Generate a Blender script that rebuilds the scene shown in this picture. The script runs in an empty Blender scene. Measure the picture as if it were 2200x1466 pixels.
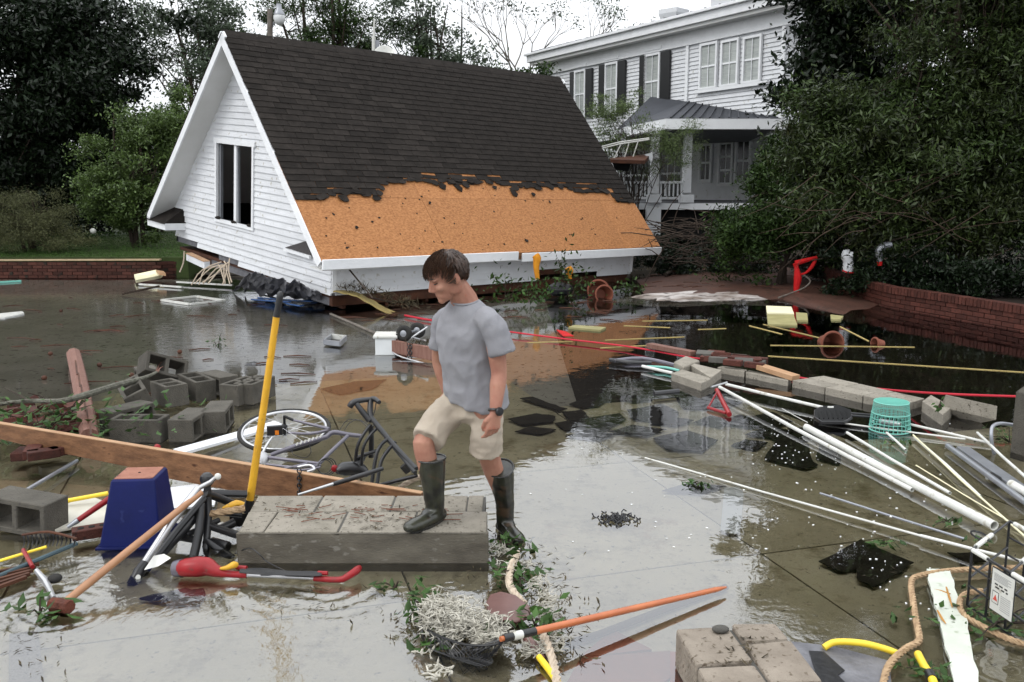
import bpy, math, random
import numpy as np
from mathutils import Vector, Matrix, noise
random.seed(7); RNG = np.random.default_rng(7)
S = bpy.context.scene; COL = S.collection
R = math.radians
# ------------------------------------------------------------------ camera
CH, PITCH, FPX = 1.9, R(9.5), 1950.0
cd = bpy.data.cameras.new('camera'); cam = bpy.data.objects.new('camera', cd); COL.objects.link(cam)
cam.location = (0, 0, CH); cam.rotation_euler = (R(90) - PITCH, 0, 0)
cd.sensor_width = 36; cd.lens = FPX / 2200 * 36; cd.clip_end = 500; cd.clip_start = .05
S.camera = cam
# ------------------------------------------------------------------ sky, sun, exposure
w = bpy.data.worlds.new('World'); S.world = w; w.use_nodes = True
nt = w.node_tree; nt.nodes.clear()
sky = nt.nodes.new('ShaderNodeTexSky'); sky.sky_type = 'NISHITA'; sky.sun_disc = False
sky.sun_elevation = R(48); sky.sun_rotation = R(-120); sky.air_density = 1.5; sky.dust_density = 4
hs = nt.nodes.new('ShaderNodeHueSaturation'); hs.inputs['Saturation'].default_value = .15
mx = nt.nodes.new('ShaderNodeMix'); mx.data_type = 'RGBA'; mx.inputs[0].default_value = .8
# overcast dome: the standard overcast sky, three times as bright overhead as at the horizon
tcw = nt.nodes.new('ShaderNodeTexCoord'); sxyz = nt.nodes.new('ShaderNodeSeparateXYZ'); nt.links.new(tcw.outputs['Generated'], sxyz.inputs[0])
ocr = nt.nodes.new('ShaderNodeMapRange'); ocr.inputs[3].default_value = 9.2; ocr.inputs[4].default_value = 27.0; nt.links.new(sxyz.outputs[2], ocr.inputs[0])
oc = nt.nodes.new('ShaderNodeVectorMath'); oc.operation = 'SCALE'; oc.inputs[0].default_value = (.97, 1.0, 1.04); nt.links.new(ocr.outputs[0], oc.inputs['Scale']); nt.links.new(oc.outputs[0], mx.inputs[7])
bg = nt.nodes.new('ShaderNodeBackground'); bg.inputs[1].default_value = .1
out = nt.nodes.new('ShaderNodeOutputWorld')
nt.links.new(sky.outputs[0], hs.inputs['Color']); nt.links.new(hs.outputs[0], mx.inputs[6])
nt.links.new(mx.outputs[2], bg.inputs[0]); nt.links.new(bg.outputs[0], out.inputs[0])
sd = bpy.data.lights.new('sun', 'SUN'); sd.energy = .6; sd.angle = R(18); sd.color = (1, .97, .93)
sun = bpy.data.objects.new('sun', sd); COL.objects.link(sun)
sun.rotation_euler = Vector((-.75, -.55, 1.0)).to_track_quat('Z', 'Y').to_euler()
S.view_settings.view_transform = 'Standard'; S.view_settings.look = 'None'
S.view_settings.exposure = 0.3; S.view_settings.gamma = 1; S.view_settings.use_curve_mapping = False
S.cycles.max_bounces = 8; S.cycles.transparent_max_bounces = 10
S.cycles.use_denoising = True

# ------------------------------------------------------------------ where a sight line meets a level or a distance
cp, sp = math.cos(PITCH), math.sin(PITCH)
def ray(px, py):
    u = (px - 1100) / FPX; v = (733 - py) / FPX
    return Vector((u, cp + v * sp, -sp + v * cp))
def G(px, py, z=0.0):
    d = ray(px, py); return Vector((0, 0, CH)) + d * ((z - CH) / d.z)
def P(px, py, Y):
    d = ray(px, py); return Vector((0, 0, CH)) + d * (Y / d.y)
def GL(pts, z=None): return [G(p[0], p[1], (p[2] if len(p) > 2 else z)) for p in pts]

# ------------------------------------------------------------------ materials
def M(name, c1, c2=None, scale=6, rough=.6, bump=0, bscale=None, metal=0, vary=.12, detail=5, contrast=.25,
      spots=None, spot_scale=20, spot_amt=.35, stretch=None, spec=None, island=0, trans=0, coat=0, wet=0):
    m = bpy.data.materials.new(name); m.use_nodes = True; t = m.node_tree; N = t.nodes; L = t.links
    b = N['Principled BSDF']; b.inputs['Roughness'].default_value = rough; b.inputs['Metallic'].default_value = metal
    b.inputs['Specular IOR Level'].default_value = spec if spec is not None else (.5 if rough < .42 else .18)
    if coat: b.inputs['Coat Weight'].default_value = coat; b.inputs['Coat Roughness'].default_value = .08
    tc = N.new('ShaderNodeTexCoord'); vec = tc.outputs['Object']
    if stretch:
        mp = N.new('ShaderNodeMapping'); mp.inputs['Scale'].default_value = stretch
        L.new(vec, mp.inputs[0]); vec = mp.outputs[0]
    oi = N.new('ShaderNodeObjectInfo')
    add = N.new('ShaderNodeVectorMath'); add.operation = 'ADD'
    cm = N.new('ShaderNodeCombineXYZ'); sc = N.new('ShaderNodeMath'); sc.operation = 'MULTIPLY'; sc.inputs[1].default_value = 37
    L.new(oi.outputs['Random'], sc.inputs[0]); L.new(sc.outputs[0], cm.inputs[0]); L.new(sc.outputs[0], cm.inputs[1])
    L.new(vec, add.inputs[0]); L.new(cm.outputs[0], add.inputs[1]); vec = add.outputs[0]
    c2 = c2 or tuple(x * .72 for x in c1)
    n = N.new('ShaderNodeTexNoise'); n.inputs['Scale'].default_value = scale; n.inputs['Detail'].default_value = detail
    n.inputs['Roughness'].default_value = .6
    L.new(vec, n.inputs['Vector'])
    r = N.new('ShaderNodeMapRange'); r.inputs[1].default_value = .5 - contrast; r.inputs[2].default_value = .5 + contrast
    L.new(n.outputs[0], r.inputs[0])
    mix = N.new('ShaderNodeMix'); mix.data_type = 'RGBA'
    mix.inputs[6].default_value = (*c2, 1); mix.inputs[7].default_value = (*c1, 1)
    L.new(r.outputs[0], mix.inputs[0]); col = mix.outputs[2]
    if spots:
        n2 = N.new('ShaderNodeTexNoise'); n2.inputs['Scale'].default_value = spot_scale; n2.inputs['Detail'].default_value = 3
        L.new(vec, n2.inputs['Vector'])
        r2 = N.new('ShaderNodeMapRange'); r2.inputs[1].default_value = .52 + (1 - spot_amt) * .12; r2.inputs[2].default_value = .58 + (1 - spot_amt) * .15
        L.new(n2.outputs[0], r2.inputs[0])
        m2 = N.new('ShaderNodeMix'); m2.data_type = 'RGBA'; m2.inputs[7].default_value = (*spots, 1)
        L.new(r2.outputs[0], m2.inputs[0]); L.new(col, m2.inputs[6]); col = m2.outputs[2]
    hsv = N.new('ShaderNodeHueSaturation'); L.new(col, hsv.inputs['Color'])
    rv = N.new('ShaderNodeMapRange'); rv.inputs[3].default_value = 1 - (island or vary); rv.inputs[4].default_value = 1 + (island or vary)
    if island:
        ge = N.new('ShaderNodeNewGeometry'); L.new(ge.outputs['Random Per Island'], rv.inputs[0])
    else: L.new(oi.outputs['Random'], rv.inputs[0])
    L.new(rv.outputs[0], hsv.inputs['Value'])
    L.new(hsv.outputs[0], b.inputs['Base Color'])
    if wet:
        r3 = N.new('ShaderNodeMapRange'); r3.inputs[1].default_value = .42; r3.inputs[2].default_value = .6
        r3.inputs[3].default_value = wet; r3.inputs[4].default_value = rough
        L.new(n.outputs[0], r3.inputs[0]); L.new(r3.outputs[0], b.inputs['Roughness'])
    if bump:
        n3 = N.new('ShaderNodeTexNoise'); n3.inputs['Scale'].default_value = bscale or scale * 4; n3.inputs['Detail'].default_value = 6
        L.new(vec, n3.inputs['Vector'])
        bp = N.new('ShaderNodeBump'); bp.inputs['Strength'].default_value = min(1, bump); bp.inputs['Distance'].default_value = .01
        L.new(n3.outputs[0], bp.inputs['Height']); L.new(bp.outputs[0], b.inputs['Normal'])
    if trans:
        tr = N.new('ShaderNodeBsdfTranslucent'); L.new(hsv.outputs[0], tr.inputs[0])
        ms = N.new('ShaderNodeMixShader'); ms.inputs[0].default_value = trans
        L.new(b.outputs[0], ms.inputs[1]); L.new(tr.outputs[0], ms.inputs[2])
        L.new(ms.outputs[0], N['Material Output'].inputs[0])
    return m
WHITE = M('white_paint', (.64, .65, .67), (.54, .55, .56), 2.2, .55, .08, 60, vary=.05, spots=(.4, .39, .35), spot_scale=10, spot_amt=.12)
TRIM = M('white_trim', (.74, .75, .76), (.64, .65, .66), 4, .42, .1, 40, vary=.03)
SOFFIT = M('soffit_paint', (.62, .62, .61), (.52, .52, .5), 2, .6, .1, 30)
SHING = M('asphalt_shingle', (.028, .0235, .0205), (.012, .0103, .009), 7, .85, .8, 160, vary=.24, spec=.08, spots=(.035, .032, .03), spot_scale=120, spot_amt=.3)
OSB = M('oriented_strand_board', (.385, .175, .066), (.24, .097, .033), 22, .65, .35, 60, vary=.06, stretch=(1, 2.2, 1), contrast=.12, spots=(.2, .07, .02), spot_scale=34, spot_amt=.12)
DARKWOOD = M('wet_dark_timber', (.09, .035, .018), (.03, .014, .01), 6, .6, .4, 40)
BLACKIN = M('dark_interior', (.012, .012, .012), None, 3, .9)  # near-black colour in place of shade inside openings and hollows
CONC = M('concrete_block', (.27, .245, .205), (.17, .155, .125), 7, .85, .7, 90, vary=.1, spots=(.08, .07, .055), spot_scale=45, spot_amt=.2)
CONCD = M('damp_grey_block', (.095, .087, .073), (.05, .046, .038), 7, .8, .6, 110, vary=.16, spots=(.05, .045, .04), spot_scale=50, spot_amt=.25)
MORT = M('mortar', (.1, .095, .085), None, 20, .9, .5, 90)
BRICK = M('red_brick', (.085, .027, .019), (.04, .015, .011), 14, .7, .6, 80, vary=.3, spots=(.03, .015, .012), spot_scale=30, spot_amt=.2)
BRICKD = M('dirty_brick', (.075, .026, .018), (.035, .016, .012), 3, .8, .6, 80, vary=.35, spots=(.02, .016, .012), spot_scale=4, spot_amt=.4)
BRICKMORT = M('brick_mortar', (.035, .014, .011), None, 9, .9, .4, 60)
BARK = M('bark', (.055, .04, .03), (.02, .015, .012), 9, .9, .9, 30, stretch=(1, 1, .3))
PBARK = M('pale_bark', (.16, .14, .12), (.08, .07, .06), 9, .9, .6, 30)
PLANK = M('pine_board', (.21, .105, .052), (.085, .04, .02), 5, .55, .3, 30, stretch=(.35, 4, 4), contrast=.2, spots=(.05, .02, .01), spot_scale=5, spot_amt=.12)
PLANKTOP = M('pine_edge', (.42, .26, .15), (.3, .17, .09), 6, .5, .2, 30)
POST = M('reddish_post', (.20, .11, .085), (.13, .06, .045), 8, .6, .5, 30, stretch=(5, 5, .6), contrast=.2)
WOODH = M('varnished_handle', (.38, .19, .09), (.24, .11, .05), 6, .35, .1, 40)
ORANGEW = M('orange_varnish', (.46, .14, .045), (.3, .08, .03), 6, .3, .1, 40)
YEL = M('yellow_fibreglass', (.62, .34, .025), (.46, .24, .02), 7, .4, .05, 30, spec=.3, spots=(.25, .16, .05), spot_scale=18, spot_amt=.1)
YEL2 = M('bright_yellow', (.75, .55, .03), (.6, .42, .02), 5, .4)
BLK = M('black_plastic', (.014, .014, .015), (.008, .008, .009), 8, .35, .1, 40)
BLKM = M('black_tube_metal', (.02, .02, .021), (.012, .012, .013), 8, .3, .05, 40, metal=.3)
RUB = M('tyre_rubber', (.018, .018, .018), (.03, .028, .025), 12, .75, .3, 60)
SILV = M('brushed_metal', (.5, .5, .5), (.36, .36, .37), 8, .3, .1, 60, metal=.85)
GREYM = M('grey_metal', (.3, .31, .33), (.2, .21, .23), 6, .35, .1, 40, metal=.5)
PURP = M('lilac_grey_enamel', (.15, .14, .165), (.10, .095, .115), 8, .3, 0, metal=.4)
RED = M('red_plastic', (.26, .010, .013), (.16, .008, .010), 9, .35, spec=.3, spots=(.12, .03, .025), spot_scale=22, spot_amt=.15)
REDC = M('red_rope', (.42, .02, .04), (.4, .02, .03), 9, .5)
BLUE = M('blue_plastic', (.004, .008, .07), (.003, .006, .045), 5, .5, .1, 40, spec=.15, spots=(.03, .04, .13), spot_scale=8, spot_amt=.1)
PVC = M('pvc_white', (.58, .58, .55), (.46, .46, .42), 7, .35, vary=.05, spots=(.34, .32, .26), spot_scale=16, spot_amt=.25)
CREAM = M('cream_plastic', (.7, .66, .45), (.58, .54, .36), 5, .5)
YFOAM = M('yellow_foam_sheet', (.30, .275, .13), (.2, .18, .08), 5, .7, .2, 30)
YSTICK = M('yellow_pine_strip', (.42, .33, .13), (.28, .21, .08), 6, .6)
TERRA = M('terracotta', (.20, .065, .038), (.12, .04, .025), 6, .55, .2, 40)
TEAL = M('turquoise_plastic', (.16, .46, .38), (.12, .36, .3), 6, .4)
ROPE = M('manila_rope', (.42, .3, .18), (.22, .14, .08), 30, .9, .6, 90)
ROPEP = M('pale_rope', (.5, .42, .33), (.3, .24, .18), 30, .9, .6, 90)
WFLEX = M('white_light_string', (.46, .44, .38), (.28, .26, .21), 20, .4, island=.15)
LEAFG = M('fresh_leaf', (.055, .11, .028), (.025, .055, .014), 5, .45, island=.4, trans=.25)
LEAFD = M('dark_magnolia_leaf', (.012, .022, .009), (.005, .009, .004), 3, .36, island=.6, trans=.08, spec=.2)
LEAFM = M('mid_green_leaf', (.034, .062, .013), (.013, .026, .007), 2, .5, island=.65, trans=.15, spec=.15)
LEAFL = M('light_green_leaf', (.1, .15, .04), (.04, .07, .016), 2, .45, spec=.35, island=.5, trans=.2)
LEAFB = M('bronze_green_leaf', (.036, .064, .016), (.018, .018, .007), 1.1, .38, island=.75, trans=.12, spec=.22)
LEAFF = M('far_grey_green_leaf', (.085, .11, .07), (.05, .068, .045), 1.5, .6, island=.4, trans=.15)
LEAFP = M('wispy_green_leaf', (.11, .15, .055), (.06, .085, .032), 2, .55, island=.4, trans=.25)
DEADL = M('leaf_litter', (.06, .045, .022), (.025, .02, .012), 5, .7, island=.6)
GRASS = M('lawn_grass', (.05, .1, .02), (.03, .06, .014), 3, .7, island=.4, trans=.2)
SKIN = M('skin', (.36, .19, .13), (.27, .12, .085), 11, .45, .12, 140, vary=0, contrast=.22, spots=(.32, .12, .08), spot_scale=28, spot_amt=.0)
SHIRT = M('grey_heather_cotton', (.255, .255, .27), (.19, .19, .205), 4.5, .9, .3, 300, vary=0)
SHORT = M('khaki_cotton', (.40, .345, .28), (.30, .255, .2), 5, .85, .2, 250, vary=0)
HAIR = M('dark_brown_hair', (.055, .028, .016), (.022, .012, .008), 20, .36, island=.4)
BOOT = M('camouflage_rubber', (.024, .025, .015), (.008, .008, .006), 13, .28, .2, 20, contrast=.08, spots=(.045, .028, .016), spot_scale=11, spot_amt=.4)
BOOTF = M('dark_rubber', (.022, .022, .02), (.014, .014, .013), 10, .25, .15, 30)
OCLOTH = M('orange_cloth', (.6, .25, .02), (.4, .15, .01), 7, .8, .3, 40)
RCLOTH = M('red_cloth', (.45, .008, .01), (.3, .006, .006), 9, .7, .3, 40)
BSHEET = M('black_polythene', (.015, .015, .017), (.01, .01, .011), 4, .3, spec=.25, bump=.4, bscale=12) if True else M('x', (.03, .03, .03), None, 4, .18, .4, 12)
GFOIL = M('grey_membrane', (.17, .17, .185), (.07, .07, .078), 9, .4, .5, 30)
ROOFM = M('grey_seam_metal', (.055, .058, .066), (.04, .042, .048), 3, .7, spec=.1)
GLASS = M('window_glass_dark', (.012, .012, .013), None, 3, .15, spec=.35)
BLIND = M('window_blinds', (.38, .4, .38), (.28, .3, .29), 3, .5, stretch=(1, 1, 14), contrast=.1, coat=.5)
SHUT = M('black_shutter', (.012, .012, .013), None, 5, .4)
SANDM = M('washed_sand', (.40, .37, .35), (.13, .10, .08), 3.5, .6, .6, 30, contrast=.12, spots=(.04, .03, .025), spot_scale=9, spot_amt=.4, stretch=(.5, 1.4, 1))
PINKS = M('pink_slab', (.34, .15, .11), (.24, .11, .085), 4, .6, .3, 30)
SHPIECE = M('torn_shingle', (.045, .038, .03), (.018, .015, .012), 12, .7, .2, 120)
FOAM = M('foam_fleck', (.75, .76, .75), None, 5, .5)
CLEARP = M('milky_plastic', (.6, .62, .62), (.5, .52, .52), 3, .3)
LAMPG = M('lamp_glass', (.75, .76, .76), None, 3, .15)

# ------------------------------------------------------------------ mesh builder
ABS = {}
def frame_of(d):
    d = d.normalized(); a = Vector((0, 0, 1)) if abs(d.z) < .9 else Vector((1, 0, 0))
    x = d.cross(a).normalized(); return x, d.cross(x).normalized()
class MB:
    def __init__(s, M=None): s.v = []; s.f = []; s.M = M
    def add(s, vs, fs):
        n = len(s.v)
        if s.M is not None: vs = [s.M @ Vector(v) for v in vs]
        s.v += [tuple(v) for v in vs]; s.f += [tuple(i + n for i in f) for f in fs]; return s
    def box(s, c, size, rot=None):
        hx, hy, hz = [q / 2 for q in size]; c = Vector(c)
        vs = [Vector((x, y, z)) for z in (-hz, hz) for y in (-hy, hy) for x in (-hx, hx)]
        if rot is not None:
            m = rot if isinstance(rot, Matrix) else Matrix.Rotation(rot, 3, 'Z'); vs = [m @ v for v in vs]
        return s.add([v + c for v in vs], [(0, 2, 3, 1), (4, 5, 7, 6), (0, 1, 5, 4), (2, 6, 7, 3), (0, 4, 6, 2), (1, 3, 7, 5)])
    def beam(s, a, b, wd, ht, up=Vector((0, 0, 1))):
        a, b = Vector(a), Vector(b); d = (b - a).normalized(); x = d.cross(up).normalized(); u = x.cross(d)
        vs = [p + x * (i * wd / 2) + u * (j * ht / 2) for p in (a, b) for j in (-1, 1) for i in (-1, 1)]
        return s.add(vs, [(0, 1, 3, 2), (4, 6, 7, 5), (0, 4, 5, 1), (2, 3, 7, 6), (0, 2, 6, 4), (1, 5, 7, 3)])
    def prism(s, top, dz, dirv=None):
        top = [Vector(p) for p in top]; n = len(top); dv = dirv or Vector((0, 0, -dz))
        area = sum((top[i].x * top[(i + 1) % n].y - top[(i + 1) % n].x * top[i].y) for i in range(n))
        if dirv is None and area < 0: top = top[::-1]
        vs = top + [p + dv for p in top]
        return s.add(vs, [tuple(range(n)), tuple(range(2 * n - 1, n - 1, -1))] + [(i, i + n, (i + 1) % n + n, (i + 1) % n) for i in range(n)])
    def tube(s, pts, rad, n=8, caps=True, sub=0, ell=None):
        pts = [Vector(p) for p in pts]
        if not hasattr(rad, '__len__'): rad = [rad] * len(pts)
        if sub and len(pts) > 2:
            q = []; rr = []
            for i in range(len(pts) - 1):
                p0 = pts[max(i - 1, 0)]; p1 = pts[i]; p2 = pts[i + 1]; p3 = pts[min(i + 2, len(pts) - 1)]
                for k in range(sub):
                    t = k / sub
                    q.append(.5 * ((2 * p1) + (p2 - p0) * t + (2 * p0 - 5 * p1 + 4 * p2 - p3) * t * t + (3 * p1 - p0 - 3 * p2 + p3) * t ** 3))
                    rr.append(rad[i] * (1 - t) + rad[i + 1] * t)
            q.append(pts[-1]); rr.append(rad[-1]); pts, rad = q, rr
        vs = []; x = None; m = len(pts)
        for i, p in enumerate(pts):
            d = (pts[min(i + 1, m - 1)] - pts[max(i - 1, 0)])
            if d.length < 1e-9: d = Vector((0, 0, 1))
            d.normalize()
            if x is None: x, y = frame_of(d)
            else:
                x = (x - d * x.dot(d)); x = x.normalized() if x.length > 1e-6 else frame_of(d)[0]; y = d.cross(x)
            for k in range(n):
                a = 2 * math.pi * k / n
                vs.append(p + (x * math.cos(a) + y * math.sin(a)) * rad[i])
        fs = [(i * n + k, i * n + (k + 1) % n, (i + 1) * n + (k + 1) % n, (i + 1) * n + k) for i in range(m - 1) for k in range(n)]
        if caps: fs += [tuple(range(n - 1, -1, -1)), tuple((m - 1) * n + k for k in range(n))]
        return s.add(vs, fs)
    def loft(s, secs, n=16, sq=2.0):
        """secs: (center, side vector, other vector, a, b)"""
        vs = []
        for c, u, v, a, b in secs:
            for k in range(n):
                t = 2 * math.pi * k / n; ct, st = math.cos(t), math.sin(t)
                e = 2 / sq
                vs.append(c + u * (math.copysign(abs(ct) ** e, ct) * a) + v * (math.copysign(abs(st) ** e, st) * b))
        m = len(secs)
        fs = [(i * n + k, i * n + (k + 1) % n, (i + 1) * n + (k + 1) % n, (i + 1) * n + k) for i in range(m - 1) for k in range(n)]
        fs += [tuple(range(n - 1, -1, -1)), tuple((m - 1) * n + k for k in range(n))]
        return s.add(vs, fs)
    def ball(s, c, rx, ry=None, rz=None, fr=None, n=14, m=9):
        ry = ry or rx; rz = rz or rx; c = Vector(c)
        X, Y, Z = fr or (Vector((1, 0, 0)), Vector((0, 1, 0)), Vector((0, 0, 1)))
        vs = [c + Z * rz]
        for i in range(1, m):
            t = math.pi * i / m
            for k in range(n):
                a = 2 * math.pi * k / n
                vs.append(c + X * (rx * math.sin(t) * math.cos(a)) + Y * (ry * math.sin(t) * math.sin(a)) + Z * (rz * math.cos(t)))
        vs.append(c - Z * rz); e = len(vs) - 1
        fs = [(0, 1 + k, 1 + (k + 1) % n) for k in range(n)]
        fs += [(1 + i * n + k, 1 + (i + 1) * n + k, 1 + (i + 1) * n + (k + 1) % n, 1 + i * n + (k + 1) % n) for i in range(m - 2) for k in range(n)]
        fs += [(e, 1 + (m - 2) * n + (k + 1) % n, 1 + (m - 2) * n + k) for k in range(n)]
        return s.add(vs, fs)
    def lathe(s, c, prof, axis=Vector((0, 0, 1)), n=20, thick=None):
        x, y = frame_of(Vector(axis)); c = Vector(c); ax = Vector(axis).normalized(); vs = []
        for r, h in prof:
            for k in range(n):
                a = 2 * math.pi * k / n; vs.append(c + ax * h + (x * math.cos(a) + y * math.sin(a)) * r)
        m = len(prof)
        fs = [(i * n + k, i * n + (k + 1) % n, (i + 1) * n + (k + 1) % n, (i + 1) * n + k) for i in range(m - 1) for k in range(n)]
        fs += [tuple(range(n - 1, -1, -1)), tuple((m - 1) * n + k for k in range(n))]
        return s.add(vs, fs)
    def ring(s, c, r, tr, ax, n=28, k=6, ell=1):
        x, y = frame_of(Vector(ax)); c = Vector(c)
        pts = [c + x * (r * math.cos(2 * math.pi * i / n)) + y * (r * ell * math.sin(2 * math.pi * i / n)) for i in range(n + 1)]
        return s.tube(pts, tr, k, caps=False)
    def sheet(s, fn, nu, nv, th=.004):
        vs = [Vector(fn(i / nu, j / nv)) for j in range(nv + 1) for i in range(nu + 1)]; W = nu + 1
        n = len(vs); vs += [v - Vector((0, 0, th)) for v in vs]; fs = []
        for j in range(nv):
            for i in range(nu):
                a = j * W + i; fs += [(a, a + 1, a + 1 + W, a + W), (a + n, a + W + n, a + 1 + W + n, a + 1 + n)]
        for i in range(nu):
            a = i; fs.append((a, a + n, a + 1 + n, a + 1)); a = nv * W + i; fs.append((a, a + 1, a + 1 + n, a + n))
        for j in range(nv):
            a = j * W; fs.append((a, a + W, a + W + n, a + n)); a = j * W + nu; fs.append((a, a + n, a + W + n, a + W))
        return s.add(vs, fs)
    def build(s, name, mat, parent=None, label=None, cat=None, group=None, kind=None, smooth=True, bev=0, origin=None, ang=40):
        v = np.array(s.v, dtype=np.float64); o = Vector(origin) if origin is not None else Vector(((v[:, 0].min() + v[:, 0].max()) / 2, (v[:, 1].min() + v[:, 1].max()) / 2, v[:, 2].min()))
        me = bpy.data.meshes.new(name); me.from_pydata((v - np.array(o)).tolist(), [], s.f); me.materials.append(mat)
        if smooth:
            me.polygons.foreach_set('use_smooth', [True] * len(me.polygons)); me.set_sharp_from_angle(angle=R(ang))
        return link(name, me, parent, label, cat, group, kind, o, bev)
def link(name, me, parent=None, label=None, cat=None, group=None, kind=None, o=Vector((0, 0, 0)), bev=0):
    ob = bpy.data.objects.new(name, me); COL.objects.link(ob)
    if parent: ob.parent = parent; ob.location = o - ABS[parent.name]
    else: ob.location = o
    ABS[ob.name] = Vector(o)
    if label: ob['label'] = label
    if cat: ob['category'] = cat
    if group: ob['group'] = group
    if kind: ob['kind'] = kind
    if bev:
        b = ob.modifiers.new('bevel', 'BEVEL'); b.width = bev; b.segments = 2; b.limit_method = 'ANGLE'
    return ob
def T(name, label, cat, loc=(0, 0, 0), group=None):
    o = bpy.data.objects.new(name, None); COL.objects.link(o); o.location = loc; ABS[o.name] = Vector(loc)
    o.empty_display_size = .1; o['label'] = label; o['category'] = cat
    if group: o['group'] = group
    return o
KIDS = {}
def dup(root, loc, rot, label, group=None):
    def cpy(o, par):
        c = o.copy(); COL.objects.link(c)
        if par: c.parent = par
        for ch in list(o.children): cpy(ch, c)
        return c
    r = cpy(root, None); r.location = loc; r.rotation_euler = rot; r['label'] = label
    if group: r['group'] = group
    return r
def nparr(name, V, F, mat, **k):
    me = bpy.data.meshes.new(name); nv = len(V); nf = len(F); q = F.shape[1]
    me.vertices.add(nv); me.vertices.foreach_set('co', V.astype(np.float32).ravel())
    me.loops.add(nf * q); me.loops.foreach_set('vertex_index', F.astype(np.int32).ravel())
    me.polygons.add(nf); me.polygons.foreach_set('loop_start', np.arange(0, nf * q, q, dtype=np.int32))
    me.update(calc_edges=True); me.materials.append(mat)
    return link(name, me, **k)
LT = np.array([(0, -1, 0), (.42, 0, .14), (0, 1, 0), (-.42, 0, .14)])
def leafmesh(name, C, size, mat, rng=RNG, flat=0, narrow=1, droop=0, **k):
    n = len(C); o = C.mean(0); o[2] = C[:, 2].min()
    a = rng.normal(size=(n, 3)); a[:, 2] *= (1 - flat) if flat else 1; a[:, 2] -= droop
    a /= np.linalg.norm(a, axis=1)[:, None]
    b = rng.normal(size=(n, 3)) * np.array([1, 1, .8]); b -= (b * a).sum(1)[:, None] * a; b /= np.linalg.norm(b, axis=1)[:, None]
    if flat:
        b = np.cross(np.tile([0, 0, 1.0], (n, 1)), a) + rng.normal(size=(n, 3)) * (1 - flat) * .6
        b -= (b * a).sum(1)[:, None] * a; b /= np.linalg.norm(b, axis=1)[:, None]
    c = np.cross(b, a); s = size * (.55 + .9 * rng.random(n))[:, None, None]
    t = LT * np.array([narrow, 1, narrow])
    V = (C - o)[:, None, :] + s * (t[None, :, 0, None] * b[:, None] + t[None, :, 1, None] * a[:, None] + t[None, :, 2, None] * c[:, None]) * .5
    i = np.arange(n)[:, None] * 4; F = np.concatenate([i + np.array([0, 1, 2]), i + np.array([0, 2, 3])], 1).reshape(-1, 3)
    par = k.get('parent'); k['o'] = Vector(o)
    return nparr(name, V.reshape(-1, 3), F, mat, **k)
def clumps(c, rad, nc, nl, cr, rng, shell=.55, lumpy=.25):
    """leaf centres in clumps spread through an ellipsoid"""
    d = rng.normal(size=(nc, 3)); d /= np.linalg.norm(d, axis=1)[:, None]
    r = (shell + (1 - shell) * rng.random(nc)) * (1 + lumpy * rng.normal(size=nc) * .5)
    cc = np.array(c) + d * r[:, None] * np.array(rad)
    sz = cr * (.5 + rng.random(nc))
    idx = rng.integers(0, nc, nl)
    g = rng.normal(size=(nl, 3)) * sz[idx][:, None] * np.array([1, 1, .62]) * .55
    return cc[idx] + g, cc
def tree(name, label, base, crown, nc, nl, cr, leaf, mat, bark=BARK, tr=.2, seed=1, group=None, narrow=1, limbs=14, shell=.5, cat='tree', extra=None, flat=0, droop=0, forks=3):
    rng = np.random.default_rng(seed); base = Vector(base)
    t = T(name, label, cat, base, group)
    C = []; CC = []
    for c, rad, wgt in crown:
        a, b = clumps(c, rad, max(4, int(nc * wgt)), int(nl * wgt), cr, rng, shell); C.append(a); CC.append(b)
    C = np.concatenate(C); CC = np.concatenate(CC); C = C[C[:, 2] > base.z + .03]
    leafmesh('crown', C, leaf, mat, rng, narrow=narrow, flat=flat, droop=droop, parent=t)
    mb = MB(); top = CC[:, 2].max(); cx, cy = CC[:, 0].mean(), CC[:, 1].mean()
    r2 = random.Random(seed)
    for f in range(forks):
        ax = base + Vector((r2.uniform(-.1, .1), r2.uniform(-.1, .1), -.2)) * (1 if forks < 2 else 1.5)
        tgt = Vector(CC[rng.integers(0, len(CC))]); tgt = Vector((cx + (tgt.x - cx) * .45, cy + (tgt.y - cy) * .45, base.z + (top - base.z) * .85))
        spine = [ax.lerp(tgt, q) + Vector((r2.uniform(-1, 1), r2.uniform(-1, 1), 0)) * .12 * q * 2 for q in (0, .25, .5, .75, 1)]
        mb.tube(spine, [tr / math.sqrt(forks) * q for q in (1.25, .95, .7, .45, .15)], 8, sub=3)
        for i in range(limbs // forks):
            e = Vector(CC[rng.integers(0, len(CC))]); q = r2.uniform(.2, .85); k = min(3, int(q * 4)); s0 = spine[k].lerp(spine[k + 1], q * 4 - k)
            mid = s0.lerp(e, .5) + Vector((r2.uniform(-.2, .2), r2.uniform(-.2, .2), r2.uniform(.0, .3)))
            rr = tr * .32 * (1.1 - q)
            mb.tube([s0, mid, e], [rr, rr * .6, rr * .15], 5, sub=3)
            for j in range(3):
                e2 = Vector(CC[rng.integers(0, len(CC))]); e2 = mid.lerp(e2, min(1, 1.2 / max(.3, (e2 - mid).length)))
                mb.tube([mid, mid.lerp(e2, .5) + Vector((0, 0, .08)), e2], [rr * .5, rr * .3, rr * .1], 4)
    mb.build('trunk', bark, t)
    return t
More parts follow.
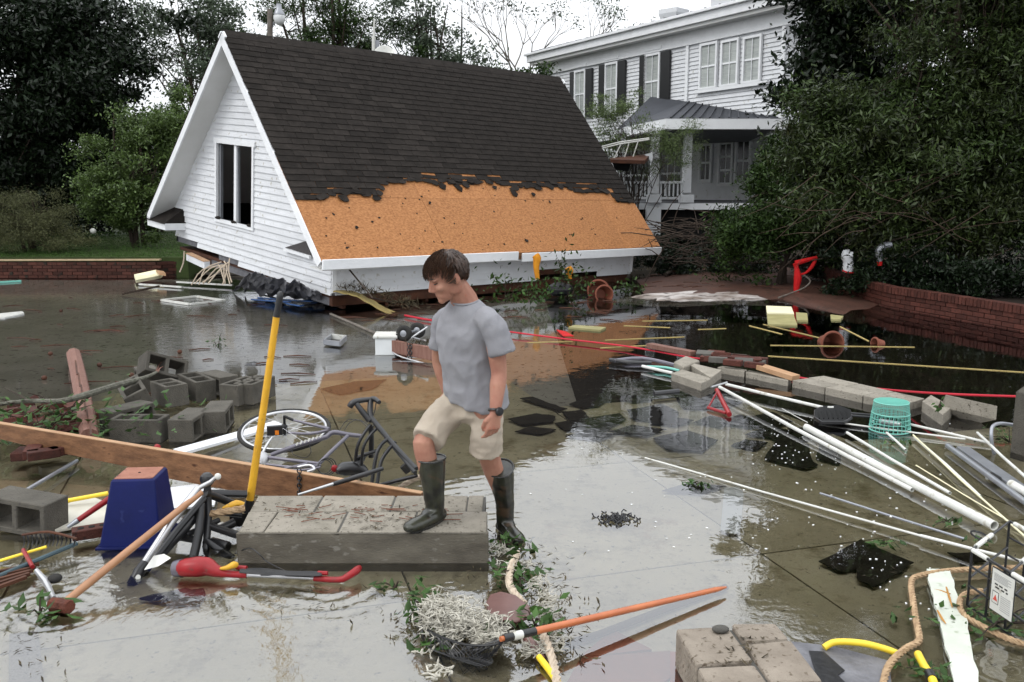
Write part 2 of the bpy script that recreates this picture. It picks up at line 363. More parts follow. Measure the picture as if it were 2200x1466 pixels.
def sprig(name, label, c, rad, n, size, mat=LEAFG, cat='leaves', seed=3, kind=None, group=None, stems=5, flat=0, narrow=1):
    rng = np.random.default_rng(seed); c = Vector(c)
    C = np.array(c) + rng.normal(size=(n, 3)) * np.array(rad) * .5; C[:, 2] = np.maximum(C[:, 2], c.z - rad[2] * .5)
    if stems:
        t = T(name, label, cat, (c.x, c.y, c.z - rad[2] * .5), group)
        leafmesh('foliage', C, size, mat, rng, flat=flat, narrow=narrow, parent=t)
        mb = MB()
        for i in range(stems):
            e = Vector(C[i]); mb.tube([c - Vector((0, 0, rad[2] * .5)), c.lerp(e, .5) + Vector((0, 0, .01)), e], [.006, .004, .002], 4)
        mb.build('stem', BARK, t); return t
    return leafmesh(name, C, size, mat, rng, flat=flat, narrow=narrow, label=label, cat=cat, kind=kind, group=group)

# ================================================================== SETTING
def ground_mat():
    m = bpy.data.materials.new('wet_concrete_and_mud'); m.use_nodes = True; t = m.node_tree; N = t.nodes; L = t.links
    b = N['Principled BSDF']; b.inputs['Roughness'].default_value = .75
    tc = N.new('ShaderNodeTexCoord').outputs['Object']
    def noi(s, d=5, r=.6):
        n = N.new('ShaderNodeTexNoise'); n.inputs['Scale'].default_value = s; n.inputs['Detail'].default_value = d; n.inputs['Roughness'].default_value = r
        L.new(tc, n.inputs['Vector']); return n.outputs[0]
    def mr(x, a, b_, c=0, d=1):
        n = N.new('ShaderNodeMapRange'); n.inputs[1].default_value = a; n.inputs[2].default_value = b_; n.inputs[3].default_value = c; n.inputs[4].default_value = d
        L.new(x, n.inputs[0]); return n.outputs[0]
    def mixc(f, a, b_):
        n = N.new('ShaderNodeMix'); n.data_type = 'RGBA'; L.new(f, n.inputs[0])
        for i, q in ((6, a), (7, b_)):
            if isinstance(q, tuple): n.inputs[i].default_value = (*q, 1)
            else: L.new(q, n.inputs[i])
        return n.outputs[2]
    c = mixc(mr(noi(.9), .35, .65), (.42, .38, .27), (.56, .51, .38))
    c = mixc(mr(noi(5, 8, .7), .52, .68), c, (.26, .225, .135))
    c = mixc(mr(noi(26, 5, .7), .6, .72), c, (.08, .065, .04))
    c = mixc(mr(noi(2.2, 6, .7), .6, .72), c, (.30, .20, .10))
    L.new(c, b.inputs['Base Color'])
    bp = N.new('ShaderNodeBump'); bp.inputs['Strength'].default_value = .5; bp.inputs['Distance'].default_value = .01
    L.new(noi(30, 8, .7), bp.inputs['Height']); L.new(bp.outputs[0], b.inputs['Normal'])
    return m
GM = ground_mat()
MUD = M('dark_mud', (.035, .027, .018), (.016, .013, .009), 2.5, .8, .6, 14, spots=(.06, .05, .03), spot_scale=16, spot_amt=.3)
REDMUD = M('red_brown_mud', (.085, .04, .028), (.04, .02, .015), 3, .55, .6, 24, spots=(.03, .025, .018), spot_scale=18, spot_amt=.4)
LAWN = M('lawn', (.05, .075, .022), (.03, .04, .015), 3, .9, .6, 30)
SILT = M('silt_covered_concrete', (.42, .40, .37), (.27, .255, .225), 1.3, .6, .5, 30, spots=(.06, .05, .035), spot_scale=14, spot_amt=.3)
# ground sheet: one big sheet, low under the deep pool, rising behind the house
def gz(x, y):
    z = -.07
    def sm(a, b, v): t = max(0, min(1, (v - a) / (b - a))); return t * t * (3 - 2 * t)
    z -= .30 * sm(7.9, 8.8, y + .35 * (x - 2)) * sm(1.2, 2.4, x - (y - 8) * .05) * (1 - sm(17.5, 19.5, y))
    z += .55 * sm(21, 24, y) + .4 * sm(26, 40, y)
    z += .02 * noise.noise(Vector((x * .4, y * .4, 0)))
    return z
xs = np.concatenate([np.linspace(-200, -26, 8), np.arange(-24, 24.1, .5), np.linspace(26, 200, 8)])
ys = np.concatenate([np.linspace(-60, -4, 5), np.arange(-3, 32, .5), np.linspace(33, 300, 14)])
gv = [(x, y, gz(x, y)) for y in ys for x in xs]; nx = len(xs)
mb = MB(); mb.add(gv, [(j * nx + i, j * nx + i + 1, (j + 1) * nx + i + 1, (j + 1) * nx + i) for j in range(len(ys) - 1) for i in range(nx - 1)])
mb.build('ground', MUD, kind='structure', origin=(0, 0, 0))
# concrete patio: separate cast slabs with recessed joints, each a piece
pat = T('patio', 'x', 'x'); del pat['label']; del pat['category']; pat['kind'] = 'structure'; pat.name = 'patio'; ABS['patio'] = Vector((0, 0, 0))
ang = R(17); ca, sa = math.cos(ang), math.sin(ang)
def slab(u0, u1, v0, v1, z):
    q = []
    for u, v in ((u0, v0), (u1, v0), (u1, v1), (u0, v1)): q.append(Vector((u * ca - v * sa, u * sa + v * ca, z)))
    return q
edge = [(G(-400, 905).x, G(-400, 905).y)]
for i in range(-7, 7):
    for j in range(-1, 8):
        u0, v0 = i * 1.9 - 1.15, j * 1.75 + .55
        c = slab(u0 + .006, u0 + 1.894, v0 + .006, v0 + 1.744, -.045)
        cx = sum(p.x for p in c) / 4; cy = sum(p.y for p in c) / 4
        lim = 8.6 if cx < 1.5 else 8.3 - .25 * (cx - 1.5)
        if cy > lim or cy < -1 or abs(cx) > cy * .75 + 3: continue
        MB().prism(c, .05).build('concrete_slab', GM, pat, smooth=False)
xs_ = np.linspace(-18, .6, 94); ys_ = np.linspace(7.9, 19.6, 60); vs = []
for y in ys_:
    for x in xs_:
        ed = min((y - 8.0 - .12 * (-3 - x) * (x > -3) - .1 * math.sin(x * 2)) / .5, (.5 - x) / .8, 1); ed = max(0, ed)
        right = max(0, min(1, (x + 4.6) / 1.6))
        vs.append((x, y, -.055 + ed * (.045 + .013 * noise.noise(Vector((x * .5, y * .9, 3))) + .013 * noise.noise(Vector((x * 1.9, y * 3.1, 1))) + .006 * noise.noise(Vector((x * 5, y * 7, 1))) - .035 * right - .016)))
W_ = len(xs_); MB().add(vs, [(b * W_ + a, b * W_ + a + 1, (b + 1) * W_ + a + 1, (b + 1) * W_ + a) for b in range(len(ys_) - 1) for a in range(W_ - 1)]).build('driveway', SILT, kind='structure')
# water
def water_mat():
    m = bpy.data.materials.new('shallow_flood_water'); m.use_nodes = True; t = m.node_tree; N = t.nodes; L = t.links
    N.remove(N['Principled BSDF']); o = N['Material Output']
    tr = N.new('ShaderNodeBsdfTransparent'); tr.inputs[0].default_value = (.92, .91, .85, 1)
    gl = N.new('ShaderNodeBsdfGlossy'); gl.inputs['Roughness'].default_value = .015; gl.inputs['Color'].default_value = (.96, .97, 1, 1)
    fr = N.new('ShaderNodeFresnel'); fr.inputs['IOR'].default_value = 2.45
    mx = N.new('ShaderNodeMixShader'); L.new(fr.outputs[0], mx.inputs[0]); L.new(tr.outputs[0], mx.inputs[1]); L.new(gl.outputs[0], mx.inputs[2]); L.new(mx.outputs[0], o.inputs[0])
    tc = N.new('ShaderNodeTexCoord').outputs['Object']
    def math_(op, a, b=None, c=None):
        n = N.new('ShaderNodeMath'); n.operation = op
        for i, q in enumerate((a, b, c)):
            if q is None: continue
            if isinstance(q, (int, float)): n.inputs[i].default_value = q
            else: L.new(q, n.inputs[i])
        return n.outputs[0]
    def noi(s, d, st=(1, 1, 1)):
        mp = N.new('ShaderNodeMapping'); mp.inputs['Scale'].default_value = st; L.new(tc, mp.inputs[0])
        n = N.new('ShaderNodeTexNoise'); n.inputs['Scale'].default_value = s; n.inputs['Detail'].default_value = d; n.inputs['Distortion'].default_value = .4
        L.new(mp.outputs[0], n.inputs['Vector']); return n.outputs[0]
    def dist(p):
        n = N.new('ShaderNodeVectorMath'); n.operation = 'DISTANCE'; L.new(tc, n.inputs[0]); n.inputs[1].default_value = (p.x, p.y, 0); return n.outputs['Value']
    def mr(x, a, b_, c=0, d=1):
        n = N.new('ShaderNodeMapRange'); n.interpolation_type = 'SMOOTHSTEP'; n.inputs[1].default_value = a; n.inputs[2].default_value = b_; n.inputs[3].default_value = c; n.inputs[4].default_value = d
        L.new(x, n.inputs[0]); return n.outputs[0]
    h = math_('MULTIPLY', noi(9, 2), .0006)
    h = math_('ADD', h, math_('MULTIPLY', noi(1.6, 2), .0022))
    # wind-ruffled stretches: near left, and the far left
    for p, r0, r1, s, amp, st in ((G(400, 1330), .6, 1.9, 26, .0022, (1, .55, 1)), (G(800, 1290), .2, 1.2, 20, .003, (1, .7, 1)), (G(60, 700), 1.5, 6.5, 7, .0045, (.7, 1.4, 1)), (G(450, 720), 1, 3.6, 9, .003, (.7, 1.4, 1)), (G(1790, 1420), .1, .75, 22, .0018, (1, 1, 1)), (G(100, 1230), .2, 1.0, 24, .003, (1, .8, 1))):
        h = math_('ADD', h, math_('MULTIPLY', math_('MULTIPLY', noi(s, 4, st), amp), mr(dist(p), r0, r1, 1, 0)))
    for p, k, amp, fall in ((G(1104, 1150), 62, .0006, 1.3), (G(700, 1245), 60, .0013, .8), (G(115, 1310), 80, .0012, .45), (G(2170, 1440), 110, .0007, .25), (G(930, 1210), 85, .001, .5)):
        d = dist(p); d2 = math_('ADD', d, math_('MULTIPLY', noi(3, 3), .16))
        h = math_('ADD', h, math_('MULTIPLY', math_('MULTIPLY', math_('SINE', math_('MULTIPLY', d2, k)), amp), mr(d, .05, fall, 1, 0)))
    bp = N.new('ShaderNodeBump'); bp.inputs['Strength'].default_value = 1; bp.inputs['Distance'].default_value = 1.0
    L.new(h, bp.inputs['Height']); L.new(bp.outputs[0], gl.inputs['Normal']); L.new(bp.outputs[0], fr.inputs['Normal'])
    return m
WATER = water_mat()
MB().add([(-60, -6, 0), (60, -6, 0), (60, 24, 0), (-60, 24, 0)], [(0, 1, 2, 3)]).build('water', WATER, kind='structure', origin=(0, 0, 0))
# banks
def bank(name, outline, z, mat, zt=.04, seed=1, sub=26, **k):
    """low mound whose edge slips under the water"""
    pts = GL(outline, 0); c = sum(pts, Vector()) / len(pts); mb = MB(); n = len(pts); rings = 5; vs = []
    dense = []
    for i in range(n):
        for q in range(4): dense.append(pts[i].lerp(pts[(i + 1) % n], q / 4))
    n = len(dense)
    for r in range(rings + 1):
        f = 1 - r / rings * .93
        for i, p in enumerate(dense):
            q = c.lerp(p, f); nz = noise.noise(q * 2.3 + Vector((seed, 0, 0))) * .5 + .5
            q = q + (p - c).normalized() * (nz - .5) * .3 * (1 if r < 2 else 0)
            q.z = -.05 + (z + .05) * (1 - (f - .07) ** 3 / .8) + (noise.noise(q * 3.1 + Vector((seed, 3, 0)))) * zt if r else -.06
            vs.append(q)
    fs = [(r * n + i, r * n + (i + 1) % n, (r + 1) * n + (i + 1) % n, (r + 1) * n + i) for r in range(rings) for i in range(n)] + [tuple(rings * n + i for i in range(n))]
    return mb.add(vs, fs).build(name, mat, **k)
bank('mud_bank', [(1330, 600), (1480, 560), (1760, 560), (1790, 600), (1960, 660), (1850, 690), (1690, 650), (1500, 645), (1350, 640)], .1, REDMUD, kind='structure')
bank('sand_bank', [(1310, 640), (1400, 624), (1480, 618), (1570, 606), (1690, 618), (1725, 636), (1660, 650), (1560, 647), (1470, 652), (1380, 650)], .05, SANDM, .05, kind='structure')
bank('debris_bank', [(-100, 596), (200, 592), (420, 596), (700, 640), (900, 650), (1330, 630), (1420, 612), (1480, 575), (1200, 560), (600, 560), (0, 575)], .05, MUD, .09, 4, kind='structure')
mb = MB()
a0, a1 = G(-500, 599), G(372, 598)
lv = [(a0.x, a0.y + .12, .44), (a1.x + .3, a1.y + .12, .44), (a1.x + 1.6, a1.y + 6, .9), (a1.x + 4, a1.y + 30, 1.3), (a0.x - 30, a0.y + 30, 1.3), (a0.x - 10, a0.y + .12, .44)]
mb.prism([Vector(v) for v in lv], .7).build('lawn', LAWN, kind='structure', smooth=False)
rng = np.random.default_rng(5)
n = 26000; C = np.stack([a0.x + (a1.x - a0.x + .5) * rng.random(n), a0.y + .15 + 4.5 * rng.random(n) ** 1.5, np.zeros(n)], 1); C[:, 2] = .46 + (C[:, 1] - a0.y) * .07
leafmesh('grass', C, .07, GRASS, rng, narrow=.25, kind='stuff')
TREES = []
# ---------------------------------------------------------------- brick walls
def brick_wall(name, label, path, courses, zb, capl=True, maxp=300, l=.2, hgt=.06, dep=.1, cap='soldier', bm=None):
    t = T(name, label, 'wall', (path[0].x, path[0].y, zb)); BK = bm or BRICK
    segs = [(path[i], path[i + 1]) for i in range(len(path) - 1)]; Lt = [0]
    for a, b in segs: Lt.append(Lt[-1] + (b - a).length)
    def at(s):
        for i, (a, b) in enumerate(segs):
            if s <= Lt[i + 1] or i == len(segs) - 1:
                f = (s - Lt[i]) / (Lt[i + 1] - Lt[i]); d = (b - a).normalized(); return a.lerp(b, f), d
    core = MB(); htot = courses * (hgt + .01)
    for i, (a, b) in enumerate(segs):
        core.beam(Vector((a.x, a.y, zb + htot / 2)), Vector((b.x, b.y, zb + htot / 2)), dep - .02, htot)
    core.build('mortar_core', BRICKMORT, t, smooth=False)
    items = []
    for c in range(courses):
        s = (.5 * (c % 2)) * (l + .012)
        while s + l < Lt[-1]: items.append((s + l / 2, zb + c * (hgt + .01) + hgt / 2, l, hgt, 0)); s += l + .012
    if cap:
        s = 0
        while s + .075 < Lt[-1]: items.append((s + .03, zb + htot + .055, .058, .11, 1)); s += .07
    proto = {}; items.sort(key=lambda q: at(q[0])[0].length); rest = MB()
    for k, (s, z, ll, hh, ty) in enumerate(items):
        p, d = at(s); a = math.atan2(d.y, d.x)
        if k < maxp:
            key = (ty, k % 4)
            if key not in proto:
                m_ = MB().box((0, 0, 0), (ll, dep + (.06 if ty else .012) + .004 * (k % 4), hh)); o = m_.build('brick', BK, t, origin=(0, 0, 0), smooth=False); proto[key] = o
            else:
                o = proto[key].copy(); COL.objects.link(o)
            o.location = Vector((p.x, p.y, z)) - ABS[t.name]; o.rotation_euler = (random.gauss(0, .008), random.gauss(0, .01), a + random.gauss(0, .012))
        else: rest.box((p.x, p.y, z), (ll, dep + (.06 if ty else .012), hh), a)
    if rest.v: r = rest.build('brick_course', BK, t, kind='stuff', smooth=False)
    return t
pr = [G(1772, 606), G(1790, 620), G(1822, 634), G(1868, 648), G(1918, 662), G(2000, 676), G(2100, 694), G(2210, 714), G(2500, 770)]
brick_wall('curved_brick_wall', 'low curved red brick wall with upright cap course at water edge under the right trees', [Vector((p.x, p.y, 0)) for p in pr], 4, -.04)
wl = brick_wall('straight_brick_wall', 'long low red brick retaining wall edging the lawn at far left', [Vector((a0.x, a0.y, 0)), Vector((a1.x - .3, a1.y, 0)), Vector((a1.x + .25, a1.y + .3, 0))], 6, -.06, l=.2, cap=None, bm=BRICKD)
b0 = Vector((a0.x, a0.y, .385)); MB().beam(b0, Vector((a1.x - .25, a1.y, .40)), .14, .03).build('coping_timber', M('weathered_coping', (.42, .33, .2), (.25, .19, .12), 5, .8, .4), wl, smooth=False)

# ================================================================== COLLAPSED GARAGE
GT = Vector((-2.827, 13.508, .84)); GR = Matrix.Rotation(.7495, 3, 'Z') @ Matrix.Rotation(.0154, 3, 'Y') @ Matrix.Rotation(.0879, 3, 'X')
GL_, GW, GH = 8.10, 3.283, 3.346; SL = math.hypot(GW, GH); TH = math.atan2(GH, GW)
gar = T('collapsed_garage', 'white clapboard garage sunk to its eaves, dark shingle roof torn off above orange sheathing', 'building', GT)
gar.rotation_euler = GR.to_euler(); ABS[gar.name] = Vector((0, 0, 0))
def toloc(px, py, x=None):
    """sight line -> local roof plane (x, s along slope) or gable plane x=const (y, z)"""
    o = GR.transposed() @ (Vector((0, 0, CH)) - GT); d = GR.transposed() @ ray(px, py)
    if x is None:
        n = Vector((0, -math.sin(TH), math.cos(TH))); t = -o.dot(n) / d.dot(n); p = o + d * t; return p.x, math.hypot(p.y, p.z)
    t = (x - o.x) / d.x; p = o + d * t; return p.y, p.z
def rf(x, s, up=0, back=False):
    y = s * math.cos(TH) - up * math.sin(TH); z = s * math.sin(TH) + up * math.cos(TH)
    return Vector((x, 2 * GW - y if back else y, z))
# roof slabs
WX0, WX1 = .42, GL_ - .42; WY0, WY1 = .38, 2 * GW - .38; ZB = -.61
for back in (False, True):
    q = [rf(0.02, 0.02, -.03, back), rf(GL_ - .02, 0.02, -.03, back), rf(GL_ - .02, SL, -.03, back), rf(0.02, SL, -.03, back)]
    n_ = (q[1] - q[0]).cross(q[2] - q[0]).normalized(); n_ = n_ if n_.z > 0 else -n_
    mb = MB(); mb.add(q + [p - n_ * .10 for p in q], [(0, 1, 2, 3), (7, 6, 5, 4), (0, 4, 5, 1), (1, 5, 6, 2), (2, 6, 7, 3), (3, 7, 4, 0)])
    mb.build('roof_deck', SOFFIT, gar, smooth=False)
    # rakes and eave fascia
    for x in (0, GL_):
        a, b = rf(x, .0, -.075, back), rf(x, SL + .05, -.075, back)
        MB().beam(a, b, .035, .13, up=n_).build('rake_board', TRIM, gar, smooth=False, bev=.004)
dn = GR.transposed() @ Vector((0, 0, 1))
x1125 = toloc(1122, 550)[0]
for x0, x1, dz in ((.0, x1125 - .08, 0), (x1125 + .03, GL_, -.035)):
    MB().box(((x0 + x1) / 2, -.02, -.05 + dz), (x1 - x0, .04, .15)).build('eave_fascia', TRIM, gar, smooth=False, bev=.004)
MB().box((x1125 - .02, .03, -.06), (.5, .05, .11)).build('exposed_rafter', PLANK, gar, smooth=False)
MB().box((GL_ / 2, 2 * GW + .02, -.05), (GL_, .04, .15)).build('eave_fascia', TRIM, gar, smooth=False, bev=.004)
MB().box((GL_ / 2, .2, -.14), (GL_ - .05, .36, .02)).build('soffit', SOFFIT, gar, smooth=False)
# sheathing
pe = [0, 2.44, x1125, 7.0, GL_]
for i in range(4):
    for s0, s1 in ((0, 1.22), (1.223, 2.0)):
        a = [rf(pe[i] + .002, s0 + .002, .0), rf(pe[i + 1] - .002, s0 + .002, 0), rf(pe[i + 1] - .002, s1, 0), rf(pe[i] + .002, s1, 0)]
        nn = Vector((0, -math.sin(TH), math.cos(TH)))
        up = .0012 * ((i * 2 + (s0 > 0)) % 3)
        MB().add([p + nn * up for p in a] + [p - nn * .012 for p in a], [(0, 1, 2, 3), (7, 6, 5, 4), (0, 4, 5, 1), (1, 5, 6, 2), (2, 6, 7, 3), (3, 7, 4, 0)]).build('sheathing_panel', OSB, gar, smooth=False)
# torn edge profile in roof coordinates
EP = [toloc(*p) for p in [(628, 428), (700, 430), (706, 414), (760, 416), (806, 424), (818, 399), (880, 389), (980, 391), (1000, 398), (1010, 391), (1075, 394), (1105, 410), (1118, 402), (1190, 400), (1240, 410), (1310, 411), (1332, 434), (1372, 438)]]
def tear(x):
    for (a, b), (c, d) in zip(EP, EP[1:]):
        if a <= x <= c: return b + (d - b) * (x - a) / (c - a)
    return EP[0][1] if x < EP[0][0] else EP[-1][1]
shp = []; expo = .127
mshs = []
def shmesh(k, wd):
    mb = MB(); hh = .19; jag = [(-wd / 2, 0), (-wd / 6, random.uniform(-.006, .004)), (wd / 6, random.uniform(-.004, .006)), (wd / 2, 0)]
    lo = [Vector((x, y, .013)) for x, y in jag]; hi = [Vector((x, hh, .001)) for x, _ in jag]
    n = 4; vs = lo + hi + [p - Vector((0, 0, .006)) for p in lo] + [p - Vector((0, 0, .004)) for p in hi]
    fs = [(i, i + 1, i + 5, i + 4) for i in range(3)] + [(i + 8, i, i + 1, i + 9)[::-1] for i in range(3)] + [(0, 4, 12, 8), (3, 11, 15, 7), (4, 5, 13, 12), (5, 6, 14, 13), (6, 7, 15, 14)]
    return vs, fs
variants = [shmesh(k, .303) for k in range(6)]
row = 0; s = .9
RB = Matrix(((1, 0, 0), (0, math.cos(TH), -math.sin(TH)), (0, math.sin(TH), math.cos(TH))))
ITEMS = []
while s < SL - .05:
    off = (row % 2) * .155 + (row % 5) * .02; x = -.06 - off
    while x < GL_ + .02:
        xc = x + .155; ok = -.13 < xc < GL_ + .13; xc = min(max(xc, .145), GL_ - .145); ts = tear(xc)
        if ok and s > ts - .06 + random.uniform(-.05, .03) * (.4 < xc < 7.7): ITEMS.append((xc, s))
        x += .31
    s += expo; row += 1
ITEMS.sort(key=lambda q: (GT + GR @ rf(q[0], q[1])).length)
prot = {}; rest = MB()
for k, (xc, s) in enumerate(ITEMS):
    loose = s < tear(xc) + .08
    rz = random.gauss(0, .004 + (.06 if loose and random.random() < .3 else 0)); lift = R(random.uniform(0, 9)) if loose else random.uniform(0, .012)
    o = rf(xc, s, .006 + .0015 * (xc < .15 or xc > GL_ - .15)); vid = k % 6
    if xc < .2: o.x += .0
    if k < 290:
        if vid not in prot:
            vs, fs = variants[vid]; ob = MB().add(vs, fs).build('shingle', SHING, gar, origin=(0, 0, 0), smooth=False); prot[vid] = ob
        else: ob = prot[vid].copy(); COL.objects.link(ob)
        ob.location = o; ob.rotation_euler = (RB @ Matrix.Rotation(rz, 3, 'Z') @ Matrix.Rotation(-lift, 3, 'X')).to_euler()
    else:
        vs, fs = variants[vid]; m = RB @ Matrix.Rotation(rz, 3, 'Z') @ Matrix.Rotation(-lift, 3, 'X'); rest.add([o + m @ v for v in vs], fs)
rest.build('shingle_field', SHING, gar, kind='stuff', smooth=False)
# torn scraps hanging on the sheathing
for px, py, sz in [(738, 428, .16), (762, 408, .08), (948, 402, .14), (985, 405, .15), (1105, 418, .2), (1145, 420, .09), (765, 490, .06), (922, 438, .06), (1060, 404, .09), (1180, 435, .05), (1130, 518, .07), (1325, 432, .12), (805, 418, .12), (1350, 436, .1), (870, 428, .03), (810, 533, .03), (700, 470, .03), (1250, 470, .03)]:
    x, s_ = toloc(px, py); o = rf(x, s_, .02); k = random.randint(5, 7)
    pts = [o + RB @ (Vector((math.cos(2 * math.pi * i / k), math.sin(2 * math.pi * i / k), random.uniform(-.15, .5))) * sz * random.uniform(.35, .75)) for i in range(k)]
    nn = RB @ Vector((0, 0, -.008)); MB().add(pts + [p + nn for p in pts], [tuple(range(k)), tuple(range(2 * k - 1, k - 1, -1))] + [(i, i + k, (i + 1) % k + k, (i + 1) % k) for i in range(k)]).build('torn_scrap', SHING, gar, smooth=False)
rs_ = random.Random(44)
for k in range(60):
    px, py = rs_.uniform(690, 1390), rs_.uniform(405, 545); x, s_ = toloc(px, py)
    if s_ < .05 or s_ > tear(x) - .03 or not .1 < x < GL_ - .1: continue
    o = rf(x, s_, .006); n_p = 5; z_ = rs_.uniform(.006, .022); pts = [o + RB @ Vector((math.cos(6.283 * i / n_p) * z_ * rs_.uniform(.6, 1.6), math.sin(6.283 * i / n_p) * z_, 0)) for i in range(n_p)]
    MB().prism(pts, 0, RB @ Vector((0, 0, -.004))).build('torn_scrap', SHING, gar, smooth=False)
for k in range(64):
    x = .25 + 7.6 * (k + rs_.random()) / 64; s_ = tear(x) + rs_.uniform(-.05, .06); o = rf(x, s_, .022 + .004 * (k % 3)); n_p = rs_.randint(5, 8); wd_ = rs_.uniform(.08, .17); ht_ = rs_.uniform(.04, .10); lift = rs_.uniform(0, .25)
    pts = []
    for i in range(n_p):
        a = 2 * math.pi * i / n_p; q = Vector((math.cos(a) * wd_ * rs_.uniform(.6, 1), math.sin(a) * ht_ * rs_.uniform(.5, 1), 0)); q.z = -q.y * lift if q.y < 0 else 0; pts.append(o + RB @ q)
    nn = RB @ Vector((0, 0, -.005)); MB().add(pts + [p + nn for p in pts], [tuple(range(n_p)), tuple(range(2 * n_p - 1, n_p - 1, -1))] + [(i, i + n_p, (i + 1) % n_p + n_p, (i + 1) % n_p) for i in range(n_p)]).build('torn_scrap', SHING, gar, smooth=False)
mb = MB()
for i in range(26):
    x0 = i * GL_ / 26; 
    for sg in (1, -1):
        a = Vector((x0, GW, GH + .02 + .004 * (i % 2))); b = Vector((x0 + GL_ / 26 + .02, GW, GH + .02 + .004 * (i % 2)))
        d = Vector((0, -.13 * sg, -.135)); mb.add([a, b, b + d, a + d, a + Vector((0, 0, -.01)), b + Vector((0, 0, -.01)), b + d + Vector((0, 0, -.012)), a + d + Vector((0, 0, -.012))], [(0, 1, 2, 3), (7, 6, 5, 4), (0, 4, 5, 1), (2, 6, 7, 3), (1, 5, 6, 2), (0, 3, 7, 4)])
mb.build('ridge_cap', SHING, gar, smooth=False)
x_b = MB()
for sgn in (True,):
    q = [rf(-.02, -.02, .012, True), rf(GL_, -.02, .012, True), rf(GL_, SL, .012, True), rf(-.02, SL, .012, True)]
    n_ = Vector((0, math.sin(TH), math.cos(TH))); MB().add(q + [p - n_ * .02 for p in q], [(3, 2, 1, 0), (4, 5, 6, 7), (0, 1, 5, 4), (1, 2, 6, 5), (2, 3, 7, 6), (3, 0, 4, 7)]).build('rear_shingle_field', SHING, gar, smooth=False)
# gable wall boards
win = [toloc(*p, WX0) for p in ((471, 308), (547, 316), (543, 488), (467, 470))]
wy0 = min(p[0] for p in win[1:3]); wy1 = max(win[0][0], win[3][0]); wz1 = (win[0][1] + win[1][1]) / 2; wz0 = (win[2][1] + win[3][1]) / 2
wy0 = (win[1][0] + win[2][0]) / 2; wy1 = (win[0][0] + win[3][0]) / 2
def half(z): return GW - max(0, (z + .16)) / math.tan(TH) - .02 if z > -.1 else GW - .38
def board(par, z0, z1, ya, yb, ya2, yb2, x, name='siding_board', lab=None, nx_=-1):
    """one lapped clapboard on a wall facing -x, from y=ya..yb (bottom) and ya2..yb2 (top)"""
    xo, xi = x + nx_ * .027, x + nx_ * .003
    vs = [(xo, ya, z0), (xo, yb, z0), (xi, yb2, z1), (xi, ya2, z1), (x, ya, z0), (x, yb, z0), (x, yb2, z1), (x, ya2, z1)]
    return MB().add(vs, [(0, 1, 2, 3)[::-1], (4, 5, 6, 7), (0, 4, 5, 1), (1, 5, 6, 2), (2, 6, 7, 3), (3, 7, 4, 0)]).build(name, WHITE, par, smooth=False)
z = ZB; bh = .108; i = 0
core = MB()
while z < GH - .25:
    h0, h1 = half(z), half(z + bh + .012)
    if h1 > .04:
        a, b, a2, b2 = GW - h0, GW + h0, GW - h1, GW + h1
        if i == 0: b = b2 = GW + .2
        if i == 1: b = b2 = GW + 1.9
        if z + bh > wz0 and z < wz1:
            board(gar, z, z + bh + .012, a, wy0 - .05, a2, wy0 - .05, WX0); board(gar, z, z + bh + .012, wy1 + .05, b, wy1 + .05, b2, WX0)
        elif z + bh > GH - .25 - .62 and h0 < .42: break
        else: board(gar, z, z + bh + .012, a, b, a2, b2, WX0)
    z += bh; i += 1
zv = z; vent = None
z_ = zv
while half(z_) > .1 and z_ < GH - .3:
    h0 = half(z_) - .06; h1 = half(z_ + .06) - .06
    if h1 < .02: break
    board(gar, z_, z_ + .055, GW - h0, GW + h0, GW - h1, GW + h1, WX0 - .01, 'vent_slat'); z_ += .075
# inner dark shell with window hole
def quadx(x, y0, y1, z0, z1): return [(x, y0, z0), (x, y1, z0), (x, y1, z1), (x, y0, z1)]
mb = MB(); xi = WX0 + .012
mb.add(quadx(xi, WY0, wy0, ZB - .1, 2.0), [(0, 1, 2, 3)]); 
mb = MB()
def wallpoly(y0, y1, z0, z1s):
    vs = [(xi, y0, z0), (xi, y1, z0), (xi, y1, z1s[1]), (xi, y0, z1s[0])]; vs += [(x + .06, y, z) for x, y, z in vs]
    mb.add(vs, [(0, 1, 2, 3)[::-1], (4, 5, 6, 7), (0, 4, 5, 1), (1, 5, 6, 2), (2, 6, 7, 3), (3, 7, 4, 0)])
tz = lambda y: (y if y < GW else 2 * GW - y) * math.tan(TH) - .14
wallpoly(WY0, wy0, ZB, (tz(WY0), tz(wy0))); 
if wy1 < GW: wallpoly(wy1, GW, ZB, (tz(wy1), tz(GW))); wallpoly(GW, WY1, ZB + .1, (tz(GW), tz(WY1)))
else: wallpoly(wy1, WY1, ZB + .1, (tz(wy1), tz(WY1)))
wallpoly(wy0, wy1, ZB, (wz0, wz0))
if wy0 < GW < wy1: wallpoly(wy0, GW, wz1, (tz(wy0), tz(GW))); wallpoly(GW, wy1, wz1, (tz(GW), tz(wy1)))
else: wallpoly(wy0, wy1, wz1, (tz(wy0), tz(wy1)))
mb.build('gable_backing', GFOIL, gar, smooth=False)
wf = MB(); 
for (y, z_, sy, sz) in (((wy0 + wy1) / 2, wz1 + .045, wy1 - wy0 + .2, .09), ((wy0 + wy1) / 2, wz0 - .03, wy1 - wy0 + .14, .05), (wy0 - .03, (wz0 + wz1) / 2, .06, wz1 - wz0), (wy1 + .03, (wz0 + wz1) / 2, .06, wz1 - wz0)): wf.box((WX0 - .02, y, z_), (.05, sy, sz))
wfo = wf.build('window_frame', TRIM, gar, smooth=False)
ym = wy0 + (wy1 - wy0) * .5
MB().box((WX0 + .02, ym, (wz0 + wz1) / 2), (.06, .09, wz1 - wz0 - .01)).build('mullion', TRIM, wfo, smooth=False, bev=.004)
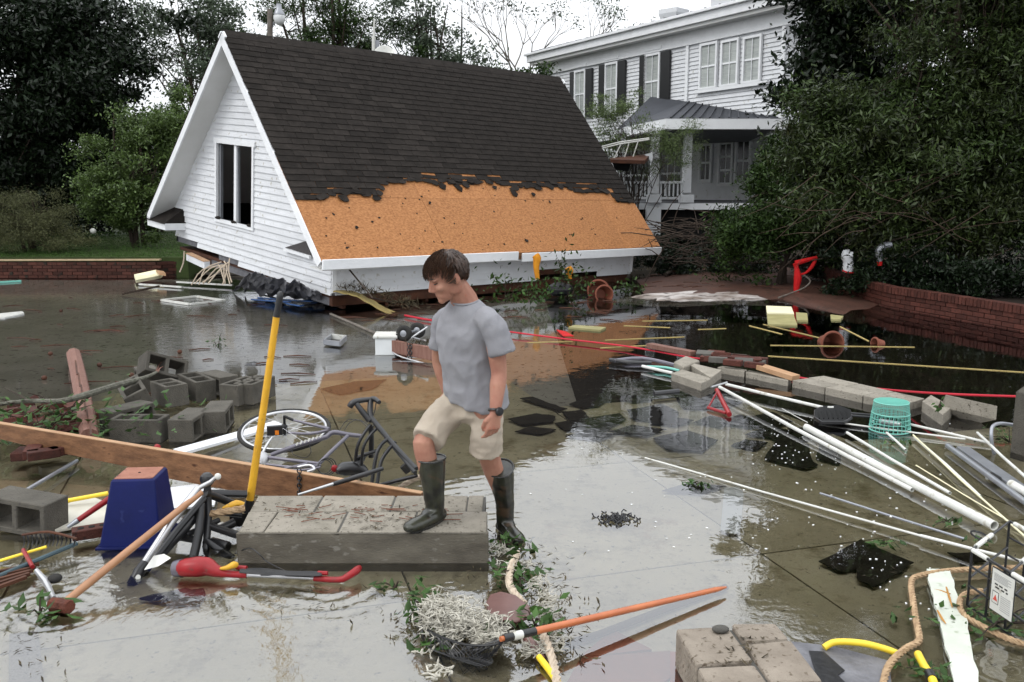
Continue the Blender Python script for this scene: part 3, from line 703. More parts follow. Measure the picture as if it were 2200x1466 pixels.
MB().box((WX0 + .03, ym - .07, (wz0 + wz1) / 2 - .02), (.04, .035, wz1 - wz0 - .06), Matrix.Rotation(R(-1.5), 3, 'X')).build('sash_rail', GREYM, wfo, smooth=False)
MB().box((WX0 + .03, wy1 - .06, (wz0 + wz1) / 2 - .01), (.05, .05, wz1 - wz0 - .04)).build('sash_rail', GREYM, wfo, smooth=False)
for y, z_ in ((wy1 - .02, wz0 + .02), (ym + .02, wz0 + .01), (wy0 + .1, wz0 + .02)):
    MB().ball((WX0 - .02, y, z_), .04, .09, .03, n=8, m=5).build('torn_scrap', SHING, gar)
# front (low) wall boards, rear wall, floor frame
def fboard(z0, z1, x0, x1, y, name='siding_board'):
    vs = [(x0, y - .018, z0), (x1, y - .018, z0), (x1, y - .004, z1), (x0, y - .004, z1), (x0, y, z0), (x1, y, z0), (x1, y, z1), (x0, y, z1)]
    MB().add(vs, [(0, 1, 2, 3), (7, 6, 5, 4), (0, 4, 5, 1), (1, 5, 6, 2), (2, 6, 7, 3), (3, 7, 4, 0)]).build(name, WHITE, gar, smooth=False)
for k in range(4):
    z0 = ZB + k * .105
    for x0, x1 in (((WX0 + .06, 3.1), (3.1, 6.2), (6.2, WX1 - .05)) if k > 1 else ((WX0 + .06, 2.4), (2.4, 4.9), (5.6 + .0 * k, WX1 - .05)) if k == 1 else ((WX0 + .06, 2.4), (2.4, 4.9), (6.6, WX1 - .05))): fboard(z0, z0 + .115, x0 + .002, x1 - .002, WY0)
MB().box((GL_ / 2, WY0 + .05, -.3), (WX1 - WX0 - .02, .08, .42)).build('front_backing', DARKWOOD, gar, smooth=False)
for x in (WX0 + .03, WX1 - .03): MB().box((x, WY0 - .012, -.32), (.07, .03, .5)).build('corner_board', TRIM, gar, smooth=False)
MB().box((GL_ / 2, WY1 - .03, 0), (WX1 - WX0, .06, 1.0)).build('rear_wall', BLACKIN, gar, smooth=False)
mb = MB(); mb.add([(WX1, WY0, ZB), (WX1, WY1, ZB), (WX1, WY1, .2), (WX1, GW, GH - .2), (WX1, WY0, .2)], [(0, 1, 2, 3, 4)]); mb.build('far_gable_wall', WHITE, gar, smooth=False)
MB().box((GL_ / 2, GW, ZB - .03), (WX1 - WX0 - .1, WY1 - WY0 - .1, .06)).build('floor_deck', DARKWOOD, gar, smooth=False)
for k in range(9):
    x = WX0 + .3 + k * (WX1 - WX0 - .6) / 8
    MB().box((x, GW, ZB - .15), (.06, WY1 - WY0 - .2, .2)).build('floor_joist', DARKWOOD, gar, smooth=False)
MB().box((GL_ / 2, WY0 + .1, ZB - .12), (WX1 - WX0 - .1, .09, .14)).build('sill_beam', DARKWOOD, gar, smooth=False, bev=.01)
MB().box((WX0 + .12, GW - .6, ZB - .1), (.06, WY1 - WY0 - 1.6, .2)).build('rim_joist', GFOIL, gar, smooth=False)
# eave returns
for y0, y1, hi in ((2 * GW + .02, 2 * GW - .85, True), (0.1, .95, False)):
    s_ = 1 if y1 > y0 else -1
    za = -.12; vs = [(.0, y0, za), (.0, y1, za), (WX0, y1, za), (WX0, y0, za)]
    if hi:
        MB().prism([Vector(v) + Vector((0, 0, .02)) for v in vs], .13).build('eave_return', TRIM, gar, smooth=False)
        MB().add([(-.03, y0, .01 + za), (-.03, y1, .01 + za), (WX0, y1 + .1, .30 + za), (WX0, y0, .30 + za), (WX0, y1, .01 + za), (WX0, y0, .01 + za)], [(0, 1, 2, 3), (1, 4, 2), (0, 3, 5), (0, 5, 4, 1)]).build('return_roof', SHING, gar, smooth=False)
    else:
        pr_ = [toloc(*p, WX0 - .05) for p in ((612, 532), (668, 549), (658, 518))]
        MB().add([(WX0 - .05, *p) for p in pr_] + [(WX0 - .005, *p) for p in pr_], [(0, 1, 2), (5, 4, 3), (0, 3, 4, 1), (1, 4, 5, 2), (2, 5, 3, 0)]).build('return_roof', M('faded_shingle', (.07, .065, .065), None, 30, .8, .5, 90), gar, smooth=False)
        MB().beam(Vector((WX0 - .06, pr_[0][0], pr_[0][1] - .03)), Vector((WX0 - .06, pr_[1][0], pr_[1][1] - .03)), .04, .05).build('eave_return', TRIM, gar, smooth=False)
# dish, vent, antenna on the ridge
def gw(x, y, z): return GT + GR @ Vector((x, y, z))
def rx(px): return 0
dsh = T('satellite_dish', 'round white dish top showing above the garage ridge beside the antenna mast', 'satellite dish', P(826, 120, 20))
MB().lathe(P(826, 122, 20), [(.0, .0), (.1, .012), (.18, .05), (.215, .09), (.2, .1), (.0, .03)], axis=Vector((.1, -1, .5)), n=28).build('dish', PVC, dsh)
MB().tube([P(826, 122, 20.0), P(828, 175, 20.1)], .02, 8).build('arm', GREYM, dsh)
an = T('antenna_mast', 'thin white antenna mast standing behind the garage ridge left of the dish', 'antenna', P(803, 130, 20.3))
MB().tube([P(803, 200, 20.3), P(803, 80, 20.3)], [.05, .04], 10).build('base_pole', PVC, an)
MB().tube([P(803, 80, 20.3), P(804, 40, 20.3)], [.024, .015], 8).build('whip', PVC, an)
MB().box(P(811, 95, 20.3), (.08, .06, .16)).build('bracket', GREYM, an, smooth=False)
lp = T('street_lamp', 'white glass globe lamp on a pole behind the garage gable peak', 'lamp', P(580, 200, 24))
MB().tube([P(580, 200, 24), P(580, 20, 24)], .07, 10).build('pole', PBARK, lp)
hd = MB().lathe(P(600, 38, 24), [(.0, .34), (.06, .33), (.07, .2), (.13, .12), (.14, .06)], n=18).build('lamp_housing', GREYM, lp)
MB().lathe(P(600, 40, 24), [(.145, .07), (.15, 0), (.12, -.1), (.05, -.16), (0, -.17)], n=18).build('lamp_shade', LAMPG, lp)
MB().tube([P(582, 62, 24), P(590, 48, 24), P(594, 40, 24)], .02, 6).build('bracket_arm', GREYM, lp)

# ================================================================== MAIN HOUSE
HA = P(1480, 400, 28.0); HU = Vector((-.49, .87, 0)).normalized(); HN = Vector((-HU.y, HU.x, 0))
if HN.y > 0: HN = -HN      # towards the viewer
house = T('main_house', 'large white two-storey clapboard house with black shutters and a raised porch', 'building', (HA.x, HA.y, .5))
def hp(s, z, out=0): return Vector((HA.x, HA.y, 0)) + HU * s + HN * out + Vector((0, 0, z))
def hs_(px, py=200):  # facade coordinate seen through a pixel column and its height
    d = ray(px, py); A = Vector((HA.x, HA.y, 0)); den = d.x * HU.y - d.y * HU.x
    t = (A.x * HU.y - A.y * HU.x) / den; q = d * t; return (Vector((q.x, q.y, 0)) - A).dot(HU), CH + d.z * t
sL = hs_(1172, 150)[0]; sR = hs_(1690, 60)[0]
zt = hs_(1480, 66)[1]; zt2 = hs_(1172, 148)[1]; ztop = (zt + zt2) / 2 + .05
def hbox(s0, s1, z0, z1, o0, o1, name, mat, par=house, bev=0):
    q = [hp(s0, z1, o0), hp(s1, z1, o0), hp(s1, z1, o1), hp(s0, z1, o1)]
    return MB().prism(q, z1 - z0).build(name, mat, par, smooth=False, bev=bev)
zf = 1.45
def hs_o(px, py, o):
    d = ray(px, py); A = Vector((HA.x, HA.y, 0)) + HN * o; t = (A.x * HU.y - A.y * HU.x) / (d.x * HU.y - d.y * HU.x); q = d * t; return (Vector((q.x, q.y, 0)) - A).dot(HU), CH + d.z * t
ZLOW = P(1500, 262, 22.85).z; REC = -3.8
hbox(sR, sL, ZLOW - .05, ztop, -6, -.05, 'wall', WHITE); hbox(sR - 1.5, sL, .9, ZLOW - .05, -6, REC, 'ground_floor_wall', WHITE)
k = 0; z = ZLOW
while z < ztop - .02:
    q = [hp(sR, z, .0), hp(sL, z, .0), hp(sL, z + .125, -.03), hp(sR, z + .125, -.03)]
    MB().add(q + [p - HN * .03 for p in q], [(0, 1, 2, 3), (7, 6, 5, 4), (0, 4, 5, 1), (1, 5, 6, 2), (2, 6, 7, 3), (3, 7, 4, 0)]).build('siding_board', WHITE, house, smooth=False)
    z += .118
# side wall beyond the right corner
hbox(sL - .12, sL, ZLOW, ztop, 0, .04, 'corner_board', TRIM)
hbox(sR, sR + .12, ZLOW, ztop, 0, .04, 'corner_board', TRIM)
s80 = hs_(1478, 120)[0]; hbox(s80 - .06, s80 + .06, ZLOW, ztop, 0, .045, 'corner_board', TRIM)
# cornice
hbox(sR - .5, sL + .35, ztop - .38, ztop, 0, .06, 'frieze_board', TRIM)
hbox(sR - .55, sL + .5, ztop, ztop + .1, -.2, .40, 'soffit', SOFFIT)
hbox(sR - .6, sL + .6, ztop + .1, ztop + .34, -.1, .48, 'cornice', TRIM, bev=.01)
hbox(sR - .65, sL + .66, ztop + .34, ztop + .42, -.1, .58, 'gutter', TRIM, bev=.01)
zr = ztop + .42
ap = [P(1640, 26, 31.5), P(1497, 30, 31.5)]
e = [hp(sR - .6, zr, .45), hp(sL + .6, zr, .45), hp(sL + .6, zr, -8), hp(sR - .6, zr, -8)]
roof = MB().add(e + ap, [(0, 1, 5, 4), (1, 2, 5), (2, 3, 4, 5), (3, 0, 4), (3, 2, 1, 0)]).build('roof', ROOFM, house, smooth=False)
for i in range(22):
    f = (i + .5) / 22; a = e[1].lerp(e[2], f); b = ap[1].lerp(ap[1], 0); c_ = e[0].lerp(e[1], f); d_ = ap[0].lerp(ap[1], f)
    MB().beam(c_ + Vector((0, 0, .03)), c_.lerp(d_, .97) + Vector((0, 0, .03)), .03, .05).build('roof_seam', ROOFM, roof, smooth=False)
for px, py, Y, wd, ht in ((1447, 35, 30.5, .62, .9), (1562, 0, 30, .85, 1.3)):
    c = P(px, py + 20, Y); ch = MB(); ch.lathe(c - Vector((0, 0, .6)), [(wd * .62, 0), (wd * .62, ht * .75), (wd * .8, ht * 1.05), (wd * .8, ht * 1.2)], n=4).build('chimney', WHITE, roof, smooth=False)
def window(px, py, wd, ht, shut=True, mat=BLIND, out=.02, cols=2, nm='window'):
    s, zc = hs_(px, py); f = MB()
    for q in ((s - wd / 2 - .05, s - wd / 2, zc - ht / 2 - .05, zc + ht / 2 + .05), (s + wd / 2, s + wd / 2 + .05, zc - ht / 2 - .05, zc + ht / 2 + .05), (s - wd / 2, s + wd / 2, zc + ht / 2, zc + ht / 2 + .05), (s - wd / 2, s + wd / 2, zc - ht / 2 - .05, zc - ht / 2)):
        f.prism([hp(q[0], q[3], out), hp(q[1], q[3], out), hp(q[1], q[3], out + .07), hp(q[0], q[3], out + .07)], q[3] - q[2])
    fo = f.build(nm, TRIM, house, smooth=False)
    for a, b in ((zc - ht / 2, zc - .02), (zc + .02, zc + ht / 2)):
        hbox(s - wd / 2, s + wd / 2, a, b, out, out + .03, 'pane', mat, fo)
    hbox(s - wd / 2, s + wd / 2, zc - .02, zc + .02, out, out + .05, 'meeting_rail', TRIM, fo)
    for c in range(1, cols): hbox(s - wd / 2 + wd * c / cols - .012, s - wd / 2 + wd * c / cols + .012, zc - ht / 2, zc + ht / 2, out + .03, out + .045, 'glazing_bar', TRIM, fo)
    if shut:
        hbox(s - wd / 2 - .1, s + wd / 2 + .1, zc + ht / 2 + .12, zc + ht / 2 + .2, out, out + .06, 'window_head', TRIM, house)
        for sg in (-1, 1):
            a = s + sg * (wd / 2 + .28); hbox(a - .2, a + .2, zc - ht / 2 - .06, zc + ht / 2 + .06, out, out + .06, 'shutter', SHUT, house)
def uw(x0, x1, y0, y1, sh=None):
    sa, sb = hs_(x0, y0)[0], hs_(x1, y0)[0]; xm = (x0 + x1) / 2; z1, z0 = hs_(xm, y0)[1], hs_(xm, y1)[1]; sm = (sa + sb) / 2; wd, ht = abs(sa - sb), z1 - z0
    # reuse the window builder at this place
    f = MB(); f_ = lambda a, b_, c_, d_: f.prism([hp(a, d_, .02), hp(b_, d_, .02), hp(b_, d_, .09), hp(a, d_, .09)], d_ - c_)
    f_(sm - wd / 2 - .07, sm - wd / 2, z0 - .06, z1 + .07); f_(sm + wd / 2, sm + wd / 2 + .07, z0 - .06, z1 + .07); f_(sm - wd / 2, sm + wd / 2, z1, z1 + .07); f_(sm - wd / 2, sm + wd / 2, z0 - .06, z0)
    fo = f.build('window', TRIM, house, smooth=False)
    for a, b_ in ((z0, (z0 + z1) / 2 - .025), ((z0 + z1) / 2 + .025, z1)): hbox(sm - wd / 2, sm + wd / 2, a, b_, .02, .035, 'pane', BLIND, fo)
    hbox(sm - wd / 2, sm + wd / 2, (z0 + z1) / 2 - .025, (z0 + z1) / 2 + .025, .02, .06, 'meeting_rail', TRIM, fo); hbox(sm - .012, sm + .012, z0, z1, .061, .07, 'glazing_bar', TRIM, fo)
    if sh:
        hbox(sm - wd / 2 - .12, sm + wd / 2 + .12, z1 + .16, z1 + .25, 0, .08, 'window_head', TRIM, house)
        for a, b_ in sh:
            p_, q_ = sorted((hs_(a, 200)[0], hs_(b_, 200)[0])); hbox(p_, q_, z0 - .05, z1 + .05, 0.02, .09, 'shutter', SHUT, house)
uw(1392, 1419, 120, 230, ((1377, 1390), (1422, 1441))); uw(1306, 1328, 139, 242, ((1290, 1303), (1330, 1346))); uw(1240, 1259, 155, 250, ((1228, 1237), (1262, 1275)))
uw(1511, 1542, 97, 187); uw(1557, 1588, 90, 180); uw(1605, 1637, 82, 173)
s0, s1 = hs_(1655, 130)[0], hs_(1500, 130)[0]
hbox(s0, s1, hs_(1573, 184)[1] - .1, hs_(1573, 184)[1], .0, .09, 'window_sill', TRIM)
hbox(s0, s1, hs_(1573, 79)[1], hs_(1573, 79)[1] + .1, .0, .07, 'window_head', TRIM)
# porch: own depth in front of the facade
PY0 = 23.2
def pp(px, py, Y=PY0): return P(px, py, Y)
pz = pp(1400, 436).z
PA, PB = pp(1210, 436), pp(1483, 436); PC = pp(1690, 436)
fl = [Vector((PA.x, PY0 + .8, pz)), Vector((PB.x, PY0, pz)), Vector((PC.x, PY0 + .0, pz)), Vector((PC.x + 1, 27.5, pz)), Vector((PA.x + .6, 34, pz)), Vector((PA.x - 1, 29, pz))]
DECK = M('porch_shade_grey', (.09, .095, .1), (.06, .062, .066), 4, .6)  # dark grey put on porch floor and ceiling to deepen the shade
MB().prism(fl, .012).build('porch_floor', DECK, house, smooth=False)
MB().prism([p - Vector((0, 0, .013)) for p in fl], .16).build('porch_beam', TRIM, house, smooth=False)
MB().prism([p + Vector((0, .3 if i < 3 else 0, -.17)) for i, p in enumerate(fl)], .8).build('crawlspace_shade', BLACKIN, house, smooth=False)  # black block standing in for the shadow of the crawlspace
for px in (1405, 1340, 1600, 1690):
    MB().box(pp(px, 470) + Vector((0, .15, -.1)), (.35, .3, .8)).build('porch_pier', WHITE, house, smooth=False)
ez = pp(1500, 262).z
el = [Vector((pp(1425, 262).x, PY0 - .35, ez)), Vector((pp(1672, 262).x, PY0 - .35, ez)), Vector((pp(1672, 262).x, 24.9, ez)), Vector((pp(1372, 262).x, 29.5, ez)), Vector((pp(1372, 262).x, 26, ez))]
MB().prism(el, .2).build('porch_cornice', TRIM, house, smooth=False)
MB().prism([el[0] + Vector((.3, .3, -.201)), el[1] + Vector((-.1, .3, -.201)), Vector((el[1].x + .6, 28.6, ez - .201)), Vector((el[3].x - 1.5, 32.5, ez - .201)), Vector((el[3].x, 27, ez - .201))], .02).build('porch_ceiling', DECK, house, smooth=False)
MB().prism([p + Vector((0, 0, .05)) for p in el], .05).build('porch_gutter', TRIM, house, smooth=False)
def onf(px, py): s_, z_ = hs_(px, py); return hp(s_, z_, .03)
apx = [onf(1476, 218), onf(1662, 252), onf(1400, 208)]
pr_ = MB().add([p + Vector((0, 0, .06)) for p in el] + apx, [(0, 1, 6, 5), (1, 2, 6), (4, 0, 5, 7), (3, 4, 7)]).build('porch_roof', ROOFM, house, smooth=False)
for i in range(12):
    f = (i + .5) / 12; a = el[0].lerp(el[1], f) + Vector((0, 0, .075)); b = apx[0].lerp(apx[1], f) + Vector((0, 0, .02)); MB().beam(a, b, .03, .035).build('roof_seam', ROOFM, pr_, smooth=False)
def col(px, par=house, Y=PY0 + .15):
    x = pp(px, 300, Y).x; c = MB(); c.box((x, Y, pz + .1), (.34, .34, .2)); c.box((x, Y, (pz + ez) / 2), (.2, .2, ez - pz - .5)); c.box((x, Y, ez - .25), (.28, .28, .1)); c.build('porch_column', WHITE, par, smooth=False, bev=.01)
for px in (1408, 1478, 1335, 1668): col(px)
rl = T('x', 'x', 'x'); bpy.data.objects.remove(rl)
for xa, xb in ((1318, 1400), (1416, 1470)):
    a, b = pp(xa, 392, PY0 + .15), pp(xb, 392, PY0 + .15); b.z = a.z
    ro = MB().beam(a, b, .08, .06).build('porch_railing', WHITE, house, smooth=False)
    MB().beam(Vector((a.x, a.y, pz + .12)), Vector((b.x, b.y, pz + .12)), .06, .05).build('bottom_rail', WHITE, ro, smooth=False)
    nb = int((b.x - a.x) / .105)
    for i in range(nb):
        x = a.x + (i + .5) * (b.x - a.x) / nb; MB().box((x, a.y, (pz + .14 + a.z) / 2), (.035, .035, a.z - pz - .2)).build('baluster', WHITE, ro, smooth=False)
# openings in the ground-floor wall behind the porch
def facwin(x0, x1, y0, y1, cols, rows, nm):
    hs_ = lambda a, b_: hs_o(a, b_, REC); sa, za = hs_(x0, (y0 + y1) / 2); sb, zb_ = hs_(x1, (y0 + y1) / 2); s_lo, s_hi = min(sa, sb), max(sa, sb); xm = (x0 + x1) / 2
    z1, z0 = hs_(xm, y0)[1], hs_(xm, y1)[1]; f = MB()
    for a, b_, c_, d_ in ((s_lo - .1, s_lo, z0 - .08, z1 + .1), (s_hi, s_hi + .1, z0 - .08, z1 + .1), (s_lo, s_hi, z1, z1 + .1), (s_lo, s_hi, z0 - .08, z0)): f.prism([hp(a, d_, REC + .01), hp(b_, d_, REC + .01), hp(b_, d_, REC + .09), hp(a, d_, REC + .09)], d_ - c_)
    fo = f.build(nm, TRIM, house, smooth=False); hbox(s_lo, s_hi, z0, z1, REC + .01, REC + .045, 'sash', TRIM, fo)
    for i in range(cols):
        for j in range(rows):
            w_, h_ = (s_hi - s_lo) / cols, (z1 - z0) / rows; hbox(s_lo + w_ * i + .035, s_lo + w_ * (i + 1) - .035, z0 + h_ * j + .04, z0 + h_ * (j + 1) - .04, REC + .046, REC + .056, 'pane', GLASS, fo)
facwin(1549, 1573, 308, 395, 2, 3, 'door'); facwin(1586, 1612, 298, 393, 2, 2, 'window'); facwin(1508, 1528, 312, 388, 2, 2, 'window'); facwin(1655, 1680, 305, 390, 2, 2, 'window'); facwin(1421, 1466, 318, 428, 3, 2, 'shade_opening'); facwin(1345, 1396, 325, 428, 4, 2, 'shade_opening')  # last two: dark openings added to give the shade behind the railings

# wrecked deck piece caught by the garage
wk = T('wrecked_deck_section', 'broken board platform with a bent white rail leaning against the garage corner', 'debris', P(1350, 345, 22))
MB().prism([P(1310, 340, 22.2), P(1400, 330, 22.6), P(1385, 345, 21.6), P(1312, 343, 21.4)], .08).build('board', DARKWOOD, wk, smooth=False)
MB().prism([P(1385, 332, 22.2), P(1402, 328, 22.2), P(1402, 344, 22.2), P(1398, 347, 22.2)], 0, Vector((0, .1, 0))).build('bracket', WHITE, wk, smooth=False)
MB().add([P(1312, 343, 21.8), P(1360, 342, 21.8), P(1350, 368, 21.9), P(1322, 366, 21.9), P(1312, 343, 22.3), P(1360, 342, 22.3), P(1350, 368, 22.1), P(1322, 366, 22.1)], [(0, 1, 2, 3)[::-1], (4, 5, 6, 7), (0, 1, 5, 4), (1, 2, 6, 5), (2, 3, 7, 6), (3, 0, 4, 7)]).build('underside_panel', BLACKIN, wk, smooth=False)
for k in range(2): MB().tube([P(1290, 316 + k * 4, 22), P(1330, 306 + k * 4, 22), P(1395, 297 + k * 3, 22)], .018, 6).build('rail', PVC, wk)
for xa, ya, xb, yb_ in ((1334, 310, 1320, 340), (1352, 306, 1342, 338), (1371, 304, 1360, 338)): MB().tube([P(xa, ya, 22), P(xb, yb_, 22)], .016, 6).build('rail_post', PVC, wk)

# ================================================================== TREES AND SHRUBS
def at(px, Y, z=0): q = P(px, 400, Y); return Vector((q.x, Y, z))
def zat(py, Y): return P(1100, py, Y).z
def V3(px, Y, z): q = at(px, Y, z); return (q.x, q.y, q.z)
FZ = .6
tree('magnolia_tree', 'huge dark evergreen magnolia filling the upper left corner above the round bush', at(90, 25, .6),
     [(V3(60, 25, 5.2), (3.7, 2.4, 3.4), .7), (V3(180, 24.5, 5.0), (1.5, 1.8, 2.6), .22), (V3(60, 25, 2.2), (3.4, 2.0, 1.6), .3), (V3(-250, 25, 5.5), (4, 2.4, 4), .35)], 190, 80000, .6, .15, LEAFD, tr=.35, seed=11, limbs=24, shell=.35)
tree('viburnum_shrub', 'leafy green shrub with pale new tips beside the left gable of the garage', at(285, 22, .6),
     [(V3(290, 22, 2.3), (1.35, 1.0, 1.7), .8), (V3(375, 22.4, 3.0), (.7, .9, 1.5), .3), (V3(235, 21.6, 1.5), (.8, .8, 1.1), .25)], 90, 30000, .26, .085, LEAFL, tr=.1, seed=12, cat='shrub', shell=.3)
tree('round_bush', 'low rounded feathery juniper bush at left edge on the lawn', at(60, 21, .5),
     [(V3(60, 20.5, 1.05), (1.35, .8, .95), .8), (V3(-60, 20.5, 1.1), (1.2, .8, 1.1), .4)], 90, 46000, .22, .055, M('juniper_leaf', (.11, .115, .05), (.045, .05, .02), 1.5, .6, island=.5, trans=.15, spec=.25), tr=.08, seed=13, cat='bush', narrow=.35, shell=.3)
tree('young_tree', 'bright green young tree rising between the magnolia and the garage gable', at(330, 27, .7),
     [(V3(340, 27, 2.9), (1.3, 1.2, 1.5), .8), (V3(420, 27, 2.4), (1.2, 1.2, 1.6), .4)], 70, 16000, .35, .1, LEAFG, tr=.1, seed=14, shell=.3)
bgt = 'tall trees behind the garage'
tree('broadleaf_tree', 'hazy open-crowned tree above the left gable slope', at(430, 40, .8),
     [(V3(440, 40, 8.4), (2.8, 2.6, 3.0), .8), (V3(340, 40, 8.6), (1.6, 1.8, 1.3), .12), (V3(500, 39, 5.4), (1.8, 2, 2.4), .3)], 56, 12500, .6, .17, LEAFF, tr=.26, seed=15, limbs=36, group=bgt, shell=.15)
tree('pine_tree', 'dense dark green tree right of the street lamp behind the ridge', at(700, 33, .8),
     [(V3(690, 33, 7.6), (2.6, 2, 3.6), .6), (V3(790, 33, 6.2), (2.0, 1.8, 3.0), .5), (V3(600, 33, 7.6), (1.3, 1.6, 2.8), .25)], 70, 21000, .55, .14, LEAFM, tr=.3, seed=16, limbs=40, group=bgt, narrow=.6, shell=.2, forks=4)
tree('oak_tree', 'spreading thin-crowned tree behind the middle of the ridge', at(940, 34, .8),
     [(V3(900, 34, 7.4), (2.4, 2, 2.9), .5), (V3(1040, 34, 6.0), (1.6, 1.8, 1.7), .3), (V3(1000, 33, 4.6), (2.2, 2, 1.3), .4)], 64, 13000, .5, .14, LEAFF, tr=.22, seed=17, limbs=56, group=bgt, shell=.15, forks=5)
tree('small_tree', 'low rounded green tree showing just above the right end of the ridge', at(1100, 30, .8),
     [(V3(1090, 30, 4.6), (1.5, 1.2, 1.2), 1)], 40, 9000, .4, .12, LEAFM, tr=.12, seed=18, limbs=20, group=bgt, shell=.3)
# bare tree
bt = T('bare_tree', 'nearly leafless pale tree standing against the sky left of the white house', 'tree', at(1150, 36, .8), bgt)
mb = MB(); rr = random.Random(4); tips = []
def grow(a, d, l, r_, dep):
    n_ = a + d * l; m_ = a.lerp(n_, .5) + Vector((rr.uniform(-1, 1), rr.uniform(-.5, .5), rr.uniform(-.3, .3))) * l * .08
    mb.tube([a, m_, n_], [r_, r_ * .85, r_ * .65], 5)
    if dep == 0: tips.append(n_); return
    for k in range(2 if rr.random() < .6 else 3):
        dd = (d + Vector((rr.uniform(-.75, .75), rr.uniform(-.5, .5), rr.uniform(-.1, .45)))).normalized(); grow(n_, dd, l * rr.uniform(.62, .82), r_ * .6, dep - 1)
grow(at(1145, 36, .8), Vector((.05, 0, 1)), 3.0, .13, 1); grow(at(1140, 36, 3.2), Vector((-.12, 0, 1)).normalized(), 2.0, .08, 5); grow(at(1152, 36, 3.2), Vector((.42, 0, 1)).normalized(), 2.0, .08, 5)
mb.build('trunk', PBARK, bt)
tp = np.array([tuple(t_) for t_ in tips]); rng = np.random.default_rng(2)
leafmesh('crown', np.repeat(tp, 7, 0) + rng.normal(size=(len(tp) * 7, 3)) * .16, .12, LEAFF, rng, parent=bt)
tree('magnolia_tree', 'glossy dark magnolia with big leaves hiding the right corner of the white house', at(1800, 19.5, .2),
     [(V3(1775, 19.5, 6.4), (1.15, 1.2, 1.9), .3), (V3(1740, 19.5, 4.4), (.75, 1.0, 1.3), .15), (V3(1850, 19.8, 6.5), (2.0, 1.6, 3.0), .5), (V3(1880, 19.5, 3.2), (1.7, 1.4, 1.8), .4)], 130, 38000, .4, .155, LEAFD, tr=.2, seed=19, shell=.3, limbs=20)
cm_ = tree('crape_myrtle', 'tall dense bronze green tree filling the upper right behind the curved brick wall', at(2080, 16.5, .1),
     [(V3(2080, 16.5, 6.2), (2.6, 1.8, 3.6), .6), (V3(2260, 16.2, 5.5), (3.0, 2.0, 4.2), .6), (V3(2060, 16, 2.6), (2.9, 1.3, 1.5), .4), (V3(2070, 15.9, 1.5), (2.8, .7, .8), .28), (V3(1830, 16.3, 2.3), (1.3, 1.0, 1.2), .22), (V3(1780, 16.8, 3.0), (.9, .8, .9), .14), (V3(2020, 17, 9.2), (2.0, 1.6, 1.6), .25), (V3(2250, 17, 9.5), (3.0, 2, 2.2), .3)], 210, 120000, .42, .105, LEAFB, tr=.2, seed=20, limbs=50, shell=.25, narrow=.7, forks=6)
mb = MB(); rr = random.Random(19)
for k in range(26):
    x0, y0 = rr.uniform(1700, 2230), rr.uniform(360, 560); Y_ = 14.6 + rr.uniform(-.3, .8); ln = rr.uniform(60, 260); a_ = rr.gauss(.15, .35)
    p0, p1 = P(x0, y0, Y_), P(x0 - ln * math.cos(a_), y0 + ln * math.sin(a_), Y_ + rr.uniform(-.3, .3)); p1.z = max(.5, p1.z); mb.tube([p0, p0.lerp(p1, .5) + Vector((0, 0, rr.uniform(-.12, .2))), p1], [.006, .005, .002], 5, sub=3)
mb.build('drooping_twigs', M('twig_bark', (.07, .045, .032), (.03, .02, .015), 9, .8), cm_)
tree('sprawling_shrub', 'tangled green shrub leaning over the debris in front of the porch', at(1690, 17.5, .1),
     [(V3(1720, 17.5, 1.5), (1.0, .9, 1.2), .5), (V3(1610, 17.5, 1.0), (.75, .7, .55), .3), (V3(1800, 18.2, 1.6), (1.0, .6, 1.0), .3), (V3(1680, 18, 2.3), (.55, .6, .8), .25)], 100, 32000, .24, .08, LEAFM, tr=.07, seed=21, cat='shrub', limbs=30, shell=.25)
tree('feathery_tree', 'thin wispy green tree between the garage roof and the white house windows', at(1370, 22.5, .3),
     [(V3(1310, 22.5, 3.6), (.95, .6, .85), .4), (V3(1430, 22.5, 2.9), (1.2, .6, .75), .5), (V3(1300, 22.5, 2.7), (.6, .5, .6), .2)], 80, 11000, .24, .07, LEAFP, tr=.05, seed=22, limbs=44, shell=.1, narrow=.5, forks=4)
tree('broadleaf_tree', 'tall leafy tree leaning in from beyond the left edge of the garden', at(-450, 19, .6),
     [(V3(-500, 19, 6.5), (2.6, 2, 3.2), 1)], 60, 10000, .6, .2, LEAFM, tr=.2, seed=23, shell=.3)
# far wood along the skyline
rng = np.random.default_rng(9); cs = []
for x in np.arange(-75, 76, 3.2):
    a, _ = clumps((x, 62 + rng.random() * 8, 2.8 + rng.random() * .8), (2.6, 2, 2.2), 12, 520, .8, rng, .3); cs.append(a)
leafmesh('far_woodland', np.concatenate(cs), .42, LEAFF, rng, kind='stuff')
# undergrowth behind the curved wall and under the porch
rng = np.random.default_rng(10); cs = []
for px, Y, z, r_ in [(1760, 19, 1.2, 1.3), (1880, 19, 1.6, 1.9), (2000, 19, 1.6, 1.9), (2120, 18.6, 1.6, 1.9), (2250, 18.4, 1.6, 1.9), (2360, 18, 1.6, 1.9), (1940, 18.2, .9, .9), (2060, 18.2, .9, .9), (2180, 18, .9, .9), (1700, 19.5, 1.5, .9), (1850, 15.8, .4, .5), (1950, 15.6, .5, .6), (2050, 15.2, .5, .6), (2150, 14.7, .5, .6), (2260, 14.5, .6, .7), (1800, 18.6, .5, .5), (1520, 20, .2, .7), (1440, 20, .2, .6), (1620, 20, .3, .7), (2380, 14, .6, .7), (1450, 22, .5, .5), (1560, 22, .5, .7)]:
    a, _ = clumps(V3(px, Y, z), (r_ * 1.5, .5, r_), 14, 3600, .2, rng, .2); cs.append(a)
leafmesh('undergrowth', np.concatenate(cs), .075, LEAFD, rng, kind='stuff')
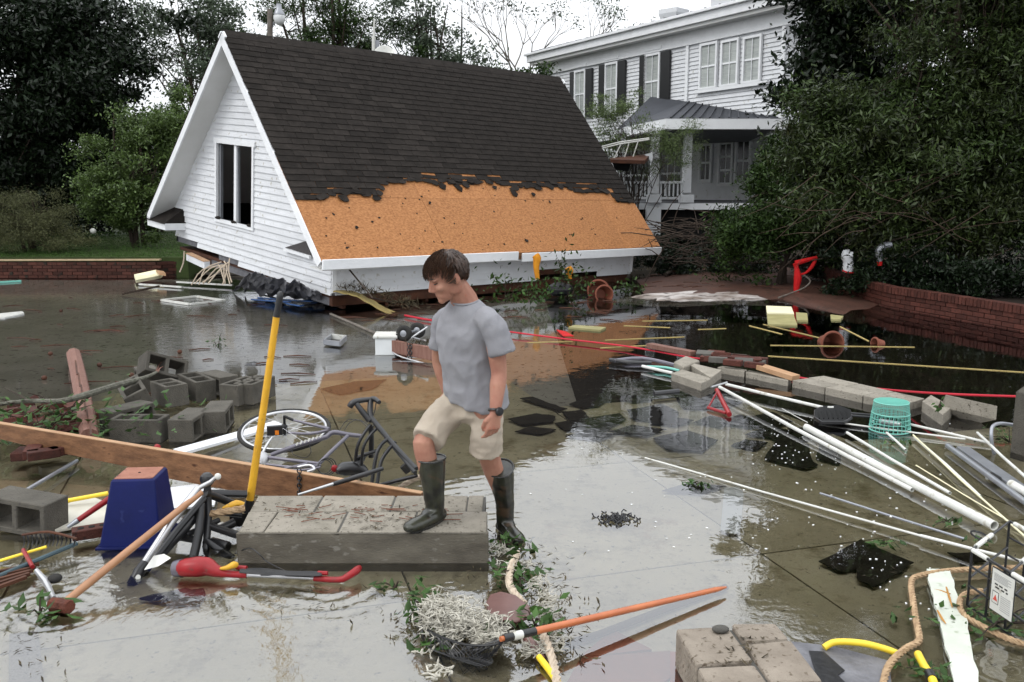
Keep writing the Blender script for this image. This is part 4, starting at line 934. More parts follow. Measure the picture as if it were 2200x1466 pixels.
SOIL = M('garden_soil', (.02, .014, .01), None, 5, .95, .5, 30)
sp_ = [Vector((p.x + .1, p.y + .15, .0)) for p in pr] + [Vector((14, 22, 0)), Vector((pr[0].x, 22, 0))]
for v in sp_: v.z = .16
MB().prism(sp_, .4).build('planting_bed', SOIL, kind='structure', smooth=False)

# ================================================================== PERSON
def remesh(mb, vox, smooth=3, disp=0, name='tmp'):
    me = bpy.data.meshes.new(name); me.from_pydata(mb.v, [], mb.f); ob = bpy.data.objects.new(name, me); COL.objects.link(ob)
    r_ = ob.modifiers.new('r', 'REMESH'); r_.mode = 'VOXEL'; r_.voxel_size = vox
    s_ = ob.modifiers.new('s', 'SMOOTH'); s_.iterations = smooth; s_.factor = .5
    bpy.context.view_layer.update(); dg = bpy.context.evaluated_depsgraph_get()
    m2 = bpy.data.meshes.new_from_object(ob.evaluated_get(dg)); bpy.data.objects.remove(ob)
    n = len(m2.vertices); co = np.empty(n * 3); m2.vertices.foreach_get('co', co); co = co.reshape(-1, 3)
    if disp:
        no = np.empty(n * 3); m2.vertices.foreach_get('normal', no); no = no.reshape(-1, 3)
        co = co + no * np.array([disp(Vector(c)) for c in co])[:, None]
        m2.vertices.foreach_set('co', co.ravel())
    m2.polygons.foreach_set('use_smooth', [True] * len(m2.polygons)); return m2, co
def relink(name, m2, mat, parent, o, label=None):
    m2.transform(Matrix.Translation(-Vector(o))); m2.materials.clear(); m2.materials.append(mat); m2.name = name
    return link(name, m2, parent, label, None, None, None, Vector(o))
man0 = G(1010, 1140)
man = T('person', 'young man in grey T-shirt, khaki shorts and rubber boots stepping off concrete blocks, looking down', 'person', man0)
ls = Vector((.80, -.60, 0)).normalized(); ff = Vector((-.60, -.80, 0)).normalized(); Z = Vector((0, 0, 1))
b = MB()
pel, wst, che, sho = P(1014, 850, 4.72), P(1010, 795, 4.69), P(1004, 728, 4.66), P(1001, 668, 4.64)
nk0, nk1 = P(996, 642, 4.63), P(982, 618, 4.60)
spn = (sho - pel).normalized(); fro = (ff - spn * ff.dot(spn)).normalized()
b.loft([(pel - spn * .08, ls, fro, .15, .10), (pel, ls, fro, .165, .11), (wst, ls, fro, .145, .10), (che, ls, fro, .15, .10), (sho, ls, fro, .105, .07), (sho + spn * .035, ls, fro, .07, .055)], 20)
b.tube([sho, nk0, nk1, P(972, 600, 4.59)], [.085, .07, .06, .056], 14)
shL, elL, wrL = P(1058, 690, 4.50), P(1072, 800, 4.50), P(1064, 884, 4.42)
shR, elR, wrR = P(952, 690, 4.80), P(944, 775, 4.88), P(962, 845, 4.86)
b.tube([shL - Z * .012, shL.lerp(elL, .5), elL, elL.lerp(wrL, .35), wrL], [.042, .049, .041, .042, .028], 14, sub=3)
b.tube([shR - Z * .012, shR.lerp(elR, .5), elR, elR.lerp(wrR, .35), wrR], [.042, .049, .041, .042, .028], 14, sub=3)
# hands
def hand(wr, d, side, pal, curl=.6, sc=1.0):
    """d: along the hand, side: towards the thumb, pal: palm normal"""
    kn = wr + d * .085 * sc
    b.loft([(wr, side, pal, .028, .021), (wr + d * .03, side, pal, .036 * sc, .019), (kn, side, pal, .042 * sc, .015), (kn + d * .008, side, pal, .038 * sc, .012)], 12)
    for i, (off, ln) in enumerate(((.031, .074), (.0105, .082), (-.0105, .076), (-.031, .06))):
        p0 = kn - d * .012 + side * off * sc; dd = d; pts = [p0]; q = p0
        for j, f in enumerate((.45, .32, .23)):
            dd = (dd + pal * (curl * (1 + .25 * j) + .06 * i)).normalized(); q = q + dd * ln * f * sc + (d * .012 if j == 0 else Vector()); pts.append(q)
        b.tube(pts, [.0098, .0092, .0085, .0068], 8)
    t0 = wr + d * .025 + side * .024; b.tube([t0, t0 + (d * .6 + side * .65 + pal * .2).normalized() * .035, t0 + (d * .85 + side * .35 + pal * .4).normalized() * .065, t0 + (d * .95 + pal * .45 + side * .1).normalized() * .085], [.015, .013, .0105, .008], 8)
hd_ = (P(1058, 940, 4.40) - wrL).normalized()
hand(wrL, hd_, (ff * .9 + ls * -.35).normalized(), (-ls - ff * .3).normalized(), .5)
hand(wrR, (pel - elR).normalized(), ff, ls, .5)
# legs
hpL, knL, anL = P(1046, 872, 4.62), P(1052, 985, 4.72), P(1085, 1085, 4.88)
hpR, knR, anR = P(975, 868, 4.80), P(910, 952, 4.56), P(934, 1085, 4.57)
for h_, k_, a_ in ((hpL, knL, anL), (hpR, knR, anR)):
    b.tube([h_, h_.lerp(k_, .5), h_.lerp(k_, .85), k_, k_.lerp(a_, .25), k_.lerp(a_, .6), a_], [.085, .075, .06, .058, .056, .045, .034], 14, sub=2)
b.ball(knR + ff * .022, .034); b.ball(knL + ff * .02, .034)
# head
fh = Vector((-.86, -.40, -.34)).normalized(); uh0 = Vector((-.30, -.12, 1)); uh = (uh0 - fh * uh0.dot(fh)).normalized(); lh = uh.cross(fh).normalized()
if lh.dot(ls) < 0: lh = -lh
HC = P(962, 591, 4.57); F3 = (fh, lh, uh)
def hq(f_, l_, u_): return HC + fh * f_ + lh * l_ + uh * u_
HS = 1.05
def hb(f_, l_, u_, a, bb, c): b.ball(hq(f_ * HS, l_ * HS, u_ * HS), a * HS, bb * HS, c * HS, F3, 16, 10)
hb(-.005, 0, .02, .098, .077, .088); hb(.03, 0, -.03, .068, .062, .07); hb(.045, 0, -.075, .045, .044, .042); hb(.07, 0, -.103, .02, .022, .018)
hb(.0, .045, -.05, .045, .018, .045); hb(.0, -.045, -.05, .045, .018, .045)
for s_ in (-1, 1):
    hb(.082, .03 * s_, .008, .014, .028, .009); hb(.07, .038 * s_, -.035, .02, .022, .018)
    hb(-.012, .079 * s_, -.018, .017, .009, .03); hb(-.006, .077 * s_, -.035, .010, .008, .013)
b.tube([hq(.088 * HS, 0, .004 * HS), hq(.099 * HS, 0, -.02 * HS), hq(.110 * HS, 0, -.040 * HS), hq(.092 * HS, 0, -.050 * HS)], [.010, .0115, .0135, .009], 8)
hb(.098, .011, -.047, .009, .007, .007); hb(.098, -.011, -.047, .009, .007, .007)
hb(.080, 0, -.070, .013, .020, .0055); hb(.078, 0, -.080, .013, .018, .0065); hb(.085, 0, .04, .02, .045, .03)
m2, co = remesh(b, .0055, 2)
relink('body', m2, SKIN, man, man0)
for s_ in (-1, 1):
    MB().tube([hq(.094 * HS, .014 * s_ * HS, .014 * HS), hq(.098 * HS, .03 * s_ * HS, .019 * HS), hq(.082 * HS, .05 * s_ * HS, .012 * HS)], [.003, .0038, .002], 6).build('eyebrow', HAIR, man)
    MB().tube([hq(.088 * HS, .017 * s_ * HS, -.008 * HS), hq(.0885 * HS, .031 * s_ * HS, -.012 * HS), hq(.077 * HS, .045 * s_ * HS, -.009 * HS)], [.002, .0032, .002], 6).build('eyelash', HAIR, man)
MB().tube([hq(.083 * HS, -.017 * HS, -.0775 * HS), hq(.0915 * HS, 0, -.0752 * HS), hq(.083 * HS, .017 * HS, -.0775 * HS)], [.001, .0015, .001], 5).build('mouth', M('lip_line', (.2, .05, .04), None, 5, .5), man)
# hair
rr = random.Random(5); cap = MB()
def hdir(th, ph): return fh * (math.cos(ph) * math.cos(th)) + lh * (math.cos(ph) * math.sin(th)) + uh * math.sin(ph)
vs = []; nt_, np_ = 40, 20
def covered(d):
    f_, u_, l_ = d.dot(fh), d.dot(uh), abs(d.dot(lh))
    if f_ > .25: return u_ > .46 - .1 * l_
    if f_ > -.15: return u_ > .22 - (.25 - f_) * 1.6 
    return u_ > -.62
def hr(d, ex): 
    return HC + uh * .02 * HS + Vector(fh * d.dot(fh) * (.101 + ex) + lh * d.dot(lh) * (.080 + ex) + uh * d.dot(uh) * (.091 + ex)) * HS
hb_ = MB()
for i in range(nt_):
    for j in range(np_):
        ds = [hdir(2 * math.pi * (i + a) / nt_, -math.pi / 2 + math.pi * (j + c) / np_) for a, c in ((0, 0), (1, 0), (1, 1), (0, 1))]
        if all(covered(d) for d in ds): hb_.add([hr(d, .003 + .002 * noise.noise(d * 5)) for d in ds], [(0, 1, 2, 3)])
hb_.build('hair', HAIR, man)
hs2 = MB(); crown_d = (uh * .9 - fh * .35).normalized()
for k in range(3400):
    d = Vector((rr.gauss(0, 1), rr.gauss(0, 1), rr.gauss(0, 1))).normalized()
    if not covered(d): continue
    away = (d - crown_d * d.dot(crown_d)); away = (away.normalized() if away.length > .05 else fh) + fh * (.5 if d.dot(fh) > -.2 else -.15) - uh * .3
    ln = rr.uniform(.35, .6); pts = []
    for q in (0, .35, .7, 1):
        dd = (d + (away - d * away.dot(d)).normalized() * ln * q).normalized()
        pts.append(hr(dd, .004 + .009 * math.sin(q * 3) + (.004 if d.dot(uh) > .3 else 0) + rr.uniform(-.0015, .002)) - uh * (.010 * q * q))
    hs2.tube(pts, [.0010, .0014, .0012, .0004], 3, caps=False)
hs2.build('hair_strands', HAIR, man)
# shirt
def rg(v): return .35 - abs(noise.noise(v))
def fold(c): return .014 * rg(Vector((c.x * 7 + c.z * 6, c.y * 7, c.z * 5 - c.x * 9))) + .008 * rg(Vector((c.x * 15 - c.z * 9, c.y * 12 + 3, c.z * 11 + c.x * 5))) + .003 * noise.noise(Vector((c.x * 9 + c.z * 5, c.y * 9, c.z * 6 - c.x * 8))) + .0022 * noise.noise(Vector((c.x * 24, c.y * 24, c.z * 15 + c.x * 14)))
b = MB()
hemc = P(1024, 852, 4.70)
dn_ = -spn
tilt = (ls * .96 + Vector((0, 0, -.22))).normalized()
b.loft([(hemc + dn_ * .012, tilt, fro, .186, .142), (hemc, tilt, fro, .188, .144), (P(1018, 815, 4.69), ls, fro, .168, .130), (P(1008, 770, 4.67), ls, fro, .162, .126), (che, ls, fro, .172, .128), (P(1002, 700, 4.65), ls, fro, .168, .114), (P(1003, 688, 4.645), ls, fro, .160, .102), (sho, ls, fro, .135, .090), (sho + spn * .028, ls, fro, .104, .080), (sho + spn * .05, ls, fro, .082, .070)], 24, 2.2)
seL, seR = P(1079, 757, 4.49), P(946, 745, 4.83)
b.tube([shL + (sho - shL) * .35, shL + Vector((-.008, 0, -.01)), shL.lerp(seL, .5), seL, seL + (seL - shL).normalized() * .004], [.06, .061, .063, .067, .066], 16, sub=2)
b.tube([shR + (sho - shR) * .35, shR, shR.lerp(seR, .5), seR, seR + (seR - shR).normalized() * .004], [.058, .06, .06, .063, .062], 16, sub=2)
m2, co = remesh(b, .008, 3, fold); relink('t_shirt', m2, SHIRT, man, man0)
MB().ring(sho + spn * .056 + fro * .004, .074, .0055, spn, 26, 6, .88).build('collar', SHIRT, man)
for c_, e_, r_ in ((seL, shL, .0665), (seR, shR, .0625)): MB().ring(c_ + (e_ - c_).normalized() * .006, r_, .0035, (c_ - e_), 24, 5).build('sleeve_hem', SHIRT, man)
# shorts
b = MB()
hmL, hmR = P(1044, 970, 4.66), P(920, 944, 4.565)
b.loft([(P(1012, 818, 4.72), tilt, fro, .155, .118), (P(1014, 850, 4.72), tilt, fro, .172, .128), (P(1013, 885, 4.72), ls, ff, .168, .128), (P(1013, 905, 4.72), ls, ff, .12, .1)], 20, 2.3)
b.tube([P(1042, 862, 4.65), P(1046, 900, 4.64), P(1045, 935, 4.64), hmL, hmL - Z * .004], [.092, .09, .088, .09, .089], 18, sub=2)
b.tube([P(984, 866, 4.78), P(958, 892, 4.70), P(938, 913, 4.63), hmR, hmR + (hmR - hpR).normalized() * .004], [.095, .094, .09, .088, .087], 18, sub=2)
m2, co = remesh(b, .008, 3, lambda c: .018 * rg(Vector((c.x * 8 - c.z * 8, c.y * 8, c.z * 4 + c.x * 9))) + .009 * rg(Vector((c.x * 6, c.y * 9 + 7, c.z * 22))) - .006 + .0015 * noise.noise(c * 30)); relink('shorts', m2, SHORT, man, man0)
# boots
for a_, k_, top, toe, nm in ((anR, knR, P(927, 985, 4.565), G(884, 1131, .20), 0), (anL, knL, P(1075, 1006, 4.76), G(1101, 1146, .03), 1)):
    b = MB(); ax = (a_ - top).normalized()
    zz = .165 if nm == 0 else -.02
    heel = Vector((a_.x, a_.y, zz)) + Vector((0, 0, .035)); toe = Vector((toe.x, toe.y, zz + .04)); td = Vector((toe.x - heel.x, toe.y - heel.y, 0)).normalized(); sd_ = td.cross(Z)
    if nm == 1: td = Vector((.42, -1, 0)).normalized(); sd_ = td.cross(Z); toe = heel + td * .185
    else: toe = heel + td * .185
    b.tube([top, top.lerp(a_, .3), top.lerp(a_, .75), a_, Vector((a_.x, a_.y, zz + .05))], [.074, .069, .056, .052, .048], 18, sub=2)
    b.loft([(heel - td * .065 + Z * .0, sd_, Z, .03, .03), (heel - td * .045, sd_, Z, .042, .034), (heel + td * .03, sd_, Z, .044, .042), (heel + td * .10, sd_, Z, .048, .036), (heel + td * .16, sd_, Z, .048, .031), (toe + td * .025, sd_, Z, .036, .025), (toe + td * .045, sd_, Z, .016, .014)], 16)
    b.loft([(heel + td * .0 + Z * .05, sd_, td, .046, .05), (heel + td * .055 + Z * .035, sd_, td, .042, .03)], 12)
    m2, co = remesh(b, .006, 3, lambda c: .0025 * noise.noise(Vector((c.x * 10, c.y * 10, c.z * 26)))); bo = relink('boot', m2, BOOT, man, man0)
    MB().ring(top, .074, .005, ax, 26, 6).build('boot_rim', BOOTF, bo)
    so = MB(); ol = []
    for i in range(24):
        t_ = 2 * math.pi * i / 24; f_ = math.cos(t_); w_ = (.047 if f_ > 0 else .042) ; ol.append(heel + td * (.055 + f_ * .13 if f_ > 0 else .055 + f_ * .125) + sd_ * math.sin(t_) * w_ * (1 - .15 * abs(f_)))
    for v in ol: v.z = zz + .016
    so.prism(ol, .02).build('boot_sole', BOOTF, bo)
wd_ = (wrL - elL).normalized(); wt = MB(); wc = wrL - wd_ * .004; wt.ring(wc, .033, .0065, wd_, 24, 6).build('watch_strap', BLK, man)
wn = (ls * .75 + ff * -.1 + Vector((.3, -.7, 0))).normalized(); MB().lathe(wc + wn * .026, [(.022, 0), (.023, .006), (.021, .013), (.017, .014)], axis=wn, n=20).build('watch_face', BLK, man)

# ================================================================== BLOCKS AND MASONRY
def blockq(q4, z, th, parent, mat=CONC, name='concrete_block', lab=None, cat=None, bev=.006, jit=.006, group=None):
    """block from its four top corners (sight lines met at height z)"""
    q = [p.copy() if isinstance(p, Vector) else G(p[0], p[1], p[2] if len(p) > 2 else z) for p in q4]
    c = sum(q, Vector()) / 4; q = [c + (p - c) * (1 - .006 / max(.05, (p - c).length)) + Vector((0, 0, random.uniform(-1, 1) * jit * .4)) for p in q]
    return MB().prism(q, th).build(name, mat, parent, lab, cat, group, smooth=False, bev=bev)
yf, ym_, yb2 = G(770, 1143, .165).y, G(770, 1099, .165).y, G(770, 1064, .165).y
bp_ = T('block_platform', 'toppled slab of pale concrete blocks that the young man steps on', 'concrete block slab', Vector((G(780, 1143, .165).x, ym_, -.06)))
def xa(px, py): return G(px, py, .165).x
fr_x = [xa(512, 1143), xa(565, 1143), xa(725, 1143), xa(884, 1143), xa(1046, 1143)]
bk_x = [xa(553, 1064), xa(696, 1064), xa(851, 1064), xa(1007, 1064), xa(1040, 1064)]
xl0, xl1 = xa(512, 1143), xa(534, 1099)
for i in range(4):
    q = [Vector((fr_x[i], yf, .165)), Vector((fr_x[i + 1], yf, .165)), Vector((fr_x[i + 1], ym_, .165)), Vector((fr_x[i] if i else xl1, ym_, .165))]
    blockq(q, .165, .21, bp_)
    q = [Vector((bk_x[i] if i else xa(534, 1099), ym_, .165)), Vector((bk_x[i + 1], ym_, .165)), Vector((bk_x[i + 1], yb2, .165)), Vector((bk_x[i], yb2, .165))]
    blockq(q, .165, .21, bp_)
MB().box(((fr_x[0] + fr_x[4]) / 2 + .08, (yf + yb2) / 2, .05), (fr_x[4] - fr_x[0] - .2, yb2 - yf - .04, .22)).build('mortar_bed', MORT, bp_, smooth=False)
WETC = M('wet_stained_shaded_concrete', (.12, .108, .085), (.055, .048, .038), 5, .6, .35, 70, spots=(.15, .14, .12), spot_scale=16, spot_amt=.15, stretch=(1, 1, 2.2))  # wet stained front, its colour also darkened as shade against the lighter tops
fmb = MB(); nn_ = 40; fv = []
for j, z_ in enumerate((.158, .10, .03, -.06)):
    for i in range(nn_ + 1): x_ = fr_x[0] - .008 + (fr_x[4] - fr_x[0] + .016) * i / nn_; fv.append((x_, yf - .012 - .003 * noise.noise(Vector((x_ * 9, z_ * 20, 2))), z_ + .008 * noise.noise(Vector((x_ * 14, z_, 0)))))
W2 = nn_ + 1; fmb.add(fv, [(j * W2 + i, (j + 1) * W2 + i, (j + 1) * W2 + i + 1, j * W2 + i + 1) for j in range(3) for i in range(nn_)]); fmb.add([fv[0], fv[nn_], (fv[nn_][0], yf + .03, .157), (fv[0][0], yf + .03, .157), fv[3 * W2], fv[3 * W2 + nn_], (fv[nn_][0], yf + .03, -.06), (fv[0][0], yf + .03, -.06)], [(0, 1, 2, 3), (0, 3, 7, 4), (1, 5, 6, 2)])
fmb.build('shaded_footing_face', WETC, bp_)
# near right platform
bq = T('block_platform', 'chunk of rough brown concrete blocks cut off by the bottom edge right of centre', 'concrete block slab', G(1600, 1400, -.05))
A_, B_, C_, D_ = G(1449, 1347, .17), G(1668, 1334, .17), G(1850, 1560, .17), G(1572, 1560, .17)
def bil(u, v): return A_.lerp(B_, u).lerp(D_.lerp(C_, u), v)
for (u0, u1, v0, v1) in ((0, .52, 0, .42), (0, .52, .43, .97), (.54, 1, .0, .20), (.54, 1, .21, .62), (.54, 1, .63, 1)):
    blockq([bil(u0, v0), bil(u1, v0), bil(u1, v1), bil(u0, v1)], .17, .17, bq, M('brown_concrete', (.25, .215, .175), (.15, .125, .1), 8, .9, .9, 60, vary=.08, spots=(.09, .07, .05), spot_scale=35, spot_amt=.3) if u0 == 0 and v0 == 0 else bpy.data.materials['brown_concrete'], bev=.012, jit=.02)
MB().prism([bil(.03, .02), bil(.97, .03), bil(.97, .97), bil(.03, .97)], .12).build('mortar_bed', MORT, bq, smooth=False, origin=None).location.z -= .02
kn_ = G(1548, 1352, .18); MB().ball(kn_, .035, .022, .016).build('mortar_lump', MORT, bq)
# submerged base course under it
# right rows
rows = T('block_row', 'long double row of pale blocks lying between the black flood pool and the white pipes', 'concrete block slab', G(1840, 860, 0))
ra, rb, rc, rd = G(1701, 817 , .07), G(1769, 807 , .07), G(1988, 856 , .07), G(1942, 869, .07)
def bl2(u, v): return ra.lerp(rd, u).lerp(rb.lerp(rc, u), v)
for u0, u1, v0, v1 in ((0, .32, 0, .5), (.32, .66, 0, .5), (.66, 1, 0, .5), (0, .38, .5, 1), (.38, .72, .5, 1), (.72, 1, .5, 1)): blockq([bl2(u0, v0), bl2(u1, v0), bl2(u1, v1), bl2(u0, v1)], .07, .14, rows)
gp = 'loose blocks right of the young man'
def lone(q4, z, th, lab, mat=CONC, nm='concrete_block', group=gp, bev=.006): return blockq(q4, z, th, None, mat, nm, lab, 'concrete block', bev=bev, group=group)
lone([(1441, 802), (1466, 793), (1531, 813), (1507, 824)], .075, .12, 'pale block with two long sides, nearest the top of the white pipes')
lone([(1482, 784), (1490, 781), (1552, 795), (1528, 812)], .085, .13, 'block lying just behind the pale one at the head of the white pipes')
lone([(1446, 777), (1473, 764), (1505, 774), (1468, 789)], .1, .1, 'broken angular chunk of concrete resting left of the jagged brick piece', bev=.015)
lone([(1540, 789), (1552, 786), (1607, 795), (1600, 799)], .06, .11, 'narrow block end to end with a longer one below the jagged brick piece')
lone([(1601, 799), (1608, 795), (1702, 811), (1694, 818)], .06, .11, 'long narrow block pointing at the left end of the double block row')
lone([(1980, 862), (2000, 848), (2048, 874), (2025, 892)], .09, .16, 'square tilted block behind the turquoise basket with a seedling on it')
lone([(2024, 862, .07), (2030, 847, .2), (2145, 872, .18), (2084, 886, .06)], .13, .12, 'block tilted up at one end standing alone right of the turquoise basket')
lone([(2180, 842), (2198, 828, .5), (2215, 828, .5), (2215, 850)], .45, .5, 'grey concrete pier cut off by the right edge above the bent pipe', CONCD, 'concrete_pier')
bc = T('brick_chunk', 'jagged chunk of red brick masonry with broken mortar beside the pale blocks', 'brick rubble', G(1600, 790, 0))
for i in range(26):
    q = G(random.uniform(1515, 1640), 0 * i + random.uniform(760, 784), .1); q = G(1515 + i * 4.6, 765 + i * .6 + random.uniform(-7, 7), .08 + random.random() * .05)
    MB().box(q, (.19, .09, .06), Matrix.Rotation(random.uniform(-.4, .1) - .25, 3, 'Z') @ Matrix.Rotation(random.gauss(0, .15), 3, 'X')).build('brick', BRICK if i % 3 else MORT, bc, smooth=False, bev=.006)
tag_ = MB().beam(G(1633, 788, .12), G(1710, 812, .08), .12, .045).build('timber_offcut', PLANKTOP, None, 'short pale orange timber offcut between the block rows', 'timber', smooth=False)
MB().beam(G(1395, 742, .1), G(1490, 760, .1), .1, .05).build('timber_offcut', POST, None, 'reddish wet timber lying above the blue and green hoses', 'timber', smooth=False)
# hollow blocks
def cmu_bm():
    xs_ = [-.198, -.165, -.018, .018, .165, .198]; ys_ = [-.098, -.066, .066, .098]; mb = MB(); h = .095
    solid = lambda i, j: 0 <= i < 5 and 0 <= j < 3 and not (j == 1 and i in (1, 3))
    for i in range(5):
        for j in range(3):
            if not solid(i, j): continue
            x0, x1, y0, y1 = xs_[i], xs_[i + 1], ys_[j], ys_[j + 1]
            mb.add([(x0, y0, h), (x1, y0, h), (x1, y1, h), (x0, y1, h)], [(0, 1, 2, 3)]); mb.add([(x0, y0, -h), (x1, y0, -h), (x1, y1, -h), (x0, y1, -h)], [(3, 2, 1, 0)])
            for di, dj, a, b in ((1, 0, (x1, y0), (x1, y1)), (-1, 0, (x0, y1), (x0, y0)), (0, 1, (x1, y1), (x0, y1)), (0, -1, (x0, y0), (x1, y0))):
                if not solid(i + di, j + dj): mb.add([(*a, -h), (*b, -h), (*b, h), (*a, h)], [(0, 1, 2, 3)])
    return mb
hb0 = None
def cmu(loc, rot, lab):
    global hb0
    if hb0 is None:
        hb0 = cmu_bm().build('hollow_block', CONCD, None, lab, 'concrete block', 'hollow concrete blocks in the left heap', smooth=False, origin=(0, 0, 0)); o = hb0
        import bmesh
        bm_ = bmesh.new(); bm_.from_mesh(o.data); bmesh.ops.remove_doubles(bm_, verts=bm_.verts, dist=.0005); bm_.to_mesh(o.data); bm_.free()
        bv = o.modifiers.new('b', 'BEVEL'); bv.width = .005; bv.segments = 1; bv.limit_method = 'ANGLE'
    else: o = hb0.copy(); COL.objects.link(o); o['label'] = lab; o['group'] = 'hollow concrete blocks in the left heap'
    o.location = loc; o.rotation_euler = [R(a) for a in rot]; return o
def L_(px, py, z, dy=0): q = G(px, py, 0); return Vector((q.x, q.y + dy, z))
cmu(L_(291, 951, .08, .10), (0, 0, -2), 'hollow block lying broadside at the front of the left heap, two cells facing up')
cmu(L_(390, 950, .075, .20), (90, 0, -92), 'block at the front of the heap showing one dark cell on its left side')
cmu(L_(447, 935, .075, .25), (90, 0, -83), 'smooth-topped block at the right end of the left heap')
cmu(L_(275, 900, .16, .18), (24, 8, -58), 'hollow block tilted towards the viewer at the back left of the heap')
cmu(L_(338, 890, .12, .30), (2, -2, -50), 'hollow block in the middle of the heap with both cells open upward')
cmu(L_(383, 886, .12, .48), (0, 3, -47), 'hollow block behind the two smooth-topped ones, cells open upward')
cmu(L_(340, 862, .27, .15), (62, 22, 40), 'hollow block leaning steeply on top of the heap')
cmu(L_(412, 880, .07, .75), (90, 0, -42), 'solid-faced block at the back right of the heap')
cmu(L_(262, 868, .10, .6), (90, 0, -60), 'block at the far back left of the heap near the branch')
cmu(L_(236, 940, .07, .35), (90, 0, 60), 'dark flat-topped block at the left end of the heap beside the wood post')
c11 = cmu(L_(508, 872, .095, .18), (0, 0, 72), 'hollow block standing alone in the water right of the heap'); c11b = cmu(L_(538, 868, .095, .16), (0, 0, 75), 'block pressed against the lone hollow block, right of the heap')
cmu(L_(20, 1165, .10, .20), (90, 4, -14), 'large looking hollow block cut off by the left edge behind the rake')
# bricks
gb = 'loose bricks on the left'
def brick(px, py, z, rot, lab, mat=BRICK, sz=(.2, .095, .06)): return MB().box(G(px, py, z), sz, Matrix.Rotation(R(rot[2]), 3, 'Z') @ Matrix.Rotation(R(rot[1]), 3, 'Y') @ Matrix.Rotation(R(rot[0]), 3, 'X')).build('brick', mat, None, lab, 'brick', gb, smooth=False, bev=.008)
bk = T('brick_lump', 'lump of red bricks still mortared together below the long plank', 'brick rubble', G(80, 990, 0))
for i in range(6): MB().box(G(48 + i * 15, 975, .06 + .065 * (i % 2)) + Vector((0, .05 * (i % 3), 0)), (.1, .19, .06) if i < 2 else (.2, .095, .06), R(10 + 8 * i)).build('brick', BRICK if i != 4 else MORT, bk, smooth=False, bev=.006)
bk2 = T('brick_heap', 'heap of broken red bricks under the leafy twigs beside the wood post', 'brick rubble', G(110, 900, 0))
for i in range(16): MB().box(G(random.uniform(20, 205), random.uniform(858, 925), random.uniform(.02, .14)), (.2, .095, .06), Matrix.Rotation(random.uniform(0, 3), 3, 'Z') @ Matrix.Rotation(random.gauss(0, .35), 3, 'X')).build('brick', BRICK, bk2, smooth=False, bev=.006)
hbk = MB(); hbk.box(G(198, 1142, .05), (.2, .09, .055), R(28)); brk = hbk.build('brick', BRICK, None, 'cored red brick with round holes just left of the blue tub', 'brick', gb, smooth=False, bev=.005)
for k in (-1, 0, 1): MB().lathe(G(198, 1142, .05) + Vector((math.cos(R(28)), math.sin(R(28)), 0)) * .055 * k + Vector((0, 0, .025)), [(.017, 0), (.017, .0045)], n=14).build('core_hole', BLACKIN, brk)
brick(300, 1068, .02, (0, 0, 20), 'red brick half hidden behind the blue tub')

# ================================================================== TIMBER, POST, BRANCHES
pa, pb = P(-60, 898, 6.35), P(907, 1058, 5.06)
pl_ = T('long_plank', 'very long pine plank on edge running from the left edge to the block slab', 'plank', (pa + pb) / 2)
d_ = (pb - pa).normalized(); up_ = Vector((0, 0, 1)); up_ = (up_ - d_ * up_.dot(d_)).normalized(); sd2 = d_.cross(up_)
def plk(t, h, o): return pa.lerp(pb, t) - up_ * h + sd2 * o
prof = [(0, .10), (.18, .135), (.42, .155), (.465, .14), (.47, .185), (.6, .19), (.97, .19), (1, .10)]
vs = []; 
for t, h in prof:
    vs += [plk(t, 0.006, -.019), plk(t, 0.006, .019), plk(t, h, .019), plk(t, h, -.019)]
fs = [(i * 4 + k, i * 4 + (k + 1) % 4, (i + 1) * 4 + (k + 1) % 4, (i + 1) * 4 + k) for i in range(len(prof) - 1) for k in range(4)] + [(0, 3, 2, 1), tuple((len(prof) - 1) * 4 + k for k in range(4))]
MB().add(vs, fs).build('board_face', PLANK, pl_, smooth=False)
MB().add([plk(0, 0, -.02), plk(1, 0, -.02), plk(1, 0, .02), plk(0, 0, .02), plk(0, .0055, -.02), plk(1, .0055, -.02), plk(1, .0055, .02), plk(0, .0055, .02)], [(0, 1, 2, 3), (7, 6, 5, 4), (0, 4, 5, 1), (2, 6, 7, 3), (1, 5, 6, 2), (0, 3, 7, 4)]).build('lit_board_edge', PLANKTOP, pl_, smooth=False)  # thin paler strip: light on the plank's top edge put into the colour
ps = T('fallen_post', 'reddish split wooden post lying away from the viewer beside the block heap', 'wood post', G(190, 930, .05))
MB().tube([G(192, 940, .10), G(182, 880, .12), G(170, 815, .12), G(158, 762, .10)], [.068, .07, .072, .075], 9, sub=2).build('log', POST, ps, ang=25)
for k in range(6): a = .3 * k; MB().beam(G(196 - k * 6, 935 - k * 26, .19), G(192 - k * 6, 905 - k * 26, .195), .012, .006).build('split_crack', DARKWOOD, ps, smooth=False)
br = T('fallen_branch', 'long lichen-grey branch lying across the post and the block heap', 'branch', G(160, 850, .1))
MB().tube([G(-30, 872, .25), G(60, 862, .28), G(128, 862, .3), G(180, 850, .32), G(250, 828, .30), G(310, 812, .28), G(342, 797, .28)], [.016, .018, .02, .026, .026, .018, .01], 8, sub=3).build('limb', M('lichen_bark', (.16, .16, .13), (.05, .045, .035), 30, .9, .9, 60), br)
for k, (x, y, x2, y2, z2) in enumerate([(335, 800, 347, 778, .34), (338, 800, 350, 788, .3), (60, 862, 10, 835, .3), (110, 862, 60, 845, .33), (180, 850, 150, 880, .1), (30, 866, -20, 880, .2), (90, 862, 130, 880, .15), (200, 846, 140, 900, .1)]):
    MB().tube([G(x, y, .28), G((x + x2) / 2, (y + y2) / 2 - 3, .3), G(x2, y2, z2)], [.008, .006, .003], 5).build('twig', POST if k < 2 else BARK, br)
